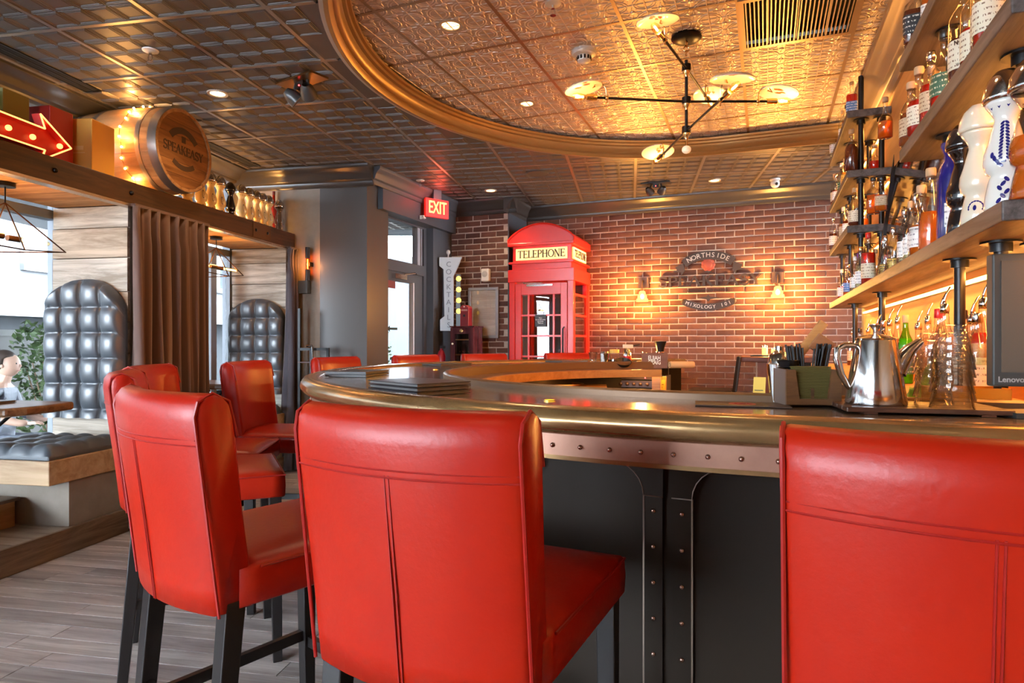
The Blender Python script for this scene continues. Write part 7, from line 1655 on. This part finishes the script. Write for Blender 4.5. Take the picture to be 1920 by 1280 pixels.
sp = MB(); path = [Vector((.045, 0, .085)), Vector((.062, 0, .112)), Vector((.082, 0, .138)), Vector((.108, 0, .160))]; sp.tube(path, [.030, .024, .016, .010], 14, cap=False).build('spout', M_chrome, pi_)
MB().tube([(-.046, 0, .148), (-.075, 0, .150), (-.092, 0, .140), (-.094, 0, .115), (-.084, 0, .075), (-.068, 0, .045), (-.060, 0, .035)], [.006, .009, .010, .010, .009, .007, .005], 10).build('handle', M_chrome, pi_)
def stack(which, x_, y_, n_, R, pit, seed):
    X, Y = onbar(x_, y_, zbd); Y += R
    for k in range(n_):
        t = tumbler('clear tumbler, %s from the bottom of the %s upside-down stack' % (ORD[k], which), (X + random.Random(k + seed).uniform(-.002, .002), Y, zbd + .0005 + k * pit), R * (1 - .0 * k), .088, 'tumblers stacked upside down by the monitor', m=G_glass, inv=True)
G_glass = glass('tumbler_glass', (.997, .996, .988), .02, 1.5, 1.6)
def tumbler(lab, loc, R, H, grp, m=None, tilt=1.0, inv=False, band_m=None):
    t = thing('tumbler', lab, 'glass', loc, 0, grp)
    key = ('tum', round(R, 4), round(H, 4), inv)
    if key not in _bm:
        pr = [(0, .004), (R * .62, 0), (R * .66, .006), (R * .70, H * .3), (R, H), (R * .955, H), (R * .66, H * .3), (R * .60, .012), (0, .010)]
        if inv: pr = [(r, H - z) for r, z in pr]
        _bm[key] = MB().lathe(pr, 24).mesh('glass')
    inst(matmesh(_bm[key], m or G_clear), 'wall', t); return t
stack('front', 1812, 769, 7, .047, .0185, 1); stack('rear', 1772, 760, 6, .044, .0185, 20)
# monitor
mn = thing('monitor', 'black bezel flat monitor cut off by the right edge', 'monitor', (1.165 + .085, 1.50 - .03, zb), -.22)
M_bez = mat('bezel', (.045, .047, .044), .45); zc_ = 1.135 - zb
MB().bb(-.125, .125, -.012, .02, zc_, zc_ + .31).build('bezel', M_bez, mn, bevel=.004); MB().bb(-.108, .108, -.014, -.011, zc_ + .033, zc_ + .293).build('screen', mat('screen_off', (.10, .082, .062), .25, spec=.5), mn); MB().bb(-.03, .03, .02, .045, 0, zc_ + .15).build('stand_neck', M_bez, mn); MB().bb(-.09, .08, -.04, .07, 0, .012).build('stand_foot', M_bez, mn)
text('Lenovo', .018, .0004, mat('logo_grey', (.35, .36, .35), .4), mn, (-.088, -.0135, zc_ + .016), name='maker_mark', bold=.0004)
# green cloth, amber cup, pink cup
gx, gy = onbar(1738, 735, zbd); gc = thing('green_cloth', 'crumpled lime green cloth behind the pitcher', 'cloth', (gx + .01, gy, zb), .2)
vs_ = []; fs = []; n = 22
for i in range(n + 1):
    for j in range(n + 1):
        a, b_ = i / n * 2 - 1, j / n * 2 - 1; rr = max(abs(a), abs(b_)); h_ = .09 * (1 - rr ** 2.2) * (.8 + .25 * sin(5 * a + 2 * b_) + .2 * sin(7 * b_ - 3 * a)); vs_.append((a * .055 + .006 * sin(9 * b_), b_ * .05 + .006 * sin(8 * a), max(.001, h_)))
for i in range(n):
    for j in range(n): a = i * (n + 1) + j; fs.append((a, a + n + 1, a + n + 2, a + 1))
MB().add(vs_, fs, True).build('fabric', mat('lime_cloth', (.20, .40, .02), .8, sheen=.3), gc, sharp=False)
X, Y = onbar(1885, 772, zb); t = thing('plastic_bin', 'glowing amber plastic bin under the monitor', 'bin', (X + .02, Y + .17, zb), -.25); MB().bb(-.09, .09, -.05, .05, 0, .004).bb(-.09, .09, -.05, -.046, 0, .05).bb(-.09, .09, .046, .05, 0, .05).bb(-.09, -.086, -.05, .05, 0, .05).bb(.086, .09, -.05, .05, 0, .05).build('bin', mat('amber_plastic', (.85, .38, .04), .3, trans=.0), t); MB().bb(-.08, .08, -.04, .04, .004, .012).build('liner', M_counter, t)
# ---- far work counter
zw = 1.036
def onfar(x_, v=5.02):
    Y = v / (cos(AB) + sin(AB) * (x_ - 960) / 1190); return PX(x_, Y), Y
def far(x_, dv=0): return onfar(x_, 4.99 + dv)
X, Y = far(1112, .02); tumbler('clear pint glass at the left of the far work counter', (X, Y, zw), .036, .12, 'far counter glass')
X, Y = far(1134); t = thing('mixing_tin', 'shiny steel mixing tin on the far work counter', 'mixing tin', (X, Y, zw), 0); MB().lathe([(0, 0), (.030, 0), (.041, .11), (.039, .112)], 22).build('tin', M_chrome, t); MB().lathe([(.038, .11), (.034, .125), (0, .128)], 18).build('lid', M_chrome, t)
X, Y = far(1152, .05); t = thing('garnish_jar', 'glass jar with yellow lid on the far work counter', 'jar', (X, Y, zw), 0); MB().lathe([(0, 0), (.042, 0), (.045, .01), (.045, .10), (.036, .115)], 20).build('jar', G_clear, t); MB().lathe([(.038, .112), (.040, .14), (0, .142)], 18).build('lid', mat('jar_yellow', (.80, .52, .10), .4), t); MB().lathe([(0, .004), (.040, .004), (.041, .06), (0, .06)], 16).build('contents', mat('dark_cherries', (.05, .015, .01), .4), t)
X, Y = far(1176, .02); t = thing('gas_torch', 'kitchen torch with red label and cream head', 'torch', (X, Y, zw), 0); MB().lathe([(0, 0), (.030, 0), (.033, .01), (.033, .11), (.024, .135), (.014, .15)], 20).build('gas_can', M_chrome, t); MB().lathe([(.0335, .02), (.0338, .09)], 20).build('red_label', mat('torch_red', (.60, .02, .02), .4), t); MB().bb(-.035, .045, -.014, .014, .150, .180).build('head', mat('torch_cream', (.80, .66, .45), .4), t, bevel=.005); MB().tube([(.045, 0, .17), (.10, 0, .178)], .006, 8).build('nozzle', M_black, t)
X, Y = far(1168, -.14); t = thing('black_pan', 'small black pan tipped on the far work counter', 'pan', (X, Y, zw + .005), 0); MB().lathe([(0, .004), (.045, .006), (.062, .030), (.065, .030), (.048, .0), (0, 0)], 26, (0, 0, .02), Matrix.Rotation(.45, 4, 'X')).build('bowl', mat('pan_black', (.05, .042, .035), .3, metal=.6), t); MB().tube([(.055, .0, .035), (.11, .02, .05)], .006, 8).build('handle', M_black, t)
X, Y = far(1196, .0); t = thing('metal_tub', 'small white and steel tub on the far work counter', 'tub', (X, Y, zw), 0); MB().lathe([(0, 0), (.026, 0), (.028, .035), (.026, .036)], 16).build('tub', M_white, t); MB().lathe([(.029, .032), (.029, .040), (0, .041)], 16).build('lid', M_chrome, t)
X, Y = far(1210, .10); candle('lit candle behind the brown box on the far counter', X, Y, zw, .032, .10, True, 2.5)
X, Y = far(1227, -.04); ec = thing('brown_caddy', 'brown ELIJAH CRAIG napkin caddy on the far work counter', 'caddy', (X, Y, zw), -AB + .12); M_ec = wood('ec_brown', (.17, .055, .022), (.24, .085, .035), 'x', .6, .4)
MB().bb(-.098, .098, -.006, .0, 0, .115).build('front_panel', M_ec, ec); MB().bb(-.098, .098, .09, .096, 0, .115).bb(-.098, -.092, 0, .09, 0, .125).bb(.092, .098, 0, .09, 0, .115).bb(-.092, .092, 0, .09, 0, .006).build('box', M_die, ec)
for k, s_ in enumerate(('ELIJAH', 'CRAIG')): text(s_, .046, .001, mat('cream_print', (.95, .88, .72), .5), ec, (0, -.0075, .076 - k * .034), sx=.72, bold=.0008)
X, Y = far(1238, .06); br_ = thing('bar_brush', 'black bristle brush standing in a steel cup', 'brush', (X, Y, zw), 0); MB().lathe([(0, 0), (.030, 0), (.034, .125), (.032, .125)], 18).build('cup', M_chrome, br_); MB().lathe([(.026, .12), (.030, .15), (.048, .205), (0, .21)], 20).build('bristles', M_black, br_)
X, Y = far(1278, -.0); rl = thing('rolled_towel', 'rolled tan towel at the end of the far work counter', 'towel', (X, Y, zw + .026), -AB + .6); MB().lathe([(0, -.10), (.024, -.10), (.026, -.09), (.026, .09), (.024, .10), (0, .10)], 18, M=Matrix.Rotation(pi / 2, 4, 'Y')).build('roll', mat('tan_towel', (.62, .42, .22), .9), rl); MB().ring((-.1, 0, 0), .014, .003, 14, 5, Matrix.Rotation(pi / 2, 4, 'Y')).build('spiral_end', mat('tan_dark', (.35, .22, .10), .9), rl)
X, Y = far(1120, -.12); t = thing('cutting_board', 'pale narrow cutting board on the far work counter', 'cutting board', (X, Y, zw), -AB + .15); MB().bb(-.13, .13, -.05, .05, 0, .012).build('slab', mat('bone', (.80, .68, .48), .5), t, bevel=.003); MB().bb(-.125, -.115, -.012, .012, .012, .0135).build('grip_hole', M_ink, t)
# equipment under the far counter
ex, ey = onfar(1195, 4.80); eq = thing('equipment_rack', 'dark wooden rack under the far counter holding stereo units', 'rack', (ex, ey, 0), -AB)
MB().bb(-.20, -.185, .0, .27, 0, .98).bb(.185, .21, .0, .27, 0, .98).bb(-.185, .185, .25, .27, 0, .98).bb(-.185, .185, 0, .25, .55, .565).build('case', mat('rack_dark', (.03, .018, .012), .5), eq); MB().bb(.185, .215, -.012, .0, 0, .98).build('edge_post', M_counter, eq)
for k, (z, h_) in enumerate(((.952, .030), (.892, .054), (.822, .064))):
    u_ = thing('stereo_unit', ['slim top', 'knobbed middle', 'wide bottom'][k] + ' black stereo unit in the rack under the far counter', 'stereo', (ex, ey, z), -AB, 'stereo units in the rack'); MB().bb(-.17, .17, .0, .24, 0, h_).build('case', M_black, u_, bevel=.002); MB().bb(-.17, .17, -.006, .0, .002, h_ - .002).build('fascia', mat('fascia', (.045, .022, .022), .4), u_)
    if k == 1:
        kb = with_mat(MB().cyl((0, 0, 0), .012, .016, 14, 'y').mesh('knob'), mat('knob', (.12, .07, .06), .3, metal=.5))
        for j in range(6): inst(kb, 'knob', u_, (-.125 + j * .05, -.013, .027))
    elif k == 0: MB().ball((.06, -.008, .015), .005, 8, 6).build('power_led', mat('red_led', (1, .05, .05), .4, emit=((1, .05, .05), 8)), u_)
    else: MB().bb(-.04, .02, -.008, -.005, .02, .035).build('badge', M_white, u_)
t = thing('yellow_tag', 'yellow instruction card fixed to the rack post', 'card', (*onfar(1240, 4.775), .90), -AB); MB().bb(-.028, .028, -.003, .003, -.055, .055).build('card', mat('card_yellow', (.75, .45, .06), .5), t); MB().bb(-.018, .018, -.0045, -.003, .02, .024).bb(-.018, .01, -.0045, -.003, .0, .004).build('print', M_ink, t)
ex, ey = onfar(1078, 4.22); ck2 = thing('sticker_box', 'black case covered with stickers under the far counter', 'case', (ex, ey, 0), -AB + .25); MB().bb(-.22, .20, 0, .32, .25, .90).build('case', mat('case_black', (.02, .018, .018), .45), ck2, bevel=.006); MB().bb(-.24, .22, -.02, .34, .90, .925).build('lid', M_counter, ck2, bevel=.004)
st_ = [(-.06, .83, mat('st_red', (.55, .05, .03), .5)), (.02, .825, mat('st_cream', (.75, .62, .42), .5)), (.085, .83, mat('st_brown', (.42, .22, .12), .5)), (.14, .83, mat('st_orange', (.80, .36, .04), .5)), (.185, .83, mat('st_pale', (.70, .66, .60), .5))]
for k, (x_, z_, m_) in enumerate(st_):
    if k in (2, 4): MB().lathe([(0, 0), (.024, 0), (.024, .002), (0, .002)], 18, (x_, -.001, z_), Matrix.Rotation(pi / 2, 4, 'X')).build('sticker', m_, ck2)
    else: MB().bb(x_ - (.012 if k != 1 else .035), x_ + (.012 if k != 1 else .035), -.003, -.001, z_ - (.035 if k != 1 else .016), z_ + (.035 if k != 1 else .016)).build('sticker', m_, ck2)
X, Y = onfar(1050, 4.34); t = thing('round_tray', 'round copper tray lying on the sticker case', 'tray', (X, Y, .926), 0); MB().lathe([(0, 0), (.15, 0), (.165, .012), (.168, .012), (.152, -.0), (0, .003)], 30).build('dish', mat('copper', (.60, .26, .10), .25, metal=.9), t); MB().ring((0, 0, .012), .167, .004, 30, 6).build('rim', M_bronze, t)
# warm strip light under the inner lip of the bar
x, y = BP(-1.2, 3.9); area('well_glow', (x, y, .98), (0, 0, 0), .25, .9, 5, WARM)
x, y = BP(-.7, 4.75); area('well_glow', (x, y, .985), (0, 0, 0), .6, .2, 2.5, WARM)
